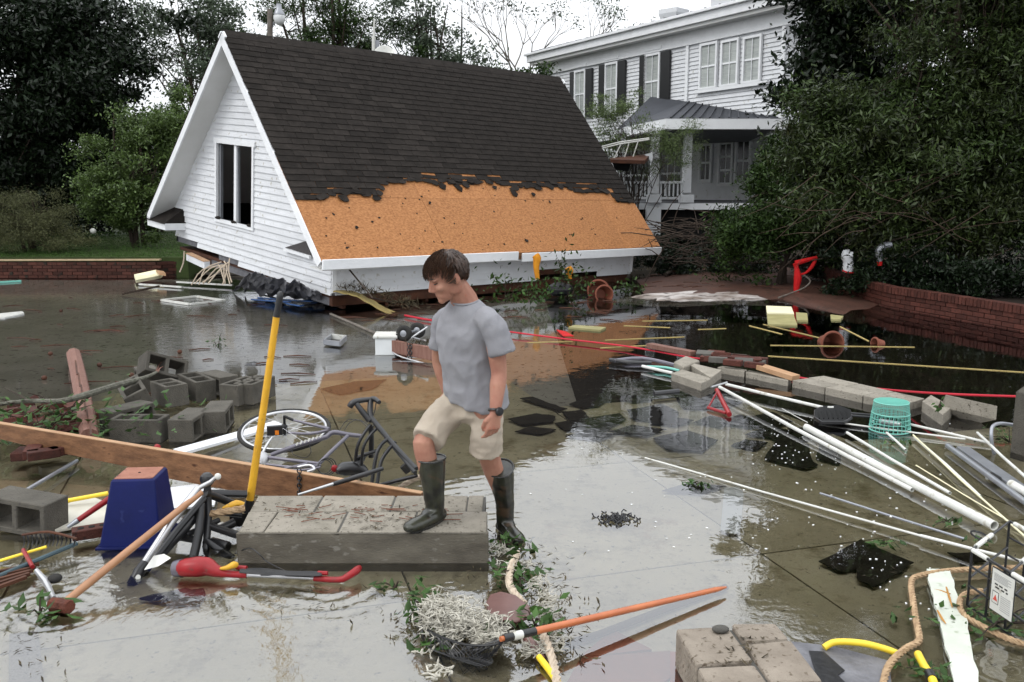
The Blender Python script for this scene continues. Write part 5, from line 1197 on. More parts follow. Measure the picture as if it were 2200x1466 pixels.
sprig('leaves', 'green leafy twigs heaped over the bricks at the left edge', G(90, 905, .18), (.95, .28, .2), 400, .075, seed=31, flat=.5, stems=14)
MB().tube([G(-40, 1110, .06), G(165, 990, .03)], .013, 10).build('conduit_pipe', GREYM, None, 'thin grey pipe slanting out of the water at the left edge under the plank', 'pipe')
MB().tube([G(60, 1092, .03), G(232, 1060, .08)], .013, 10).build('yellow_pole', YEL2, None, 'yellow pole running behind the blue tub from the left', 'pole')
lp_ = T('loppers', 'red tubular handle with dark metal ferrule left of the blue tub', 'tool', G(190, 1105, 0))
MB().tube([G(168, 1118, .08), G(235, 1072, .16)], [.015, .018], 10).build('grip', RED, lp_); MB().tube([G(145, 1133, .05), G(168, 1118, .08)], [.01, .017], 10).build('ferrule', GREYM, lp_)
MB().prism([G(112, 1095, .02), G(190, 1065, .02), G(235, 1080, .02), G(240, 1120, .02), G(118, 1140, .02)], .012).build('plastic_sheet', M('cream_panel', (.55, .53, .46), (.38, .36, .3), 4, .5), None, 'cream coloured flat panel lying in the water left of the blue tub', 'panel', smooth=False)
MB().prism([G(360, 1048, .03), G(420, 1040, .03), G(470, 1052, .03), G(460, 1085, .03), G(370, 1092, .03)], .012).build('plastic_sheet', WHITE, None, 'white panel scrap right behind the blue tub', 'panel', smooth=False)
q = [G(372, 965, .06), G(395, 972, .06), G(610, 912, .02), G(590, 904, .04), G(500, 930, .06)]
MB().prism(q, .02).build('white_siding_strip', WHITE, None, 'long white siding strip lying between the block heap and the bicycle wheel', 'siding', smooth=False)
rb_ = T('red_buoy', 'small bright red rounded plastic object on top of the plank edge by the block heap', 'float', G(338, 962, .05))
MB().ball(G(338, 966, .09), .028, .022, .04).build('body', RED, rb_)
# rake
rk = T('bow_rake', 'rusty bow rake head with curved tines lying below the cut-off hollow block', 'rake', G(105, 1165, .03))
MB().tube([G(48, 1150, .12), G(105, 1143, .14), G(165, 1158, .12)], .007, 8, sub=3).build('rake_bar', DARKWOOD, rk)
for k in range(13):
    x = 50 + k * 9; y = 1152 - 5 * math.sin(k / 12 * 3.1); MB().tube([G(x, y, .12), G(x + 3, y + 12, .09), G(x - 1, y + 26, .03)], [.005, .005, .003], 6, sub=2).build('tine', BLKM, rk)
MB().tube([G(0, 1205, .02), G(100, 1175, .07)], .008, 8).build('yellow_cane', YEL2, None, 'thin yellow cane below the rake head at the left edge', 'cane')
MB().tube([G(-20, 1245, .03), G(165, 1168, .06)], .012, 8).build('blue_grey_slat', M('slate_paint', (.06, .09, .1), (.03, .05, .06), 6, .5), None, 'dark blue-grey rod slanting below the rake at the left edge', 'rod')
for k in range(5): MB().beam(G(-20, 1232 + k * 9, .03), G(84 - k * 7, 1212 + k * 7, .03), .02, .016).build('fence_slat', DARKWOOD, None, ['uppermost', 'second', 'middle', 'fourth', 'lowest'][k] + ' of the five thin brown slats in the water at the left edge', 'slat', 'brown slats at the left edge', smooth=False)
MB().tube([G(50, 1182, .06), G(70, 1218, .05)], .011, 8).build('red_rod', RED, None, 'short red rod standing out of the slats under the rake', 'rod')
dr = T('drain_plug', 'dark round knob floating beside the sledge hammer head', 'knob', G(118, 1245, .02)); MB().ball(G(118, 1243, .03), .034, .034, .022).build('cap', RUB, dr); MB().tube([G(78, 1226, .05), G(98, 1250, .02), G(116, 1285, .02)], [.012, .018, .01], 8).build('strap', SILV, dr)
MB().prism([G(20, 1362, -.012), G(82, 1355, -.012), G(98, 1500, -.012), G(18, 1500, -.012)], .02).build('speckled_board', M('speckled_board', (.3, .28, .25), (.2, .18, .16), 40, .8, .3, 90, spots=(.08, .07, .06), spot_scale=60), None, 'submerged speckled grey board at the bottom left corner', 'board', smooth=False)
# blue tub
tb = T('blue_tub', 'upturned square blue plastic tub with a rusty orange bottom', 'tub', G(285, 1150, 0))
c0 = G(262, 1180, 0) + Vector((.03, .16, 0)); a_ = R(4)
def sq(c, h, z, w=1): return [c + Matrix.Rotation(a_, 3, 'Z') @ Vector((x * h, y * h * w, 0)) + Vector((0, 0, z)) for x, y in ((-1, -1), (1, -1), (1, 1), (-1, 1))]
def shell4(rs):
    vs = []; 
    for r_ in rs: vs += r_
    m = len(rs); return vs, [(i * 4 + k, i * 4 + (k + 1) % 4, (i + 1) * 4 + (k + 1) % 4, (i + 1) * 4 + k) for i in range(m - 1) for k in range(4)]
tc_ = c0 + Vector((.02, .01, 0))
vs, fs = shell4([sq(c0, .162, 0), sq(c0, .160, .012), sq(tc_, .116, .355), sq(tc_, .109, .368)]); fs.append((12, 13, 14, 15)); fs.append((3, 2, 1, 0)); MB().add(vs, fs).build('tub_wall', BLUE, tb, bev=.01, smooth=True)
vs, fs = shell4([sq(c0, .175, .0), sq(c0, .175, .014), sq(c0, .162, .016)]); fs.append((3, 2, 1, 0)); MB().add(vs, fs).build('rim', BLUE, tb, smooth=False, bev=.003)
MB().prism(sq(tc_, .1, .371), .006).build('tub_bottom', M('rusty_bottom', (.27, .125, .085), (.19, .08, .055), 10, .7, .3, 60, spots=(.12, .05, .04), spot_scale=14), tb, smooth=False)
MB().lathe(tc_ + Vector((0, 0, .3705)), [(.007, 0), (.007, .0025)], n=10).build('drain_hole', BLACKIN, tb)
# sledge hammer
sh = T('sledge_hammer', 'long handled rusty sledge hammer leaning over the blue tub', 'hammer', G(118, 1308, .02))
h0, h1 = G(135, 1298, .035), P(432, 1058, 4.62)
MB().tube([h0, h0.lerp(h1, .15), h0.lerp(h1, .6), h1], [.017, .020, .0185, .0165], 12).build('handle', WOODH, sh)
hd2 = (h1 - h0).normalized(); hx = Vector((-.35, .5, 0)); hx = (hx - hd2 * hx.dot(hd2)).normalized()
MB().tube([h0 - hx * .07 - hd2 * .01, h0 - hx * .06 - hd2 * .01, h0 + hx * .06 - hd2 * .01, h0 + hx * .07 - hd2 * .01], [.027, .033, .033, .027], 8).build('hammer_head', M('rusty_iron', (.12, .035, .02), (.05, .02, .015), 18, .8, .8, 60), sh, ang=25)
sprig('leaves', 'few green leaves caught on the sledge hammer head', G(85, 1310, .02), (.22, .12, .05), 30, .07, seed=33, stems=3, flat=.6)
# black and silver folded trolley
ft = T('folded_golf_trolley', 'black and silver folded tubular trolley lying beside the blue tub', 'trolley', G(400, 1180, 0))
MB().tube([P(310, 1212, 4.35), P(370, 1120, 4.45), P(425, 1050, 4.62)], [.021, .021, .018], 12).build('silver_tube', SILV, ft)
MB().tube([P(425, 1050, 4.62), P(452, 1036, 4.66), P(466, 1024, 4.66)], [.013, .013, .011], 10).build('arm', SILV, ft)
MB().ball(P(468, 1024, 4.65), .018, .014, .018).build('end_cap', PVC, ft); MB().ball(P(445, 1030, 4.70), .04, .03, .04, n=9, m=6).build('hinge', BLK, ft, ang=25)
MB().tube([P(282, 1258, 4.26), P(300, 1228, 4.30), P(312, 1210, 4.34)], [.026, .03, .024], 12).build('foot_socket', BLKM, ft)
MB().lathe(P(297, 1240, 4.24), [(.012, 0), (.012, .01)], axis=Vector((.3, -1, .2)), n=12).build('bolt', PVC, ft)
MB().prism([P(310, 1225, 4.26), P(330, 1196, 4.3), P(352, 1192, 4.3), P(366, 1200, 4.28), P(340, 1217, 4.26)], 0, Vector((0, .003, .003))).build('paper_tag', PVC, ft, smooth=False)
for k, (pts, r_) in enumerate([([(300, 1245, 4.35), (380, 1140, 4.55), (440, 1070, 4.72)], .018), ([(330, 1205, 4.5), (400, 1130, 4.62), (432, 1090, 4.75)], .03), ([(440, 1060, 4.72), (470, 1070, 4.8), (500, 1082, 4.85)], .022), ([(445, 1040, 4.74), (448, 1110, 4.72), (440, 1200, 4.6)], .02), ([(432, 1085, 4.7), (428, 1140, 4.6), (415, 1200, 4.5)], .024), ([(455, 1100, 4.78), (520, 1105, 4.82)], .018), ([(450, 1130, 4.7), (510, 1150, 4.72)], .022), ([(400, 1150, 4.6), (470, 1118, 4.78)], .016), ([(440, 1160, 4.65), (500, 1200, 4.6)], .02), ([(360, 1150, 4.65), (420, 1160, 4.6)], .02), ([(452, 1060, 4.9), (530, 1062, 4.98)], .022), ([(470, 1140, 4.75), (505, 1122, 4.8)], .026), ([(455, 1165, 4.7), (490, 1175, 4.66)], .028)]): MB().tube([P(*p) for p in pts], r_, 9, sub=2).build('black_tube', BLK if k % 2 else BLKM, ft)
yg = T('yellow_glove_grip', 'yellow plastic grip resting on the rope beside the shovel blade', 'grip', P(505, 1088, 4.8))
MB().tube([P(478, 1092, 4.74), P(492, 1088, 4.75), P(508, 1082, 4.77), P(524, 1085, 4.78)], [.006, .016, .021, .015], 9, sub=2).build('body', YEL, yg)
# shovel
sv = T('shovel', 'upright shovel handle, yellow fibreglass with black grip, standing behind the block slab', 'shovel', P(537, 1075, 5.02))
MB().tube([P(537, 1074, 5.02), P(566, 880, 5.0), P(594, 680, 4.98)], [.0225, .0205, .019], 14).build('handle', YEL, sv); MB().tube([P(594, 681, 4.98), P(597, 664, 4.98), P(601, 640, 4.98), P(602.5, 630, 4.98), P(603, 626, 4.98)], [.021, .0185, .0185, .017, .008], 14).build('grip', BLK, sv)
MB().tube([P(537, 1074, 5.02), P(533, 1100, 5.02)], [.026, .03], 12).build('socket', BLKM, sv); s_c = P(533, 1100, 5.02); MB().sheet(lambda u, v: s_c + Vector((-.11 + .22 * u, .03 * math.sin(u * 3.14), -.02 - .24 * v)), 6, 3, .006).build('blade', BLKM, sv)
def twist(name, mat, pts, r_, parent=None, label=None, cat=None, group=None, pitch=6.0, sub=10, strands=3):
    q = MB(); base = MB().tube(pts, r_, 4, sub=sub); c = [sum((Vector(base.v[i * 4 + k]) for k in range(4)), Vector()) / 4 for i in range(len(base.v) // 4)]
    L = [0]
    for a, b_ in zip(c, c[1:]): L.append(L[-1] + (b_ - a).length)
    # resample
    n = max(4, int(L[-1] / (r_ * .8))); rs = []
    for i in range(n + 1):
        s = L[-1] * i / n; j = max(0, min(len(L) - 2, int(np.searchsorted(L, s) - 1))); f = (s - L[j]) / max(1e-6, L[j + 1] - L[j]); rs.append(c[j].lerp(c[j + 1], f))
    n = min(n, 420)
    for k in range(strands):
        pp_ = []
        for i, p in enumerate(rs):
            d = (rs[min(i + 1, len(rs) - 1)] - rs[max(0, i - 1)]).normalized(); x, y = frame_of(d); a = 2 * math.pi * k / strands + i * .8
            pp_.append(p + (x * math.cos(a) + y * math.sin(a)) * r_ * .48)
        q.tube(pp_, r_ * .62, 5)
    return q.build(name, mat, parent, label, cat, group)
twist('rope', ROPE, [P(452, 1104, 4.72), P(480, 1100, 4.72), P(525, 1093, 4.75)], .02, label='thick tan rope end above the left side of the block slab', cat='rope')
twist('rope', ROPEP, [P(858, 1048, 5.3), P(880, 1035, 5.3), P(902, 1024, 5.3)], .016, label='short pale rope behind the raised boot of the young man', cat='rope')
# red string trimmer
tm = T('string_trimmer', 'red and yellow electric string trimmer with black cord floating below the block slab', 'string trimmer', G(560, 1230, 0))
def g(px, py, z): return G(px, py, z)
MB().tube([g(385, 1222, .03), g(398, 1220, .045), g(425, 1218, .05), g(445, 1218, .05), g(462, 1226, .04), g(490, 1233, .028), g(530, 1236, .02)], [.03, .045, .05, .046, .032, .018, .015], 14, sub=3).build('motor_housing', RED, tm)
MB().tube([g(376, 1222, .03), g(392, 1221, .036)], [.04, .047], 14).build('guard', PURP, tm)
for k in range(4): MB().beam(g(414, 1196 + k * 5, .088 - k * .008) + Vector((0, -.002, .004)), g(432, 1197 + k * 5, .088 - k * .008) + Vector((0, -.002, .004)), .004, .003).build('vent_slot', BLACKIN, tm, smooth=False)
MB().tube([g(528, 1236, .02), g(690, 1243, .02)], .0095, 10).build('shaft', SILV, tm)
MB().tube([g(675, 1243, .02), g(728, 1246, .02), g(748, 1238, .035), g(766, 1226, .05), g(772, 1220, .05)], [.014, .015, .018, .020, .014], 10, sub=3).build('handle', RED, tm)
MB().tube([g(473, 1222, .06), g(488, 1220, .065), g(502, 1214, .075), g(508, 1214, .07)], [.006, .012, .018, .014], 10, sub=2).build('auxiliary_handle', YEL, tm)
MB().tube([g(508, 1219, .05), g(530, 1221, .05)], .012, 8).build('handle_stub', RED, tm); MB().tube([g(683, 1231, .045), g(704, 1232, .045)], .011, 8).build('cord_hook', RED, tm)
for k in range(5): MB().tube([g(515, 1224 + k * 1.5, .05), g(560, 1222 + k * 3, .045 + .005 * k), g(620, 1228 + 2 * k, .05), g(680, 1229 + 2 * k, .05), g(688, 1236, .04), g(640, 1238 - k, .04), g(560, 1232 + k, .04)], .0035, 6, sub=4).build('power_cord', BLK, tm)
MB().tube([g(505, 1190, .03), g(535, 1178, .10), g(556, 1190, .09), g(575, 1208, .05), g(615, 1228, .05)], .003, 6, sub=4).build('power_cord', BLK, tm)
# hiking pole
hp_ = T('hiking_pole', 'silver pole with black grip lying over the plank edge', 'pole', P(730, 1030, 5.2)); MB().tube([P(640, 1063, 5.0), P(716, 1040, 5.1)], [.006, .010], 10).build('shaft', SILV, hp_); MB().tube([P(714, 1041, 5.1), P(770, 1024, 5.2), P(822, 1007, 5.3)], [.013, .016, .014], 10).build('grip', BLK, hp_)
ch_ = T('chain', 'rusty chain hanging over the plank below the bicycle', 'chain', P(643, 1040, 5.35))
for k in range(7): MB().ring(P(643, 1012 + k * 8, 5.34 - .01), .013, .004, Vector((1, .2, 0)) if k % 2 else Vector((.2, 1, 0)), 12, 5, 1.3).build('link', BLKM, ch_)

# ================================================================== BICYCLES
bi = T('bicycle', 'lilac grey bicycle lying on its side behind the long plank', 'bicycle', G(640, 990, 0))
def wheel(par, c, ax, r_, tr, rimm, nsp=24):
    w_ = MB().ring(c, r_, tr, ax, 56, 10).build('tyre', RUB, par); ax = Vector(ax).normalized()
    rm = MB().ring(c, r_ - tr * 1.4, tr * .75, ax, 56, 8).build('rim', rimm, par)
    sp_ = MB(); x, y = frame_of(ax)
    for k in range(nsp):
        a = 2 * math.pi * k / nsp; d = x * math.cos(a) + y * math.sin(a); t_ = y * math.cos(a) - x * math.sin(a)
        sp_.tube([c + ax * (.025 if k % 2 else -.025) + t_ * .018 * (1 if k % 4 < 2 else -1), c + d * (r_ - tr * 1.5)], .0014, 4)
    sp_.build('spokes', SILV, par, kind='stuff')
    MB().tube([c - ax * .045, c - ax * .03, c + ax * .03, c + ax * .045], [.012, .024, .024, .012], 12).build('hub', BLKM, par)
wc_ = P(611, 924, 6.15)
wheel(bi, wc_, Vector((.02, -.22, 1)), .306, .014, SILV)
def bt_(pts, r_, nm, m_, n=10, sub=3): return MB().tube([P(*p) for p in pts], [q * .78 for q in r_] if hasattr(r_, '__len__') else r_ * .78, n, sub=sub).build(nm, m_, bi)
bt_([(630, 903, 6.15), (672, 913, 6.12), (707, 922, 6.05)], [.010, .014, .016], 'fork_blade', PURP); bt_([(620, 930, 6.12), (668, 932, 6.08), (707, 924, 6.05)], [.010, .013, .015], 'fork_blade', PURP)
bt_([(611, 893, 6.15), (611, 925, 6.15)], .012, 'axle', BLKM); bt_([(612, 895, 6.14), (630, 903, 6.15)], .013, 'dropout', BLKM)
bt_([(582, 978, 5.78), (640, 957, 5.85), (702, 939, 5.95)], [.018, .022, .022], 'down_tube', PURP)
dt_ = P(640, 957, 5.85)
for k in range(7): MB().beam(P(636 + k * 8.5, 957 - k * 2.9, 5.815), P(640 + k * 8.5, 951.5 - k * 2.9, 5.815), .012, .004, Vector((0, -1, .4))).build('frame_lettering', PVC, bi, smooth=False)
bt_([(702, 939, 5.95), (717, 929, 5.97), (749, 934, 5.97), (777, 937, 5.97)], [.022, .022, .02, .018], 'head_tube', PURP)
bt_([(577, 983, 5.76), (616, 988, 5.7), (685, 997, 5.68)], .016, 'seat_tube', PURP); bt_([(685, 997, 5.68), (716, 966, 5.8), (747, 937, 5.95)], .017, 'top_tube', PURP)
bt_([(572, 998, 5.66), (630, 1004, 5.6), (690, 1000, 5.62)], .011, 'chain_stay', PURP); bt_([(575, 1006, 5.6), (640, 1011, 5.56), (688, 1004, 5.6)], .009, 'chain_stay', PURP); bt_([(600, 1010, 5.58), (660, 996, 5.62)], .010, 'seat_stay', PURP)
bt_([(562, 980, 5.75), (571, 960, 5.8), (585, 939, 5.86)], [.014, .012, .010], 'crank_arm', SILV)
pd = MB().box(P(590, 925, 5.88), (.1, .03, .065), Matrix.Rotation(.3, 3, 'Z')).build('pedal', BLK, bi, smooth=False, bev=.004); MB().box(P(595, 930, 5.855), (.025, .006, .028)).build('reflector', M('amber_reflector', (.7, .2, .02), None, 4, .2), pd, smooth=False)
MB().lathe(P(564, 985, 5.74), [(.03, 0), (.045, .006), (.045, .01), (.02, .02)], axis=Vector((.6, -.6, .6)), n=20).build('bottom_bracket', SILV, bi)
bt_([(640, 1004, 5.6), (665, 1000, 5.6), (676, 1008, 5.58), (660, 1014, 5.56)], .012, 'rear_brake', SILV)
for k in range(3): MB().ring(P(697 + k * 3, 1003, 5.6), .045 + .006 * k, .003, Vector((.1, -.9, .5)), 24, 5).build('brake_cable', BLK, bi)
bt_([(740, 925, 5.97), (752, 908, 6.0), (772, 903, 6.0), (790, 920, 5.9)], .0035, 'brake_cable', BLK, 6); bt_([(728, 928, 5.97), (748, 902, 6.0), (785, 908, 5.9), (800, 935, 5.8)], .0035, 'brake_cable', BLK, 6); bt_([(632, 958, 5.85), (628, 975, 5.8), (655, 984, 5.8), (668, 972, 5.8), (664, 955, 5.88)], .0035, 'brake_cable', BLK, 6)
MB().ball(P(719, 1007, 5.56), .024, .012, .024).build('rear_lamp', RED, bi)
MB().tube([P(724, 1014, 5.55), P(738, 1008, 5.58), P(770, 1008, 5.62), P(790, 1020, 5.6)], [.02, .045, .05, .02], 12, sub=3).build('saddle_bag', BLK, bi)
MB().tube([P(765, 1000, 5.6), P(778, 985, 5.64), P(786, 975, 5.66)], [.03, .022, .012], 10).build('saddle', BLK, bi)
bf = T('tubular_cart_frame', 'black double-railed tubular frame with a handlebar standing over the bicycle', 'cart frame', P(800, 1030, 5.5))
def bf_(pts, r_, nm='frame_tube', m_=BLKM, sub=4): return MB().tube([P(*p) for p in pts], r_, 10, sub=sub).build(nm, m_, bf)
bf_([(752, 874, 5.7), (757, 867, 5.7), (768, 862, 5.72), (798, 858, 5.76)], [.021, .021, .019, .015], 'handle_grip', BLK); bf_([(798, 857, 5.76), (806, 858, 5.74), (815, 865, 5.7)], [.015, .018, .014], 'handle_grip', BLK)
bf_([(797, 858, 5.76), (795, 880, 5.72), (797, 905, 5.66)], .019, 'stem'); bf_([(766, 868, 5.7), (778, 884, 5.68), (794, 905, 5.66)], [.016, .02, .02], 'stem'); bf_([(808, 866, 5.7), (806, 880, 5.7), (800, 897, 5.68)], .003, 'brake_cable', BLK)
bf_([(797, 897, 5.68), (845, 955, 5.45), (894, 1008, 5.25)], .017); bf_([(804, 908, 5.66), (850, 965, 5.43), (892, 1016, 5.22)], .014)
bf_([(797, 912, 5.66), (780, 935, 5.62), (768, 960, 5.6), (763, 998, 5.6)], .011); bf_([(812, 918, 5.62), (792, 940, 5.58), (780, 965, 5.56), (777, 1000, 5.56)], .010)
bf_([(838, 940, 5.5), (820, 955, 5.46), (808, 980, 5.42), (799, 1038, 5.36)], .012); bf_([(850, 950, 5.46), (832, 970, 5.42), (818, 995, 5.38), (810, 1042, 5.32)], .012)
bf_([(797, 915, 5.66), (798, 950, 5.66), (797, 983, 5.66)], .017, 'seat_post'); bf_([(762, 985, 5.6), (812, 968, 5.62)], .012); bf_([(811, 1044, 5.3), (896, 1022, 5.25)], .012)
MB().tube([P(870, 996, 5.35), P(882, 1010, 5.35)], [.04, .04], 16).build('castor_wheel', RUB, bf)

# ================================================================== NET, LIGHTS, ROPES AND PADDLES IN FRONT
nc = G(985, 1330, .02); net = T('landing_net', 'black mesh scoop net overflowing with white string lights', 'net', nc)
rim = [G(905, 1345, .05), G(940, 1365, .06), G(1000, 1385, .07), G(1060, 1385, .09), G(1090, 1370, .10), G(1085, 1345, .08), G(1040, 1320, .05), G(960, 1310, .04), G(910, 1325, .04), G(905, 1345, .05)]
MB().tube(rim, .005, 6, sub=4).build('net_rim', BLKM, net)
mesh_ = MB(); tip = G(1020, 1440, -.035)
for k in range(22):
    a = MB().tube(rim, .001, 4, sub=8); L0 = len(a.v) // 4; p = Vector(a.v[int(k / 22 * (L0 * .55)) * 4]); q = Vector(a.v[int(((k + 5) % 22) / 22 * (L0 * .55)) * 4])
    mid = p.lerp(tip, .55) + Vector((.02 * math.sin(k), 0, -.01)); mesh_.tube([p, mid, tip + Vector((.05 * math.cos(k * 2), .03 * math.sin(k), 0))], .0018, 4)
    mid = q.lerp(tip, .6) + Vector((-.06, 0, -.01)); mesh_.tube([p, p.lerp(mid, .5) + Vector((.03, -.01, -.01)), mid], .0018, 4); mesh_.tube([p, p.lerp(mid, .5) + Vector((-.04, -.01, -.01)), mid + Vector((.08, -.03, 0))], .0018, 4)
mesh_.build('mesh_bag', BLK, net, kind='stuff')
oh = T('orange_pole', 'varnished orange wooden pole with black ferrule pointing up right from the net', 'pole', G(1300, 1320, .05))
p0, p1 = G(1082, 1372, .12), G(1560, 1262, .03)
MB().tube([p0.lerp(p1, .12), p0.lerp(p1, .5), p0.lerp(p1, .95), p1], [.0155, .015, .012, .005], 12).build('shaft', ORANGEW, oh); MB().tube([p0, p0.lerp(p1, .122)], [.016, .0175], 12).build('ferrule', BLK, oh); MB().tube([p0 - (p1 - p0) * .012, p0], .011, 10).build('end_grain', ORANGEW, oh)
MB().tube([p0.lerp(p1, .035), p0.lerp(p1, .07)], .0178, 12).build('paper_label', PVC, oh)
def tangle(name, centers, n, seed, parent=None, label=None, cat=None, r_=.0016, step=.026, kind='stuff'):
    rr = random.Random(seed); mb = MB(); mb2 = MB()
    for _ in range(n):
        c, rad = rr.choice(centers); p = c + Vector((rr.gauss(0, .5) * rad[0], rr.gauss(0, .5) * rad[1], abs(rr.gauss(0, .5)) * rad[2])); d = Vector((rr.gauss(0, 1), rr.gauss(0, 1), rr.gauss(0, .35))).normalized(); pts = [p.copy()]
        for k in range(rr.randint(4, 8)):
            d = (d + Vector((rr.gauss(0, .7), rr.gauss(0, .7), rr.gauss(0, .3)))).normalized(); p = p + d * step
            q = p - c; f = max(abs(q.x) / rad[0], abs(q.y) / rad[1])
            if f > 1.1: d = -d; p = p + d * step
            p.z = min(max(p.z, c.z), c.z + rad[2]); pts.append(p.copy())
        mb.tube(pts, r_, 4, sub=2, caps=False)
        for q in pts[::2]:
            e = Vector((rr.gauss(0, 1), rr.gauss(0, 1), rr.gauss(0, .6))).normalized(); mb.tube([q, q + e * .022], [r_ * 1.9, r_ * 1.7], 5); mb.tube([q + e * .022, q + e * .034], [r_ * .9, r_ * .3], 4)
    return mb.build(name, WFLEX, parent, label, cat, None, kind)
tangle('string_lights', [(G(985, 1345, .04), (.15, .09, .09)), (G(950, 1330, .04), (.09, .09, .08)), (G(1010, 1362, .05), (.13, .05, .08)), (G(1060, 1378, .05), (.07, .04, .04))], 420, 3, label='tangled heap of white fairy lights piled in the scoop net', cat='string lights')
tangle('string_lights', [(G(1070, 1185, .02), (.07, .07, .03)), (G(1105, 1225, .02), (.09, .08, .03)), (G(1165, 1265, .02), (.06, .07, .04)), (G(1178, 1310, .02), (.05, .07, .04)), (G(1185, 1385, .02), (.06, .06, .03)), (G(1150, 1400, .02), (.05, .04, .02))], 95, 5, label='trail of white fairy lights and litter running from the boot down to the net', cat='string lights')
tangle('string_lights', [(G(920, 1410, .005), (.05, .08, .01)), (G(945, 1445, .005), (.05, .05, .01))], 9, 7, label='few loose fairy lights floating left of the net tip', cat='string lights', r_=.0026)
for k, (px, py, z, rad, n, lab) in enumerate([(905, 1300, .05, (.10, .14, .1), 60, 'green leaves at the left rim of the scoop net'), (1115, 1230, .03, (.16, .2, .05), 60, 'green leaves along the rope below the boot'), (1150, 1330, .05, (.14, .14, .06), 50, 'pointed green leaves between the brown paddle and the rope'), (1090, 1165, .03, (.14, .1, .05), 40, 'leaves and litter against the corner of the block slab'), (1055, 1365, .07, (.05, .05, .04), 14, 'three green leaves stuck in the net rim'), (930, 1375, .02, (.1, .08, .03), 30, 'leaves under the left side of the net')]): sprig('leaves', lab, G(px, py, z), rad, n, .06, seed=40 + k, stems=4, flat=.4)
rng = np.random.default_rng(77); cs = []
for px, py, r0, r1 in ((1080, 1170, .12, .1), (1115, 1225, .14, .12), (1150, 1280, .12, .12), (1175, 1340, .12, .12), (1180, 1400, .1, .1), (1000, 1380, .14, .06), (910, 1340, .08, .08)):
    q = G(px, py, .01); cs.append(np.array(q) + rng.normal(size=(130, 3)) * np.array([r0, r1, .008]))
leafmesh('wet_litter', np.concatenate(cs), .035, DEADL, rng, kind='stuff', flat=.5, narrow=.5)
pdl = T('brown_paddle', 'dark brown wooden paddle, blade propped beside the fairy lights', 'paddle', G(1110, 1330, .03))
bl = [G(x, y, .055) for x, y in ((1043, 1296), (1052, 1277), (1075, 1270), (1108, 1278), (1142, 1305), (1138, 1326), (1110, 1335), (1075, 1330), (1050, 1315))]
MB().prism(bl, .012).build('blade', M('dark_varnish', (.13, .06, .05), (.08, .035, .03), 5, .35, .1, 30), pdl, bev=.005)
MB().tube([G(1128, 1370, .03), G(1150, 1395, .02), G(1166, 1420, .0)], [.022, .024, .02], 10).build('shaft', bpy.data.materials['dark_varnish'], pdl)
twist('rope', ROPEP, [G(1112, 1190, .03), G(1100, 1215, .04), G(1094, 1250, .035), G(1106, 1275, .03), G(1128, 1300, .02)], .018, label='pale rope curving down from the boot through the fairy lights', cat='rope')
twist('rope', ROPEP, [G(1168, 1365, .05), G(1180, 1395, .035), G(1190, 1430, .02), G(1200, 1480, .02)], .018, label='pale rope running out of the bottom edge below the orange pole', cat='rope')
MB().tube([G(1158, 1412, .02), G(1180, 1440, .015), G(1208, 1480, .01)], .014, 10, sub=3).build('yellow_hose', YEL2, None, 'yellow tube beside the pale rope at the bottom centre', 'hose')
MB().tube([G(1205, 1386, -.02), G(1290, 1362, -.02), G(1420, 1312, -.02), G(1560, 1262, -.025)], .016, 8).build('sunken_pole', M('wet_brown', (.1, .075, .05), None, 5, .6), None, 'submerged brown pole lying under the orange one', 'pole')
sl = 'slabs lying under water at bottom centre'
MB().prism([G(1245, 1412, -.03), G(1316, 1352, -.03), G(1400, 1395, -.03)], .012).build('paving_slab', PINKS, None, 'triangular pinkish slab corner under water below the orange pole', 'paving slab', sl, smooth=False)
MB().prism([G(1210, 1480, -.03), G(1248, 1412, -.032), G(1440, 1398, -.032), G(1462, 1440, -.03), G(1400, 1485, -.03)], .012).build('paving_slab', PINKS, None, 'large pale pink slab under water left of the near block chunk', 'paving slab', sl, smooth=False)
MB().prism([G(1440, 1400, -.02), G(1480, 1400, -.02), G(1520, 1480, -.02), G(1440, 1480, -.02)], .012).build('paving_slab', M('red_tile', (.4, .1, .07), (.3, .07, .05), 4, .5), None, 'small red tile corner under water against the near block chunk', 'paving slab', sl, smooth=False)
sw = T('seaweed_clump', 'dark round clump of weed in the bright water right of the young man', 'weed', G(1325, 1112, 0))
mb = MB(); rr = random.Random(8)
for k in range(60):
    c = G(1325 + rr.gauss(0, 17), 1112 + rr.gauss(0, 6), .008); a = rr.uniform(0, 6.28); pts = [c + Vector((math.cos(a + q) * .022, math.sin(a + q) * .022, .01 * math.sin(q * 2))) for q in (0, .8, 1.6, 2.4, 3.2)]; mb.tube(pts, .004, 5)
mb.build('weed_strands', BLKM, sw, kind='stuff')
MB().prism([G(1556, 1048, -.02), G(1588, 1046, -.02), G(1598, 1060, -.02), G(1590, 1140, -.02), G(1575, 1148, -.02), G(1548, 1138, -.02)], .01).build('plastic_strip', CLEARP, None, 'narrow milky white plastic panel under water near the reflection edge', 'panel', smooth=False)

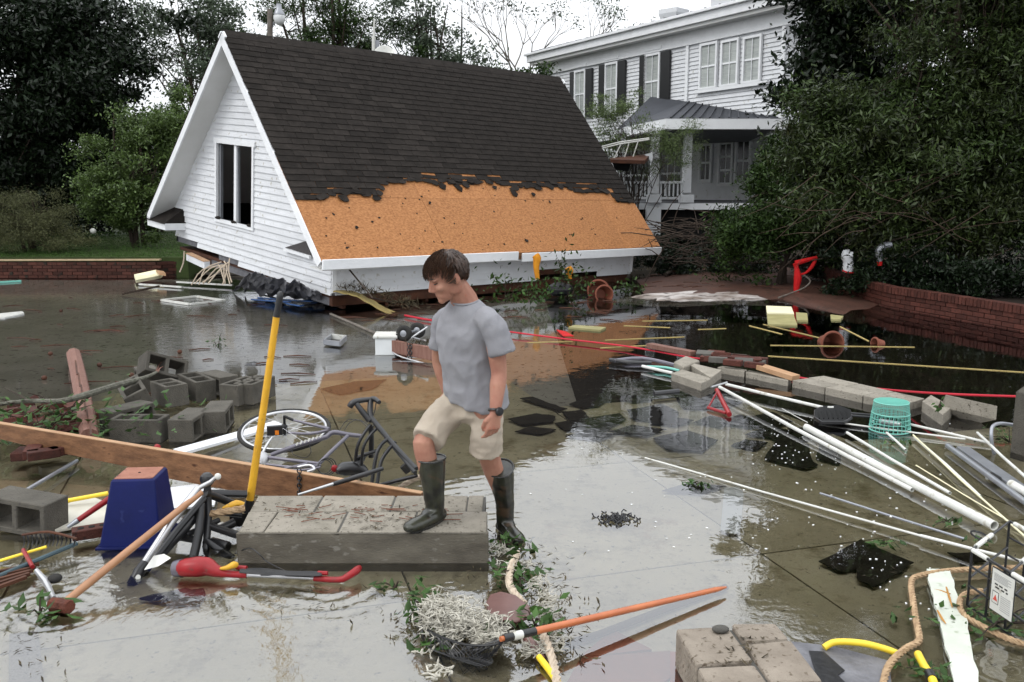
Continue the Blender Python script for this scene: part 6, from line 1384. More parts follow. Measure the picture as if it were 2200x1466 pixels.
# ================================================================== PIPES AND RIGHT-HAND DEBRIS
gpv = 'white pipes fanned out on the right'
def pipe(a, b_, r_, lab, mat=PVC, nm='white_pipe', cat='pipe', group=gpv, za=.03, zb=.02, hollow=True):
    p, q = G(a[0], a[1], za), G(b_[0], b_[1], zb); d = (q - p).normalized(); bw = (q - p).length * .006 * (1 if int(a[0]) % 2 else -1); md = p.lerp(q, .5) + Vector((-d.y, d.x, 0)) * bw; o = MB().tube([p, p.lerp(q, .25).lerp(p.lerp(md, .5), .6), md, q], r_, 14, caps=not hollow)
    if hollow:
        n = len(o.v); o2 = MB().tube([p, p.lerp(q, .25).lerp(p.lerp(md, .5), .6), md, q], r_ * .82, 14, caps=False); o.add(o2.v, [f[::-1] for f in o2.f])
        o.add([o.v[i] for i in range(14)] + [o.v[n + i] for i in range(14)], [((k + 1) % 14, k, k + 14, (k + 1) % 14 + 14) for k in range(14)]); o.add([o.v[n - 14 + i] for i in range(14)] + [o.v[2 * n - 14 + i] for i in range(14)], [(k, (k + 1) % 14, (k + 1) % 14 + 14, k + 14) for k in range(14)])
    return o.build(nm, mat, None, lab, cat, group)
pipe((1546, 832), (1960, 1053), .015, 'long white pipe running from the red bracket down to the middle of the fan', za=.06)
pipe((1732, 918), (2136, 1130), .028, 'thickest white pipe, ending open at lower right of the fan', za=.04, zb=.04)
pipe((1820, 930), (2041, 1060), .011, 'white pipe just right of the thickest one')
pipe((1965, 940), (2106, 1067), .010, 'shorter white pipe pointing down right below the turquoise basket')
pipe((1905, 930), (1946, 967), .009, 'very short white pipe in front of the turquoise basket')
pipe((1560, 826), (1768, 876), .014, 'white pipe running from the red bracket to the black oar', za=.06, zb=.05)
pipe((1386, 984), (1980, 1152), .0065, 'thin white pipe starting in the bright water and crossing the sunken shingles', hollow=False, za=.0, zb=.03)
pipe((1978, 1151), (2260, 1222), .0085, 'thin white pipe passing behind the wire crate', hollow=False, za=.035, zb=.06)
pipe((1955, 912), (2130, 953), .010, 'white pipe from the turquoise basket to the bent grey tube', hollow=False, za=.06)
pipe((1760, 903), (2074, 944), .007, 'thin white pipe passing under the turquoise basket', hollow=False, za=.02)
pipe((1962, 935), (2210, 1160), .006, 'long cream cane crossing the right side', CREAM, 'cream_cane', 'cane', None, .04, .02, False)
pipe((1968, 1000), (2210, 1145), .004, 'thin dark-edged white wire line at the right edge', CREAM, 'thin_cane', 'cane', None, .03, .02, False)
pipe((1762, 1060), (2072, 1158), .007, 'thin grey rod lying above the crossing white pipe', GREYM, 'grey_rod', 'rod', None, .0, .0, False)
pipe((1680, 878), (1735, 908), .003, 'short wire beside the upper end of the thickest pipe', PVC, 'wire', 'wire', None, .03, .03, False)
pipe((2172, 1040), (2260, 1090), .028, 'open-ended grey white tube stub at the right edge', PVC, za=.05, zb=.05)
pipe((2100, 930), (2220, 1040), .010, 'white pipe at the far right behind the grey channel', za=.08, zb=.08)
gu = T('gutter_channel', 'pair of grey metal channels lying side by side at the right edge', 'gutter', G(2120, 1030, .02))
MB().tube([G(2036, 958, .03), G(2215, 1088, .03)], .02, 10).build('rounded_rail', GREYM, gu); MB().beam(G(2068, 962, .012), G(2230, 1075, .012), .09, .02).build('flat_rail', GREYM, gu, smooth=False, bev=.003); MB().prism([G(2120, 1018, .0235), G(2132, 1014, .0235), G(2152, 1026, .0235), G(2142, 1033, .0235)], .0015).build('label', BLK, gu, smooth=False)
MB().tube([G(2136, 975, .0), G(2130, 945, .12), G(2132, 918, .20), G(2150, 910, .2), G(2190, 916, .18), G(2230, 925, .15)], .013, 10, sub=4).build('bent_tube', GREYM, None, 'bent grey aluminium tube arching out of the water at right edge', 'tube')
rbk = T('red_stand', 'red triangular metal stand at the upper ends of the white pipes', 'stand', G(1545, 870, 0))
MB().tube([G(1540, 838, .1), G(1567, 891, .02)], [.02, .022], 10).build('leg', RED, rbk); MB().tube([G(1541, 842, .1), G(1522, 876, .02)], .008, 8).build('brace', RED, rbk); MB().tube([G(1521, 876, .02), G(1560, 888, .02)], .014, 8).build('foot', RED, rbk); MB().tube([G(1528, 832, .1), G(1562, 822, .12)], .010, 8).build('pivot', SILV, rbk)
oar = T('black_oar', 'black ribbed plastic oar blade with shaft lying left of the turquoise basket', 'oar', G(1800, 885, .03))
ob_ = [(1748, 895), (1749, 880), (1765, 872), (1800, 870), (1828, 880), (1832, 894), (1815, 905), (1765, 905)]
MB().prism([G(x, y, .06) for x, y in ob_], .03).build('blade', BLK, oar, bev=.006)
for k in range(7): MB().beam(G(1756 + k * 10, 884, .066), G(1760 + k * 10, 899, .066), .01, .008).build('rib', BLKM, oar, smooth=False)
MB().prism([G(1778, 873, .0635), G(1791, 873, .0635), G(1791, 876, .0635), G(1778, 876, .0635)], .002).build('label', PVC, oar, smooth=False)
for k in range(2): MB().tube([G(1828, 888 + k * 5, .06), G(1885, 893 + k * 5, .05)], .009, 8).build('shaft', BLK, oar)
# turquoise basket
bs = T('turquoise_basket', 'upturned turquoise wire basket standing among the white pipes', 'basket', G(1911, 922, 0))
bc_ = G(1911, 925, 0); r_b, r_t, hb2 = .155, .13, .225
for f, r_ in ((0, r_b), (.12, r_b - .002), (.27, r_b - .006), (.42, r_b - .01), (.6, r_b - .014), (1, r_t)): MB().ring(bc_ + Vector((0, 0, .01 + hb2 * f)), r_, .005 if f in (0, .6, 1) else .003, Z, 40, 6).build('hoop', TEAL, bs)
for k in range(28):
    a = 2 * math.pi * k / 28; MB().tube([bc_ + Vector((math.cos(a) * r_b, math.sin(a) * r_b, .01)), bc_ + Vector((math.cos(a) * (r_b - .014), math.sin(a) * (r_b - .014), .01 + hb2 * .6))], .003, 5).build('wire', TEAL, bs)
tw = MB(); n = 60
for k in range(n):
    a = 2 * math.pi * k / n; tw.tube([bc_ + Vector((math.cos(a) * (r_b - .014), math.sin(a) * (r_b - .014), .01 + hb2 * .6)), bc_ + Vector((math.cos(a) * r_t, math.sin(a) * r_t, .01 + hb2))], .0017, 4)
for q in range(1, 7): f = .6 + .4 * q / 7; tw.ring(bc_ + Vector((0, 0, .01 + hb2 * f)), (r_b - .014) + (r_t - r_b + .014) * q / 7, .0016, Z, 40, 4)
tw.build('mesh_band', TEAL, bs, kind='stuff')
tw = MB()
for q in range(-6, 7):
    h_ = math.sqrt(max(0, r_t ** 2 - (q * .02) ** 2)); c_ = bc_ + Vector((0, 0, .012 + hb2)); tw.beam(c_ + Vector((q * .02, -h_, 0)), c_ + Vector((q * .02, h_, 0)), .007, .003); tw.beam(c_ + Vector((-h_, q * .02, .003)), c_ + Vector((h_, q * .02, .003)), .007, .003)
tw.build('basket_floor', TEAL, bs, smooth=False)
MB().tube([G(1890, 905, .06), G(1935, 912, .06)], .022, 12).build('spray_can', SILV, None, 'silvery cylinder lying inside the turquoise basket', 'canister')
# shingle pieces under water
gs = 'torn shingle sheets lying under water'
SP = [([(1760, 1205), (1850, 1160), (1962, 1208), (1936, 1228), (1880, 1262), (1845, 1248), (1838, 1222), (1800, 1226)], 'largest dark shingle sheet under water above the near block chunk'),
      ([(1640, 985), (1668, 945), (1735, 955), (1742, 985), (1755, 998), (1735, 1008), (1700, 1000)], 'dark shingle sheet under the long white pipes, left one of a pair'), ([(1752, 985), (1758, 955), (1812, 980), (1805, 998)], 'square dark shingle under the long white pipes, right one of a pair'),
      ([(1118, 856), (1145, 852), (1180, 866), (1218, 878), (1200, 882)], 'slim dark shingle scrap just right of the young man at waist height'), ([(1222, 868), (1272, 852), (1302, 862), (1285, 872), (1250, 876)], 'lozenge dark shingle scrap second from the young man'), ([(1326, 855), (1395, 838), (1412, 845), (1400, 860), (1360, 865)], 'dark shingle piece beneath the short black grip'),
      ([(1092, 900), (1150, 888), (1195, 893), (1190, 905), (1120, 912)], 'dark shingle strip right beside the watch arm'), ([(1210, 885), (1250, 880), (1270, 898), (1225, 905)], 'small shingle right of the strip by the watch arm'), ([(1190, 908), (1330, 888), (1345, 900), (1300, 925), (1215, 925)], 'broad dark shingle sheet in the middle distance of the pond'), ([(1350, 880), (1420, 868), (1460, 885), (1450, 905), (1360, 900)], 'shingle sheet left of the red stand'),
      ([(1400, 940), (1480, 925), (1540, 945), (1510, 970), (1430, 965)], 'shingle sheet fading into the bright water below the red stand'), ([(1450, 850), (1540, 835), (1600, 862), (1560, 880), (1470, 880)], 'dark roofing sheet under the red stand'), ([(1590, 900), (1660, 885), (1700, 905), (1650, 925)], 'shingle under water left of the oar blade'), ([(1420, 1055), (1480, 1035), (1560, 1045), (1500, 1060)], 'weed-edged shingle near the thin crossing pipe'),
      ([(2040, 1188), (2085, 1185), (2120, 1205), (2070, 1212)], 'curved dark scrap beside the wire crate'), ([(1690, 920), (1760, 915), (1790, 925), (1720, 940)], 'shingle under water between oar and thickest pipe'), ([(300, 1285), (400, 1262), (445, 1270), (430, 1300), (370, 1300)], 'dark patch of shingle under water below the trolley foot'), ([(690, 835), (760, 820), (830, 815), (800, 835), (730, 848)], 'dark shingle under the orange reflection near the bicycle')]
for px, py, w_, h_, lab in ((1600, 905, 60, 14, 'square shingle under water left of the oar, nearest the first long pipe'), (1655, 930, 55, 13, 'shingle overlapping the pair under the long pipes from above'), (1700, 945, 40, 10, 'narrow shingle above the square one of the pair'), (1370, 925, 60, 12, 'pale edged shingle in the pond middle, left of the fading sheet'), (1270, 935, 55, 10, 'shingle just below the broad sheet in the pond middle'), (1150, 925, 45, 9, 'small shingle beside the shorts of the young man'), (1440, 905, 50, 10, 'shingle between the pond middle and the red stand'), (1535, 905, 45, 12, 'shingle directly below the foot of the red stand'), (1610, 955, 40, 12, 'shingle touching the left side of the pair under the long pipes')):
    SP.append(([(px - w_, py + h_ * .2), (px - w_ * .2, py - h_), (px + w_, py - h_ * .3), (px + w_ * .3, py + h_)], lab))
for k, (pts, lab) in enumerate(SP):
    z = -.018 - .004 * (k % 3); q = []
    pts3 = [G(x, y, z) for x, y in pts]
    for i in range(len(pts3)):
        a, b_ = pts3[i], pts3[(i + 1) % len(pts3)]
        for j in range(3): q.append(a.lerp(b_, j / 3) + Vector((random.gauss(0, .006), random.gauss(0, .006), 0)))
    MB().prism(q, .006).build('shingle_sheet', SHPIECE, None, lab, 'shingle', gs, smooth=False)
# black wet sheet right of near blocks
bsx = [(1700, 1378), (1790, 1388), (1912, 1420), (1915, 1480), (1960, 1520), (1780, 1520)]
MB().prism([G(x, y, .012) for x, y in bsx], .015).build('roofing_felt', GFOIL, None, 'wet dark grey roofing felt lying against the near block chunk', 'roofing felt', smooth=False)
MB().prism([G(x, y, .018) for x, y in [(1738, 1398), (1770, 1400), (1815, 1440), (1800, 1450), (1850, 1500), (1770, 1500)]], .003).build('wet_fold', BSHEET, None, 'glossy black wet fold on the roofing felt', 'plastic sheet', smooth=False)
MB().tube([G(1770, 1392, .02), G(1795, 1380, .04), G(1850, 1382, .05), G(1900, 1394, .035), G(1932, 1406, .02)], .014, 12, sub=5).build('yellow_hose', YEL2, None, 'ribbed yellow hose arching behind the roofing felt', 'hose')
yh = T('yellow_black_hose', 'yellow hose end with black tape at the bottom edge left of the white board', 'hose', G(1985, 1430, .02)); MB().tube([G(1972, 1405, .03), G(1985, 1430, .025), G(1996, 1446, .02)], .016, 12, sub=3).build('hose', YEL2, yh); MB().tube([G(1996, 1446, .02), G(2003, 1460, .02)], .02, 12).build('tape', BLK, yh); MB().tube([G(2003, 1460, .02), G(2014, 1490, .02)], .017, 12).build('hose_end', YEL2, yh)
twist('rope', ROPE, [G(1896, 1475, .02), G(1910, 1430, .03), G(1945, 1395, .03), G(1972, 1380, .025), G(1975, 1365, .02), G(1968, 1330, .02), G(1962, 1290, .02), G(1958, 1255, .02), G(1972, 1238, .02), G(2050, 1226, .02), G(2120, 1222, .02), G(2230, 1218, .02)], .0145, label='thick tan rope looping along the left side of the white board', cat='rope')
twist('rope', ROPE, [G(2110, 1270, .02), G(2072, 1278, .02), G(2062, 1300, .02), G(2075, 1325, .02), G(2110, 1345, .015), G(2160, 1370, .01), G(2230, 1395, .0)], .0135, label='tan rope curling under the wire crate', cat='rope')
wb = T('white_board', 'long warped white painted board with rust stains floating at lower right', 'board', G(2040, 1350, .01))
def wbf(u, v):
    l = [(1990, 1231), (2003, 1295), (2018, 1340), (2030, 1400), (2052, 1490)]; r_ = [(2040, 1236), (2058, 1290), (2076, 1340), (2085, 1400), (2108, 1490)]
    k = min(3, int(v * 4)); f = v * 4 - k; a = G(*l[k]).lerp(G(*l[k + 1]), f); b_ = G(*r_[k]).lerp(G(*r_[k + 1]), f); p = a.lerp(b_, u)
    return p + Vector((.012 * noise.noise(Vector((v * 14, u * 2, 0))) * (1 if u in (0, 1) else .2), .004 * noise.noise(Vector((u * 9, 0, 5))), .022 + .006 * math.sin(v * 9 + u * 2)))
MB().sheet(wbf, 8, 30, .015).build('painted_face', M('stained_white_paint', (.50, .52, .46), (.4, .42, .36), 6, .5, .3, 20, spots=(.3, .33, .25), spot_scale=16, spot_amt=.05), wb)
for pts in ([(2000, 1266), (2022, 1270), (2042, 1276)], [(2033, 1262), (2040, 1285), (2046, 1305)], [(2014, 1312), (2024, 1330), (2032, 1340)]): MB().tube([G(x, y, .0235) for x, y in pts], [.004, .0055, .002], 5).build('rust_stain', M('rust_stain', (.4, .2, .05), None, 5, .7) if 'rust_stain' not in bpy.data.materials else bpy.data.materials['rust_stain'], wb)
# wire crate with a printed plate
wcr = T('wire_crate', 'black wire crate with a white warning plate cut off by the right edge', 'wire crate', G(2150, 1330, 0))
def cr(u, v, w_):
    A0, B0, D0 = G(2078, 1300, 0), G(2196, 1382, 0), G(2122, 1262, 0); return A0 + (B0 - A0) * u + (D0 - A0) * v * 1.9 + Vector((0, 0, w_ * .27))
for v in (0, 1):
    for w_ in (0, .36, .7, 1):
        MB().tube([cr(0, v, w_), cr(1.5, v, w_)], .0055 if w_ != 1 else .007, 8).build('wire', BLKM, wcr)
    for u in (0, .35, .7, 1.05, 1.4): MB().tube([cr(u, v, 0), cr(u, v, 1)], .006, 8).build('wire', BLKM, wcr)
for u in (0, .7, 1.4):
    for w_ in (0, .5, 1): MB().tube([cr(u, 0, w_), cr(u, 1, w_)], .006, 8).build('wire', BLKM, wcr)
for u0, u1, v in ((.02, .3, 0), (.75, 1.1, 0), (.1, .5, 1), (.8, 1.2, 1)): MB().tube([cr(u0, v, 1), cr(u1, v, 1)], .0115, 10).build('white_sleeve', PVC, wcr)
MB().tube([cr(0, .1, 1), cr(0, .5, 1)], .0115, 10).build('white_sleeve', PVC, wcr); MB().tube([cr(.7, .3, 1), cr(.7, .8, 1)], .0115, 10).build('white_sleeve', PVC, wcr)
MB().ring(cr(-.12, .35, 1), .06, .005, Z, 24, 6, .5).build('loop_handle', BLKM, wcr)
pn = (cr(0, 1, 0) - cr(0, 0, 0)).normalized() * -1; pu_ = (cr(1, 0, 0) - cr(0, 0, 0)).normalized()
pc = cr(.62, 0, .6) + pn * .016
def plq(u, w_, o=0): return pc + pu_ * u + Vector((0, 0, w_)) + pn * o
def plate(u0, u1, w0, w1, o, nm, m_, par): return MB().add([plq(u0, w0, o), plq(u1, w0, o), plq(u1, w1, o), plq(u0, w1, o), plq(u0, w0, o - .003), plq(u1, w0, o - .003), plq(u1, w1, o - .003), plq(u0, w1, o - .003)], [(0, 1, 2, 3), (7, 6, 5, 4), (0, 4, 5, 1), (1, 5, 6, 2), (2, 6, 7, 3), (3, 7, 4, 0)]).build(nm, m_, par, smooth=False)
pr2 = plate(-.075, .075, -.10, .10, 0, 'warning_plate', BLK, wcr); plate(-.070, .070, -.095, .095, .002, 'plate_face', PVC, pr2)
GI = M('grey_print', (.3, .3, .3), None, 3, .6); RI = M('red_print', (.5, .08, .06), None, 3, .6)
for k in range(6): plate(-.058, .03 + .02 * (k % 2), .045 + k * .006, .0475 + k * .006, .003, 'print_line', GI, pr2)
for k, (a, b_) in enumerate(((-.05, -.03), (-.022, .0), (.012, .03), (-.045, -.02), (-.008, .012), (.022, .034))): plate(a, b_, .012 + .014 * (k < 3), .019 + .014 * (k < 3), .003, 'print_mark', BLK, pr2)
plate(-.06, -.018, -.06, -.004, .003, 'sign_frame', BLK, pr2); plate(-.057, -.021, -.057, -.007, .004, 'sign_face', PVC, pr2)
MB().add([plq(-.053, -.045, .0055), plq(-.025, -.045, .0055), plq(-.039, -.018, .0055), plq(-.053, -.045, .004), plq(-.025, -.045, .004), plq(-.039, -.018, .004)], [(0, 1, 2), (5, 4, 3), (0, 3, 4, 1), (1, 4, 5, 2), (2, 5, 3, 0)]).build('warning_triangle', RI, pr2, smooth=False)
for k in range(8): plate(-.008, .056, -.075 + k * .009, -.072 + k * .009, .003, 'print_line', GI, pr2)
sprig('leaves', 'wet green leaves trapped under the wire crate', G(2150, 1330, .015), (.35, .22, .03), 110, .06, seed=61, stems=5, flat=.6)
for k, (px, py, n, lab) in enumerate([(1500, 1040, 26, 'small green weed clump floating in the bright water'), (1900, 1165, 30, 'weed clump at the lower end of the grey rod'), (2040, 1120, 24, 'weed clump near the end of the thickest pipe'), (1990, 1440, 40, 'wet leaves around the yellow hose end'), (2105, 1160, 14, 'small weed tuft under the cream cane'), (468, 740, 60, 'floating green leaf clump on the grey water beyond the hollow blocks'), (1920, 950, 20, 'weeds in front of the turquoise basket'), (850, 1258, 16, 'single wet leaves floating below the trimmer'), (2170, 940, 60, 'dark green weed tangle at the right edge by the bent tube')]): sprig('leaves', lab, G(px, py, .012), (.13, .06, .02) if k not in (5, 8) else ((.14, .1, .14) if k == 5 else (.25, .15, .08)), n, .05, seed=70 + k, stems=3, flat=.5)

# ================================================================== MIDDLE DISTANCE
go = 'overturned terracotta pots'
def pot(c, ax, r_, h, lab):
    t = T('terracotta_pot', lab, 'plant pot', c - Vector((0, 0, r_)), go); ax = Vector(ax).normalized()
    MB().lathe(c, [(r_ * .88, 0), (r_ * .92, -.0), (r_ * .6, -h), (r_ * .3, -h)], axis=ax, n=28)
    x, y = frame_of(ax); n = 28; prof = [(r_ * .96, .0), (r_, .0), (r_, -.03), (r_ * .93, -.035), (r_ * .62, -h), (0.001, -h), (0.001, -h + .015), (r_ * .55, -h + .015), (r_ * .86, -.02), (r_ * .9, 0)]
    vs = [c + ax * hh + (x * math.cos(2 * math.pi * k / n) + y * math.sin(2 * math.pi * k / n)) * rr_ for rr_, hh in prof for k in range(n)]
    m = len(prof); MB().add(vs, [(i * n + k, i * n + (k + 1) % n, ((i + 1) % m) * n + (k + 1) % n, ((i + 1) % m) * n + k) for i in range(m) for k in range(n)]).build('pot_body', TERRA, t)
    MB().ring(c - ax * .012, r_ * 1.0, .012, ax, 28, 6).build('pot_rim', TERRA, t)
pot(G(1790, 738, .02), (.15, -1, .12), .145, .24, 'terracotta pot lying in the black water with its mouth to the viewer')
pot(G(1286, 625, .1), (.1, -1, .15), .20, .3, 'larger of the two nested terracotta pots by the garage eave'); pot(G(1297, 631, .09) + Vector((0, -.12, 0)), (.25, -1, .1), .16, .22, 'smaller terracotta pot nested at the garage eave')
pot(G(1878, 738, .02), (-1, -.3, .1), .07, .13, 'small dark terracotta pot half sunk right of the open one')
rcl = T('red_cloth', 'bright red cloth strip knotted on a stick above the sand bank', 'cloth', G(1712, 640, .02))
Yr = G(1712, 640).y
MB().tube([P(1712, 640, Yr), P(1711, 620, Yr), P(1714, 598, Yr), P(1711, 575, Yr), P(1709, 566, Yr)], [.045, .05, .07, .04, .05], 9, sub=3).build('hanging_part', RCLOTH, rcl, ang=30)
MB().tube([P(1709, 566, Yr), P(1730, 560, Yr), P(1755, 553, Yr)], [.05, .04, .025], 8, sub=3).build('upper_strip', RCLOTH, rcl); MB().tube([P(1755, 553, Yr), P(1745, 572, Yr), P(1732, 586, Yr), P(1720, 590, Yr)], [.025, .035, .02, .02], 8, sub=3).build('lower_strip', RCLOTH, rcl)
MB().tube([P(1725, 590, Yr), P(1741, 604, Yr), P(1728, 618, Yr), P(1700, 630, Yr - .1), P(1672, 640, Yr - .3)], .014, 6, sub=3).build('stick', PBARK, rcl)
cl = T('clothes_line_branch', 'thin branch slanting above the curved brick wall', 'branch', P(1850, 545, 16)); MB().tube([P(1740, 560, 16), P(1830, 545, 15.8), P(1900, 522, 15.5), P(2010, 490, 15.2)], [.012, .014, .016, .01], 6, sub=3).build('limb', BARK, cl)
g1 = T('white_mitt', 'white quilted mitt hanging from the branch above the curved wall', 'mitt', P(1820, 583, 15.7)); MB().tube([P(1818, 537, 15.7), P(1819, 550, 15.7), P(1822, 562, 15.7), P(1822, 575, 15.7), P(1822, 584, 15.7)], [.05, .10, .085, .10, .09], 12, sub=3).build('mitt_body', WHITE, g1); MB().tube([P(1827, 550, 15.6), P(1832, 542, 15.6)], [.05, .02], 8).build('thumb', WHITE, g1); MB().ring(P(1822, 582, 15.7), .095, .014, Vector((.1, -.3, 1)), 18, 6).build('red_trim', RCLOTH, g1)
g2 = T('striped_sock', 'grey and white sock with red toe hanging right of the white mitt', 'sock', P(1890, 572, 15.5)); MB().tube([P(1915, 526, 15.4), P(1898, 530, 15.4), P(1889, 540, 15.4), P(1889, 555, 15.4), P(1890, 562, 15.4)], [.05, .07, .075, .05, .045], 10, sub=3).build('sock_body', GREYM, g2); MB().tube([P(1890, 562, 15.4), P(1890, 571, 15.4)], [.046, .035], 10).build('toe', RCLOTH, g2)
gy = 'yellow foam sheets floating in the black pool'
for k, (pts, lab) in enumerate([([(1648, 675), (1705, 676), (1713, 698), (1650, 697)], 'largest yellow foam sheet floating in the black pool'), ([(1646, 657), (1700, 659), (1706, 674), (1648, 672)], 'whitish foam sheet just behind the largest yellow one'), ([(1710, 671), (1734, 673), (1736, 689), (1712, 688)], 'small square yellow foam sheet right of the largest one'), ([(1221, 703), (1235, 698), (1302, 703), (1290, 709)], 'pale flat sheet floating beyond the shoulder of the young man'), ([(1784, 676), (1812, 679), (1806, 686), (1786, 686)], 'small yellow scrap floating right of the foam sheets')]): MB().prism([G(x, y, .025) for x, y in pts], .03).build('foam_sheet', YFOAM if k != 1 else CREAM, None, lab, 'foam sheet', gy, smooth=False)
gk = 'thin yellow strips floating in the black pool'
for a, b_, lab in [((1655, 742), (1965, 746), 'longest yellow strip, lying level across the open terracotta pot'), ((1640, 697), (1765, 727), 'yellow strip slanting from the foam sheets to the pot'), ((1805, 702), (1866, 733), 'yellow strip slanting down to the small dark pot'), ((1300, 731), (1470, 724), 'pale strip beyond the red cord'), ((1133, 736), (1230, 734), 'short pale strip at the left end of the red cord'), ((1290, 748), (1400, 742), 'pale strip just above the blue hoses'), ((1650, 765), (2200, 800), 'faint long strip under water below the open pot'), ((1340, 700), (1440, 704), 'thin strip near the porch reflection'), ((1380, 690), (1520, 688), 'thin strip under the sand bank'), ((1500, 708), (1560, 706), 'short strip in the middle of the black pool'), ((1610, 700), (1680, 718), 'reddish strip left of the slanting yellow ones')]: MB().beam(G(*a, .004), G(*b_, .004), .016, .008).build('floating_strip', YSTICK, None, lab, 'wood strip', gk, smooth=False)
MB().tube([G(1085, 712, .05), G(1200, 727, .04), G(1350, 745, .04), G(1480, 768, .06), G(1520, 772, .06)], .011, 8, sub=5).build('red_rope', REDC, None, 'red cord stretched from the young man to the brick chunk', 'cord')
MB().tube([G(1655, 800, .03), G(1745, 816, .03), G(1890, 836, .04), G(2040, 847, .2), G(2220, 853, .2)], .010, 8, sub=5).build('red_rope', REDC, None, 'red cord running along the double block row to the right edge', 'cord')
MB().tube([G(870, 678, .03), G(900, 684, .03), G(935, 690, .03)], .016, 8, sub=3).build('red_rope', REDC, None, 'short red cord left of the shoulder of the young man', 'cord')
for k, (pts, r_, m_, lab) in enumerate([([(1320, 775), (1380, 770), (1450, 785), (1465, 792)], .02, PURP, 'lilac hose coiled left of the broken concrete chunk'), ([(1390, 788), (1430, 790), (1460, 797)], .014, TEAL, 'green tube under the lilac hose'), ([(1310, 773), (1350, 778), (1400, 780)], .02, BLK, 'black rod left of the lilac hose'), ([(1380, 787), (1445, 802)], .016, PVC, 'short white tube beside the first pale block'), ([(1405, 846), (1458, 841)], .025, BLK, 'short black grip on the shingle piece')]): MB().tube([G(x, y, .04) for x, y in pts], r_, 8, sub=3).build('hose_piece', m_, None, lab, 'tube')
MB().prism([G(1195, 708, .02), G(1215, 712, .05), G(1233, 722, .02), G(1210, 722, .02)], .01).build('red_plastic_scrap', RCLOTH, None, 'small red plastic scrap near the pale flat sheet', 'plastic scrap', smooth=False)
sprig('seedling', 'tiny green seedling on the tilted block behind the basket', G(2018, 872, .17), (.06, .05, .07), 12, .06, seed=81, stems=4)
# dolly and crate behind the young man
dl = T('wheel_dolly', 'two black tyred wheels of a dolly on the wooden crate behind the young man', 'dolly', G(890, 745, .1))
Yd = G(870, 760).y
for px, py, dy in ((868, 717, -.1), (897, 710, .25)):
    c = P(px, py, Yd + dy); ax = Vector((-.25, -1, .12)).normalized(); MB().ring(c, .062, .036, ax, 28, 12).build('tyre', RUB, dl); MB().lathe(c, [(.055, -.02), (.055, .02), (.02, .035)], axis=ax, n=20).build('wheel_rim', GREYM, dl)
MB().tube([P(875, 732, Yd - .12), P(900, 715, Yd - .1), P(918, 703, Yd)], .01, 8).build('brace', SILV, dl); MB().tube([P(868, 717, Yd - .1), P(897, 710, Yd + .25)], .012, 8).build('axle', GREYM, dl); MB().beam(P(888, 726, Yd - .05), P(915, 733, Yd - .1), .06, .01).build('foot_plate', SILV, dl, smooth=False)
wc2 = T('wooden_crate', 'broken reddish wooden crate with hanging chains behind the young man', 'crate', G(885, 790, 0))
for a, b_, h in (((843, 735), (932, 752), .15), ((850, 768), (930, 790), .09)): MB().beam(P(a[0], a[1] + 9, Yd - .1), P(b_[0], b_[1] + 9, Yd - .55), .05, h).build('slat', POST if h > .1 else DARKWOOD, wc2, smooth=False, bev=.006)
MB().beam(P(848, 740, Yd - .1), P(870, 735, Yd + .5), .05, .13).build('slat', POST, wc2, smooth=False); MB().beam(P(853, 765, Yd + .1), P(870, 785, Yd - .3), .05, .2).build('end_board', DARKWOOD, wc2, smooth=False)
for px in (878, 884):
    for k in range(9): MB().ring(P(px, 740 + k * 6, Yd - .35), .016, .005, Vector((1, .3, 0)) if k % 2 else Vector((.2, 1, 0)), 10, 5, 1.3).build('chain_link', BLKM, wc2)
MB().tube([P(843, 757, Yd - .2), P(865, 768, Yd - .35), P(920, 783, Yd - .6)], .009, 6, sub=3).build('metal_strap', SILV, wc2)
rng = np.random.default_rng(3); leafmesh('wood_litter', np.array(P(905, 735, Yd - .3)) + rng.normal(size=(160, 3)) * np.array([.1, .06, .015]), .05, DEADL, rng, kind='stuff', narrow=.3)
wbx = T('white_bin', 'small white topped plastic bin standing in water left of the crate', 'bin', G(828, 765, 0)); cb = G(828, 765, 0) + Vector((0, .12, 0)); MB().box(cb + Vector((0, 0, .1)), (.24, .2, .2)).build('bin_body', CLEARP, wbx, smooth=False, bev=.01); MB().box(cb + Vector((0, 0, .225)), (.28, .24, .03), Matrix.Rotation(.08, 3, 'X')).build('lid', PVC, wbx, smooth=False, bev=.006)
tr_ = T('grey_tray', 'shallow grey tray floating left of the white bin', 'tray', G(720, 730, 0))
q = [G(696, 735, .05), G(712, 723, .05), G(744, 726, .05), G(730, 739, .05)]
for i in range(4): MB().beam(q[i], q[(i + 1) % 4], .02, .06).build('rim', GREYM if i != 1 else PVC, tr_, smooth=False)
MB().prism([p - Vector((0, 0, .03)) for p in q], .01).build('tray_floor', BLK, tr_, smooth=False)
wfm = T('window_surround', 'thin white diamond shaped window frame lying flat left of the garage', 'window frame', G(415, 645, 0)); q = [G(348, 645, .02), G(422, 637, .02), G(482, 646, .02), G(408, 654, .02)]
for i in range(4): MB().beam(q[i], q[(i + 1) % 4], .06, .03).build('frame_bar', PVC, wfm, smooth=False)
MB().prism([G(288, 590, .12), G(335, 580, .22), G(352, 584, .2), G(345, 592, .12), G(292, 602, .1)], .06).build('broken_board', CREAM, None, 'broken cream board with orange torn end left of the garage', 'board', smooth=False)
MB().prism([G(335, 580, .225), G(352, 583, .21), G(356, 588, .2), G(342, 586, .21)], .05).build('torn_wood', PLANKTOP, None, 'splintered orange end of the cream board', 'wood splinter', smooth=False)
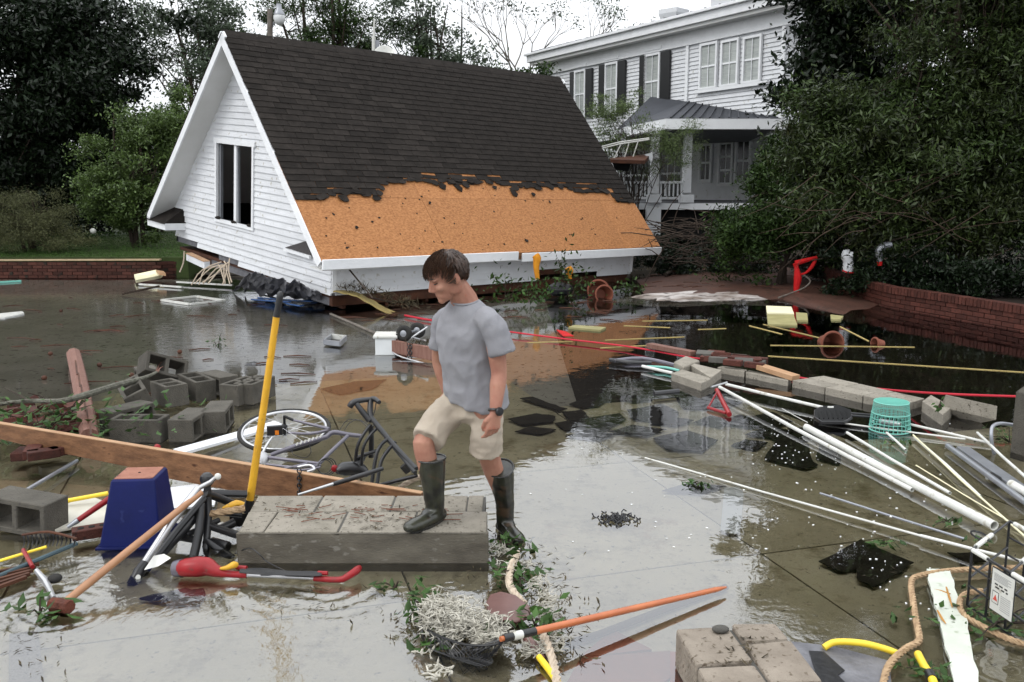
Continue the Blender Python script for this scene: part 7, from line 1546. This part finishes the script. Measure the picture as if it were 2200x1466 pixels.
MB().beam(G(300, 611, .03), G(392, 617, .03), .06, .03).build('white_strip', PVC, None, 'long white strip lying under the hanging wires left of the garage', 'strip', smooth=False); MB().beam(G(380, 606, .05), G(500, 613, .05), .05, .03).build('white_strip', PVC, None, 'second white strip reaching below the hanging wires', 'strip', smooth=False)
MB().tube([G(262, 632, .03), G(300, 624, .08), G(342, 615, .12)], .02, 6, sub=3).build('stick', BARK, None, 'dark stick lying below the cream board', 'stick')
for px, col_, lab in ((181, PVC, 'small white bottle below the left brick wall'), (193, YEL2, 'small yellow topped bottle below the left brick wall')):
    MB().lathe(G(px, 592, .05), [(.05, 0), (.055, .1), (.03, .15), (.02, .2)], n=12).build('bottle', col_, None, lab, 'bottle', 'bottles below the left brick wall')
MB().beam(G(-40, 609, .02), G(45, 604, .02), .08, .03).build('green_board', TEAL, None, 'green painted strip at the left edge near the brick wall', 'strip', smooth=False); MB().prism([G(-30, 676, .02), G(48, 669, .02), G(52, 673, .02), G(10, 682, .02), G(-30, 684, .02)], .02).build('white_green_board', PVC, None, 'white and green board lying at the left edge', 'board', smooth=False)
lb = T('lawn_ball', 'white ball on the lawn in front of the shrubs', 'ball', P(200, 500, 21)); MB().ball(P(200, 497, 21), .07).build('ball_body', PVC, lb)
# garage skirts: wires, sheet, downspout, cloths
ds_ = T('downspout_piece', 'white fallen gutter piece under the left corner of the garage', 'gutter', P(425, 560, 16)); a, b_ = P(406, 552, 16.2), P(445, 570, 15.7); MB().beam(a, b_, .1, .12).build('gutter_body', WHITE, ds_, smooth=False); MB().beam(a + Vector((0, 0, .065)), b_ + Vector((0, 0, .065)), .12, .015).build('gutter_lip', PLANKTOP, ds_, smooth=False)
wr = T('hanging_wires', 'bundle of pale cables hanging from under the white gable', 'cables', P(480, 600, 15)); rr = random.Random(6)
for k in range(11):
    x0 = rr.uniform(465, 500); x1 = rr.uniform(410, 500); MB().tube([P(x0, 560 + rr.uniform(-5, 12), 15.1), P((x0 + x1) / 2 + rr.uniform(-15, 15), 580 + rr.uniform(-5, 8), 15.0), P(x1, 608 + rr.uniform(-4, 6), 14.9)], .011, 6, sub=3).build('cable', ROPEP, wr)
MB().tube([P(396, 540, 16), P(394, 565, 16), P(386, 585, 16)], .012, 6, sub=3).build('cable', ROPEP, wr)
bs_ = T('black_sheeting', 'crumpled dark grey plastic sheeting spilling from under the white gable', 'plastic sheet', G(590, 640, 0))
def shf(u, v):
    a = G(505, 628, 0).lerp(G(700, 655, 0), u); b_ = P(540, 588, 14.8).lerp(P(690, 630, 13.95), u); p = a.lerp(b_, v); k = noise.noise(Vector((u * 7, v * 3, 0))); k2 = noise.noise(Vector((u * 17, v * 6, 4)))
    return p + Vector((k * .1, k2 * .12 - .1, abs(k) * .16 + k2 * .06 + .03))
MB().sheet(shf, 44, 12, .006).build('sheeting', GFOIL, bs_, ang=60)
for k in range(7): MB().tube([G(540 + k * 14, 640 + rr.uniform(-6, 10), .04), G(620 + k * 8, 650 + rr.uniform(-6, 8), .07), G(690 + k * 6, 645 + rr.uniform(-6, 6), .06)], .014, 6, sub=3).build('loose_hose', M('blue_hose', (.03, .09, .25), None, 5, .4) if k == 0 else (bpy.data.materials['blue_hose'] if k % 2 else BLK), None, ['topmost', 'second', 'third', 'fourth', 'fifth', 'sixth', 'lowest'][k] + ' thin hose in the bundle at the near garage corner', 'hose', 'hoses at the near garage corner')
mt = T('bamboo_mat', 'straw coloured mat with debris sliding out under the garage eave', 'mat', G(790, 650, 0)); MB().sheet(lambda u, v: P(716, 626, 14.0).lerp(G(850, 672, .03), u) + Vector((0, .35 * v, .05 * math.sin(u * 5) + .02 * noise.noise(Vector((u * 9, v * 4, 0))))), 24, 4, .02).build('mat_body', YSTICK, mt); rng = np.random.default_rng(4)
cs = np.array([tuple(P(730, 622, 14.1).lerp(G(900, 672, .05), rng.random()) + Vector((rng.normal() * .12, rng.normal() * .12 + .15, abs(rng.normal()) * .05 + .04))) for _ in range(500)]); leafmesh('straw_litter', cs, .11, DEADL, rng, kind='stuff', narrow=.25)
MB().tube([gw(WX0 + .2, WY0 - .05, -.12), G(800, 640, .3), G(850, 652, .1)], .014, 6).build('loose_pole', BARK, None, 'thin brown pole leaning from the near garage corner', 'pole')
MB().tube([G(710, 675, .02), G(780, 705, .02), G(815, 720, .03)], .02, 6, sub=3).build('pale_branch', PBARK, None, 'pale bare branch pointing at the white bin', 'branch')
for px, y0, y1, Y, lab in ((1152, 548, 600, 0, 'orange cloth hanging from the broken eave of the garage'), (1222, 575, 600, 1, 'smaller orange cloth tangled in vines below the eave')):
    Yc = 15.3 if Y == 0 else 16.1; MB().tube([P(px - 2, y0, Yc), P(px + 2, y0 + 8, Yc), P(px, (y0 + y1) / 2, Yc), P(px + 3, y1, Yc)], [.06, .07, .05, .035], 8, sub=3).build('orange_cloth', OCLOTH, None, lab, 'cloth', 'orange cloths on the eave')
for k, (px, py, Y, rad, n, lab) in enumerate([(1085, 625, 14.9, (.5, .2, .35), 150, 'leafy green plant growing under the eave right of the young man'), (1150, 632, 15.0, (.5, .25, .25), 130, 'grassy green tuft under the middle of the eave'), (1215, 590, 15.9, (.25, .15, .6), 160, 'dark vine hanging over the eave near the second orange cloth'), (1225, 620, 15.8, (.5, .3, .35), 130, 'dark leafy tangle left of the nested pots'), (1345, 620, 16.5, (.4, .2, .2), 120, 'weedy tangle right of the nested pots'), (1560, 590, 18, (.5, .3, .25), 160, 'weeds standing on the mud before the porch'), (1640, 600, 17, (.25, .2, .2), 70, 'pale weeds on the mud left of the red cloth')]): sprig('plant', lab, P(px, py, Y), rad, n, .09, LEAFM if k != 1 else LEAFG, 'plant', 90 + k)
bag = T('black_bag', 'black rubbish bag among the vines below the eave', 'bag', P(1205, 635, 15.6)); MB().ball(P(1203, 622, 15.9), .24, .16, .13, n=9, m=6).build('bag_body', BSHEET, bag, ang=20)
gl_ = 'drift logs beyond the sand bank'
for a, b_, r_, lab in [((1480, 540, .3), (1720, 562, .2), .06, 'long pale log lying beyond the sand bank'), ((1420, 530, .5), (1520, 575, .1), .05, 'dark pole slanting down beside the garage end'), ((1400, 560, .2), (1600, 520, .4), .045, 'dark branch rising to the right behind the mud'), ((1560, 560, .1), (1750, 545, .3), .035, 'thin branch in front of the sprawling shrub'), ((1430, 590, .1), (1500, 560, .2), .04, 'short dark stick at the garage end')]: MB().tube([G(*a), G((a[0] + b_[0]) / 2, (a[1] + b_[1]) / 2 - 3, (a[2] + b_[2]) / 2), G(*b_)], [r_, r_ * .9, r_ * .6], 7).build('drift_log', PBARK if 'pale' in lab else BARK, None, lab, 'log', gl_)
# small litter: floating twigs, leaves, flecks
rng = np.random.default_rng(21); C = []
def scatter(px0, px1, py0, py1, n, z=.006):
    for _ in range(n): C.append(tuple(G(rng.uniform(px0, px1), py0 + (py1 - py0) * rng.random() ** 1.0, z)))
scatter(0, 700, 640, 860, 330); scatter(400, 1300, 640, 700, 260); scatter(1100, 1500, 780, 960, 130); scatter(1650, 2200, 950, 1300, 110); scatter(400, 1050, 1260, 1330, 90); scatter(1350, 2200, 650, 760, 160); scatter(60, 500, 590, 660, 200); scatter(0, 160, 1230, 1466, 40)
for px, py, sx, sy, n in ((820, 1112, 120, 22, 130), (640, 1090, 60, 14, 40), (1600, 1400, 60, 40, 60)):
    for _ in range(n): C.append(tuple(G(px + rng.normal() * sx * .6, min(py + 22, max(py - 30, py + rng.normal() * sy * .7)), .172)))
for _ in range(420): C.append(tuple(G(rng.uniform(1400, 1900), rng.uniform(572, 650), .11)))
for _ in range(140): q_ = pr[rng.integers(0, 5)]; C.append((q_.x - rng.random() * .9, q_.y - rng.random() * .9, .06))
leafmesh('floating_litter', np.array(C), .036, DEADL, rng, kind='stuff', narrow=.4, flat=.85)
C = []
scatter(1600, 2050, 900, 1180, 95, .004); scatter(1850, 2060, 1200, 1330, 30, .004); scatter(1100, 1600, 960, 1200, 40, .004); scatter(1640, 1800, 900, 1010, 60, .004)
def blobs(C, r0, mat, nm):
    mb = MB()
    for c in C:
        r_ = r0 * rng.uniform(.15, 1.15); n = 7; ph = rng.random() * 6; pts = [Vector(c) + Vector((math.cos(ph + 6.283 * k / n) * r_ * rng.uniform(.7, 1.2), math.sin(ph + 6.283 * k / n) * r_ * rng.uniform(.5, .9), 0)) for k in range(n)]
        mb.prism(pts, .003)
    mb.build(nm, mat, kind='stuff', smooth=False)
blobs(C, .0065, FOAM, 'foam_flecks')
mb = MB(); rr = random.Random(12)
for k in range(150):
    px, py = rr.choice([(rr.uniform(0, 650), rr.uniform(640, 850)), (rr.uniform(700, 1300), rr.uniform(640, 690)), (rr.uniform(1380, 1800), rr.uniform(560, 620))]); a = rr.gauss(0, .5); l = rr.uniform(.08, .45); c = G(px, py, .008 if px < 1300 else .12); mb.tube([c, c + Vector((math.cos(a) * l * .5, math.sin(a) * l * .5 + .02, .005)), c + Vector((math.cos(a) * l, math.sin(a) * l, 0))], [.006, .008, .004], 4)
mb.build('floating_twigs', DARKWOOD, kind='stuff')
mb = MB()
for k in range(46):
    c = G(rr.uniform(590, 960), rr.uniform(1085, 1122), .171); a = rr.uniform(-.6, .6); l = rr.uniform(.01, .09) if k > 6 else rr.uniform(.08, .15); mb.tube([c, c + Vector((math.cos(a) * l, math.sin(a) * l, .002))], .0022, 4)
mb.build('bark_splinters', M('bark_splinter', (.14, .05, .03), None, 8, .8), kind='stuff')
gn = 'seed balls drifting on the grey water'
for k, (px, py) in enumerate([(131, 668), (108, 760), (214, 784), (283, 806), (386, 756), (95, 812), (320, 830)]): MB().ball(G(px, py, .02), .03, .03, .026, n=8, m=6).build('seed_ball', DARKWOOD, None, ['dark seed ball farthest left on the grey water, near the white and green board', 'dark seed ball left of the top of the wood post', 'dark seed ball just right of the top of the wood post', 'dark seed ball nearest the torn tip of the branch', 'dark seed ball below the floating leaf clump', 'dark seed ball over the twigs at the left edge', 'dark seed ball behind the leaning top block'][k], 'seed ball', gn, ang=20)
# brush heap under the porch
rng = np.random.default_rng(31); mb = MB(); rr = random.Random(14)
for k in range(260):
    c = P(rr.uniform(1400, 1760), rr.uniform(470, 570), rr.uniform(17.8, 21)); c.z = max(c.z, .12); d = Vector((rr.gauss(0, 1), rr.gauss(0, .5), rr.gauss(0, .25))).normalized(); l = rr.uniform(.3, 1.3); mb.tube([c, c + d * l * .5 + Vector((0, 0, .05)), c + d * l], [.012, .01, .004], 4)
mb.build('brush_tangle', BARK, kind='stuff')
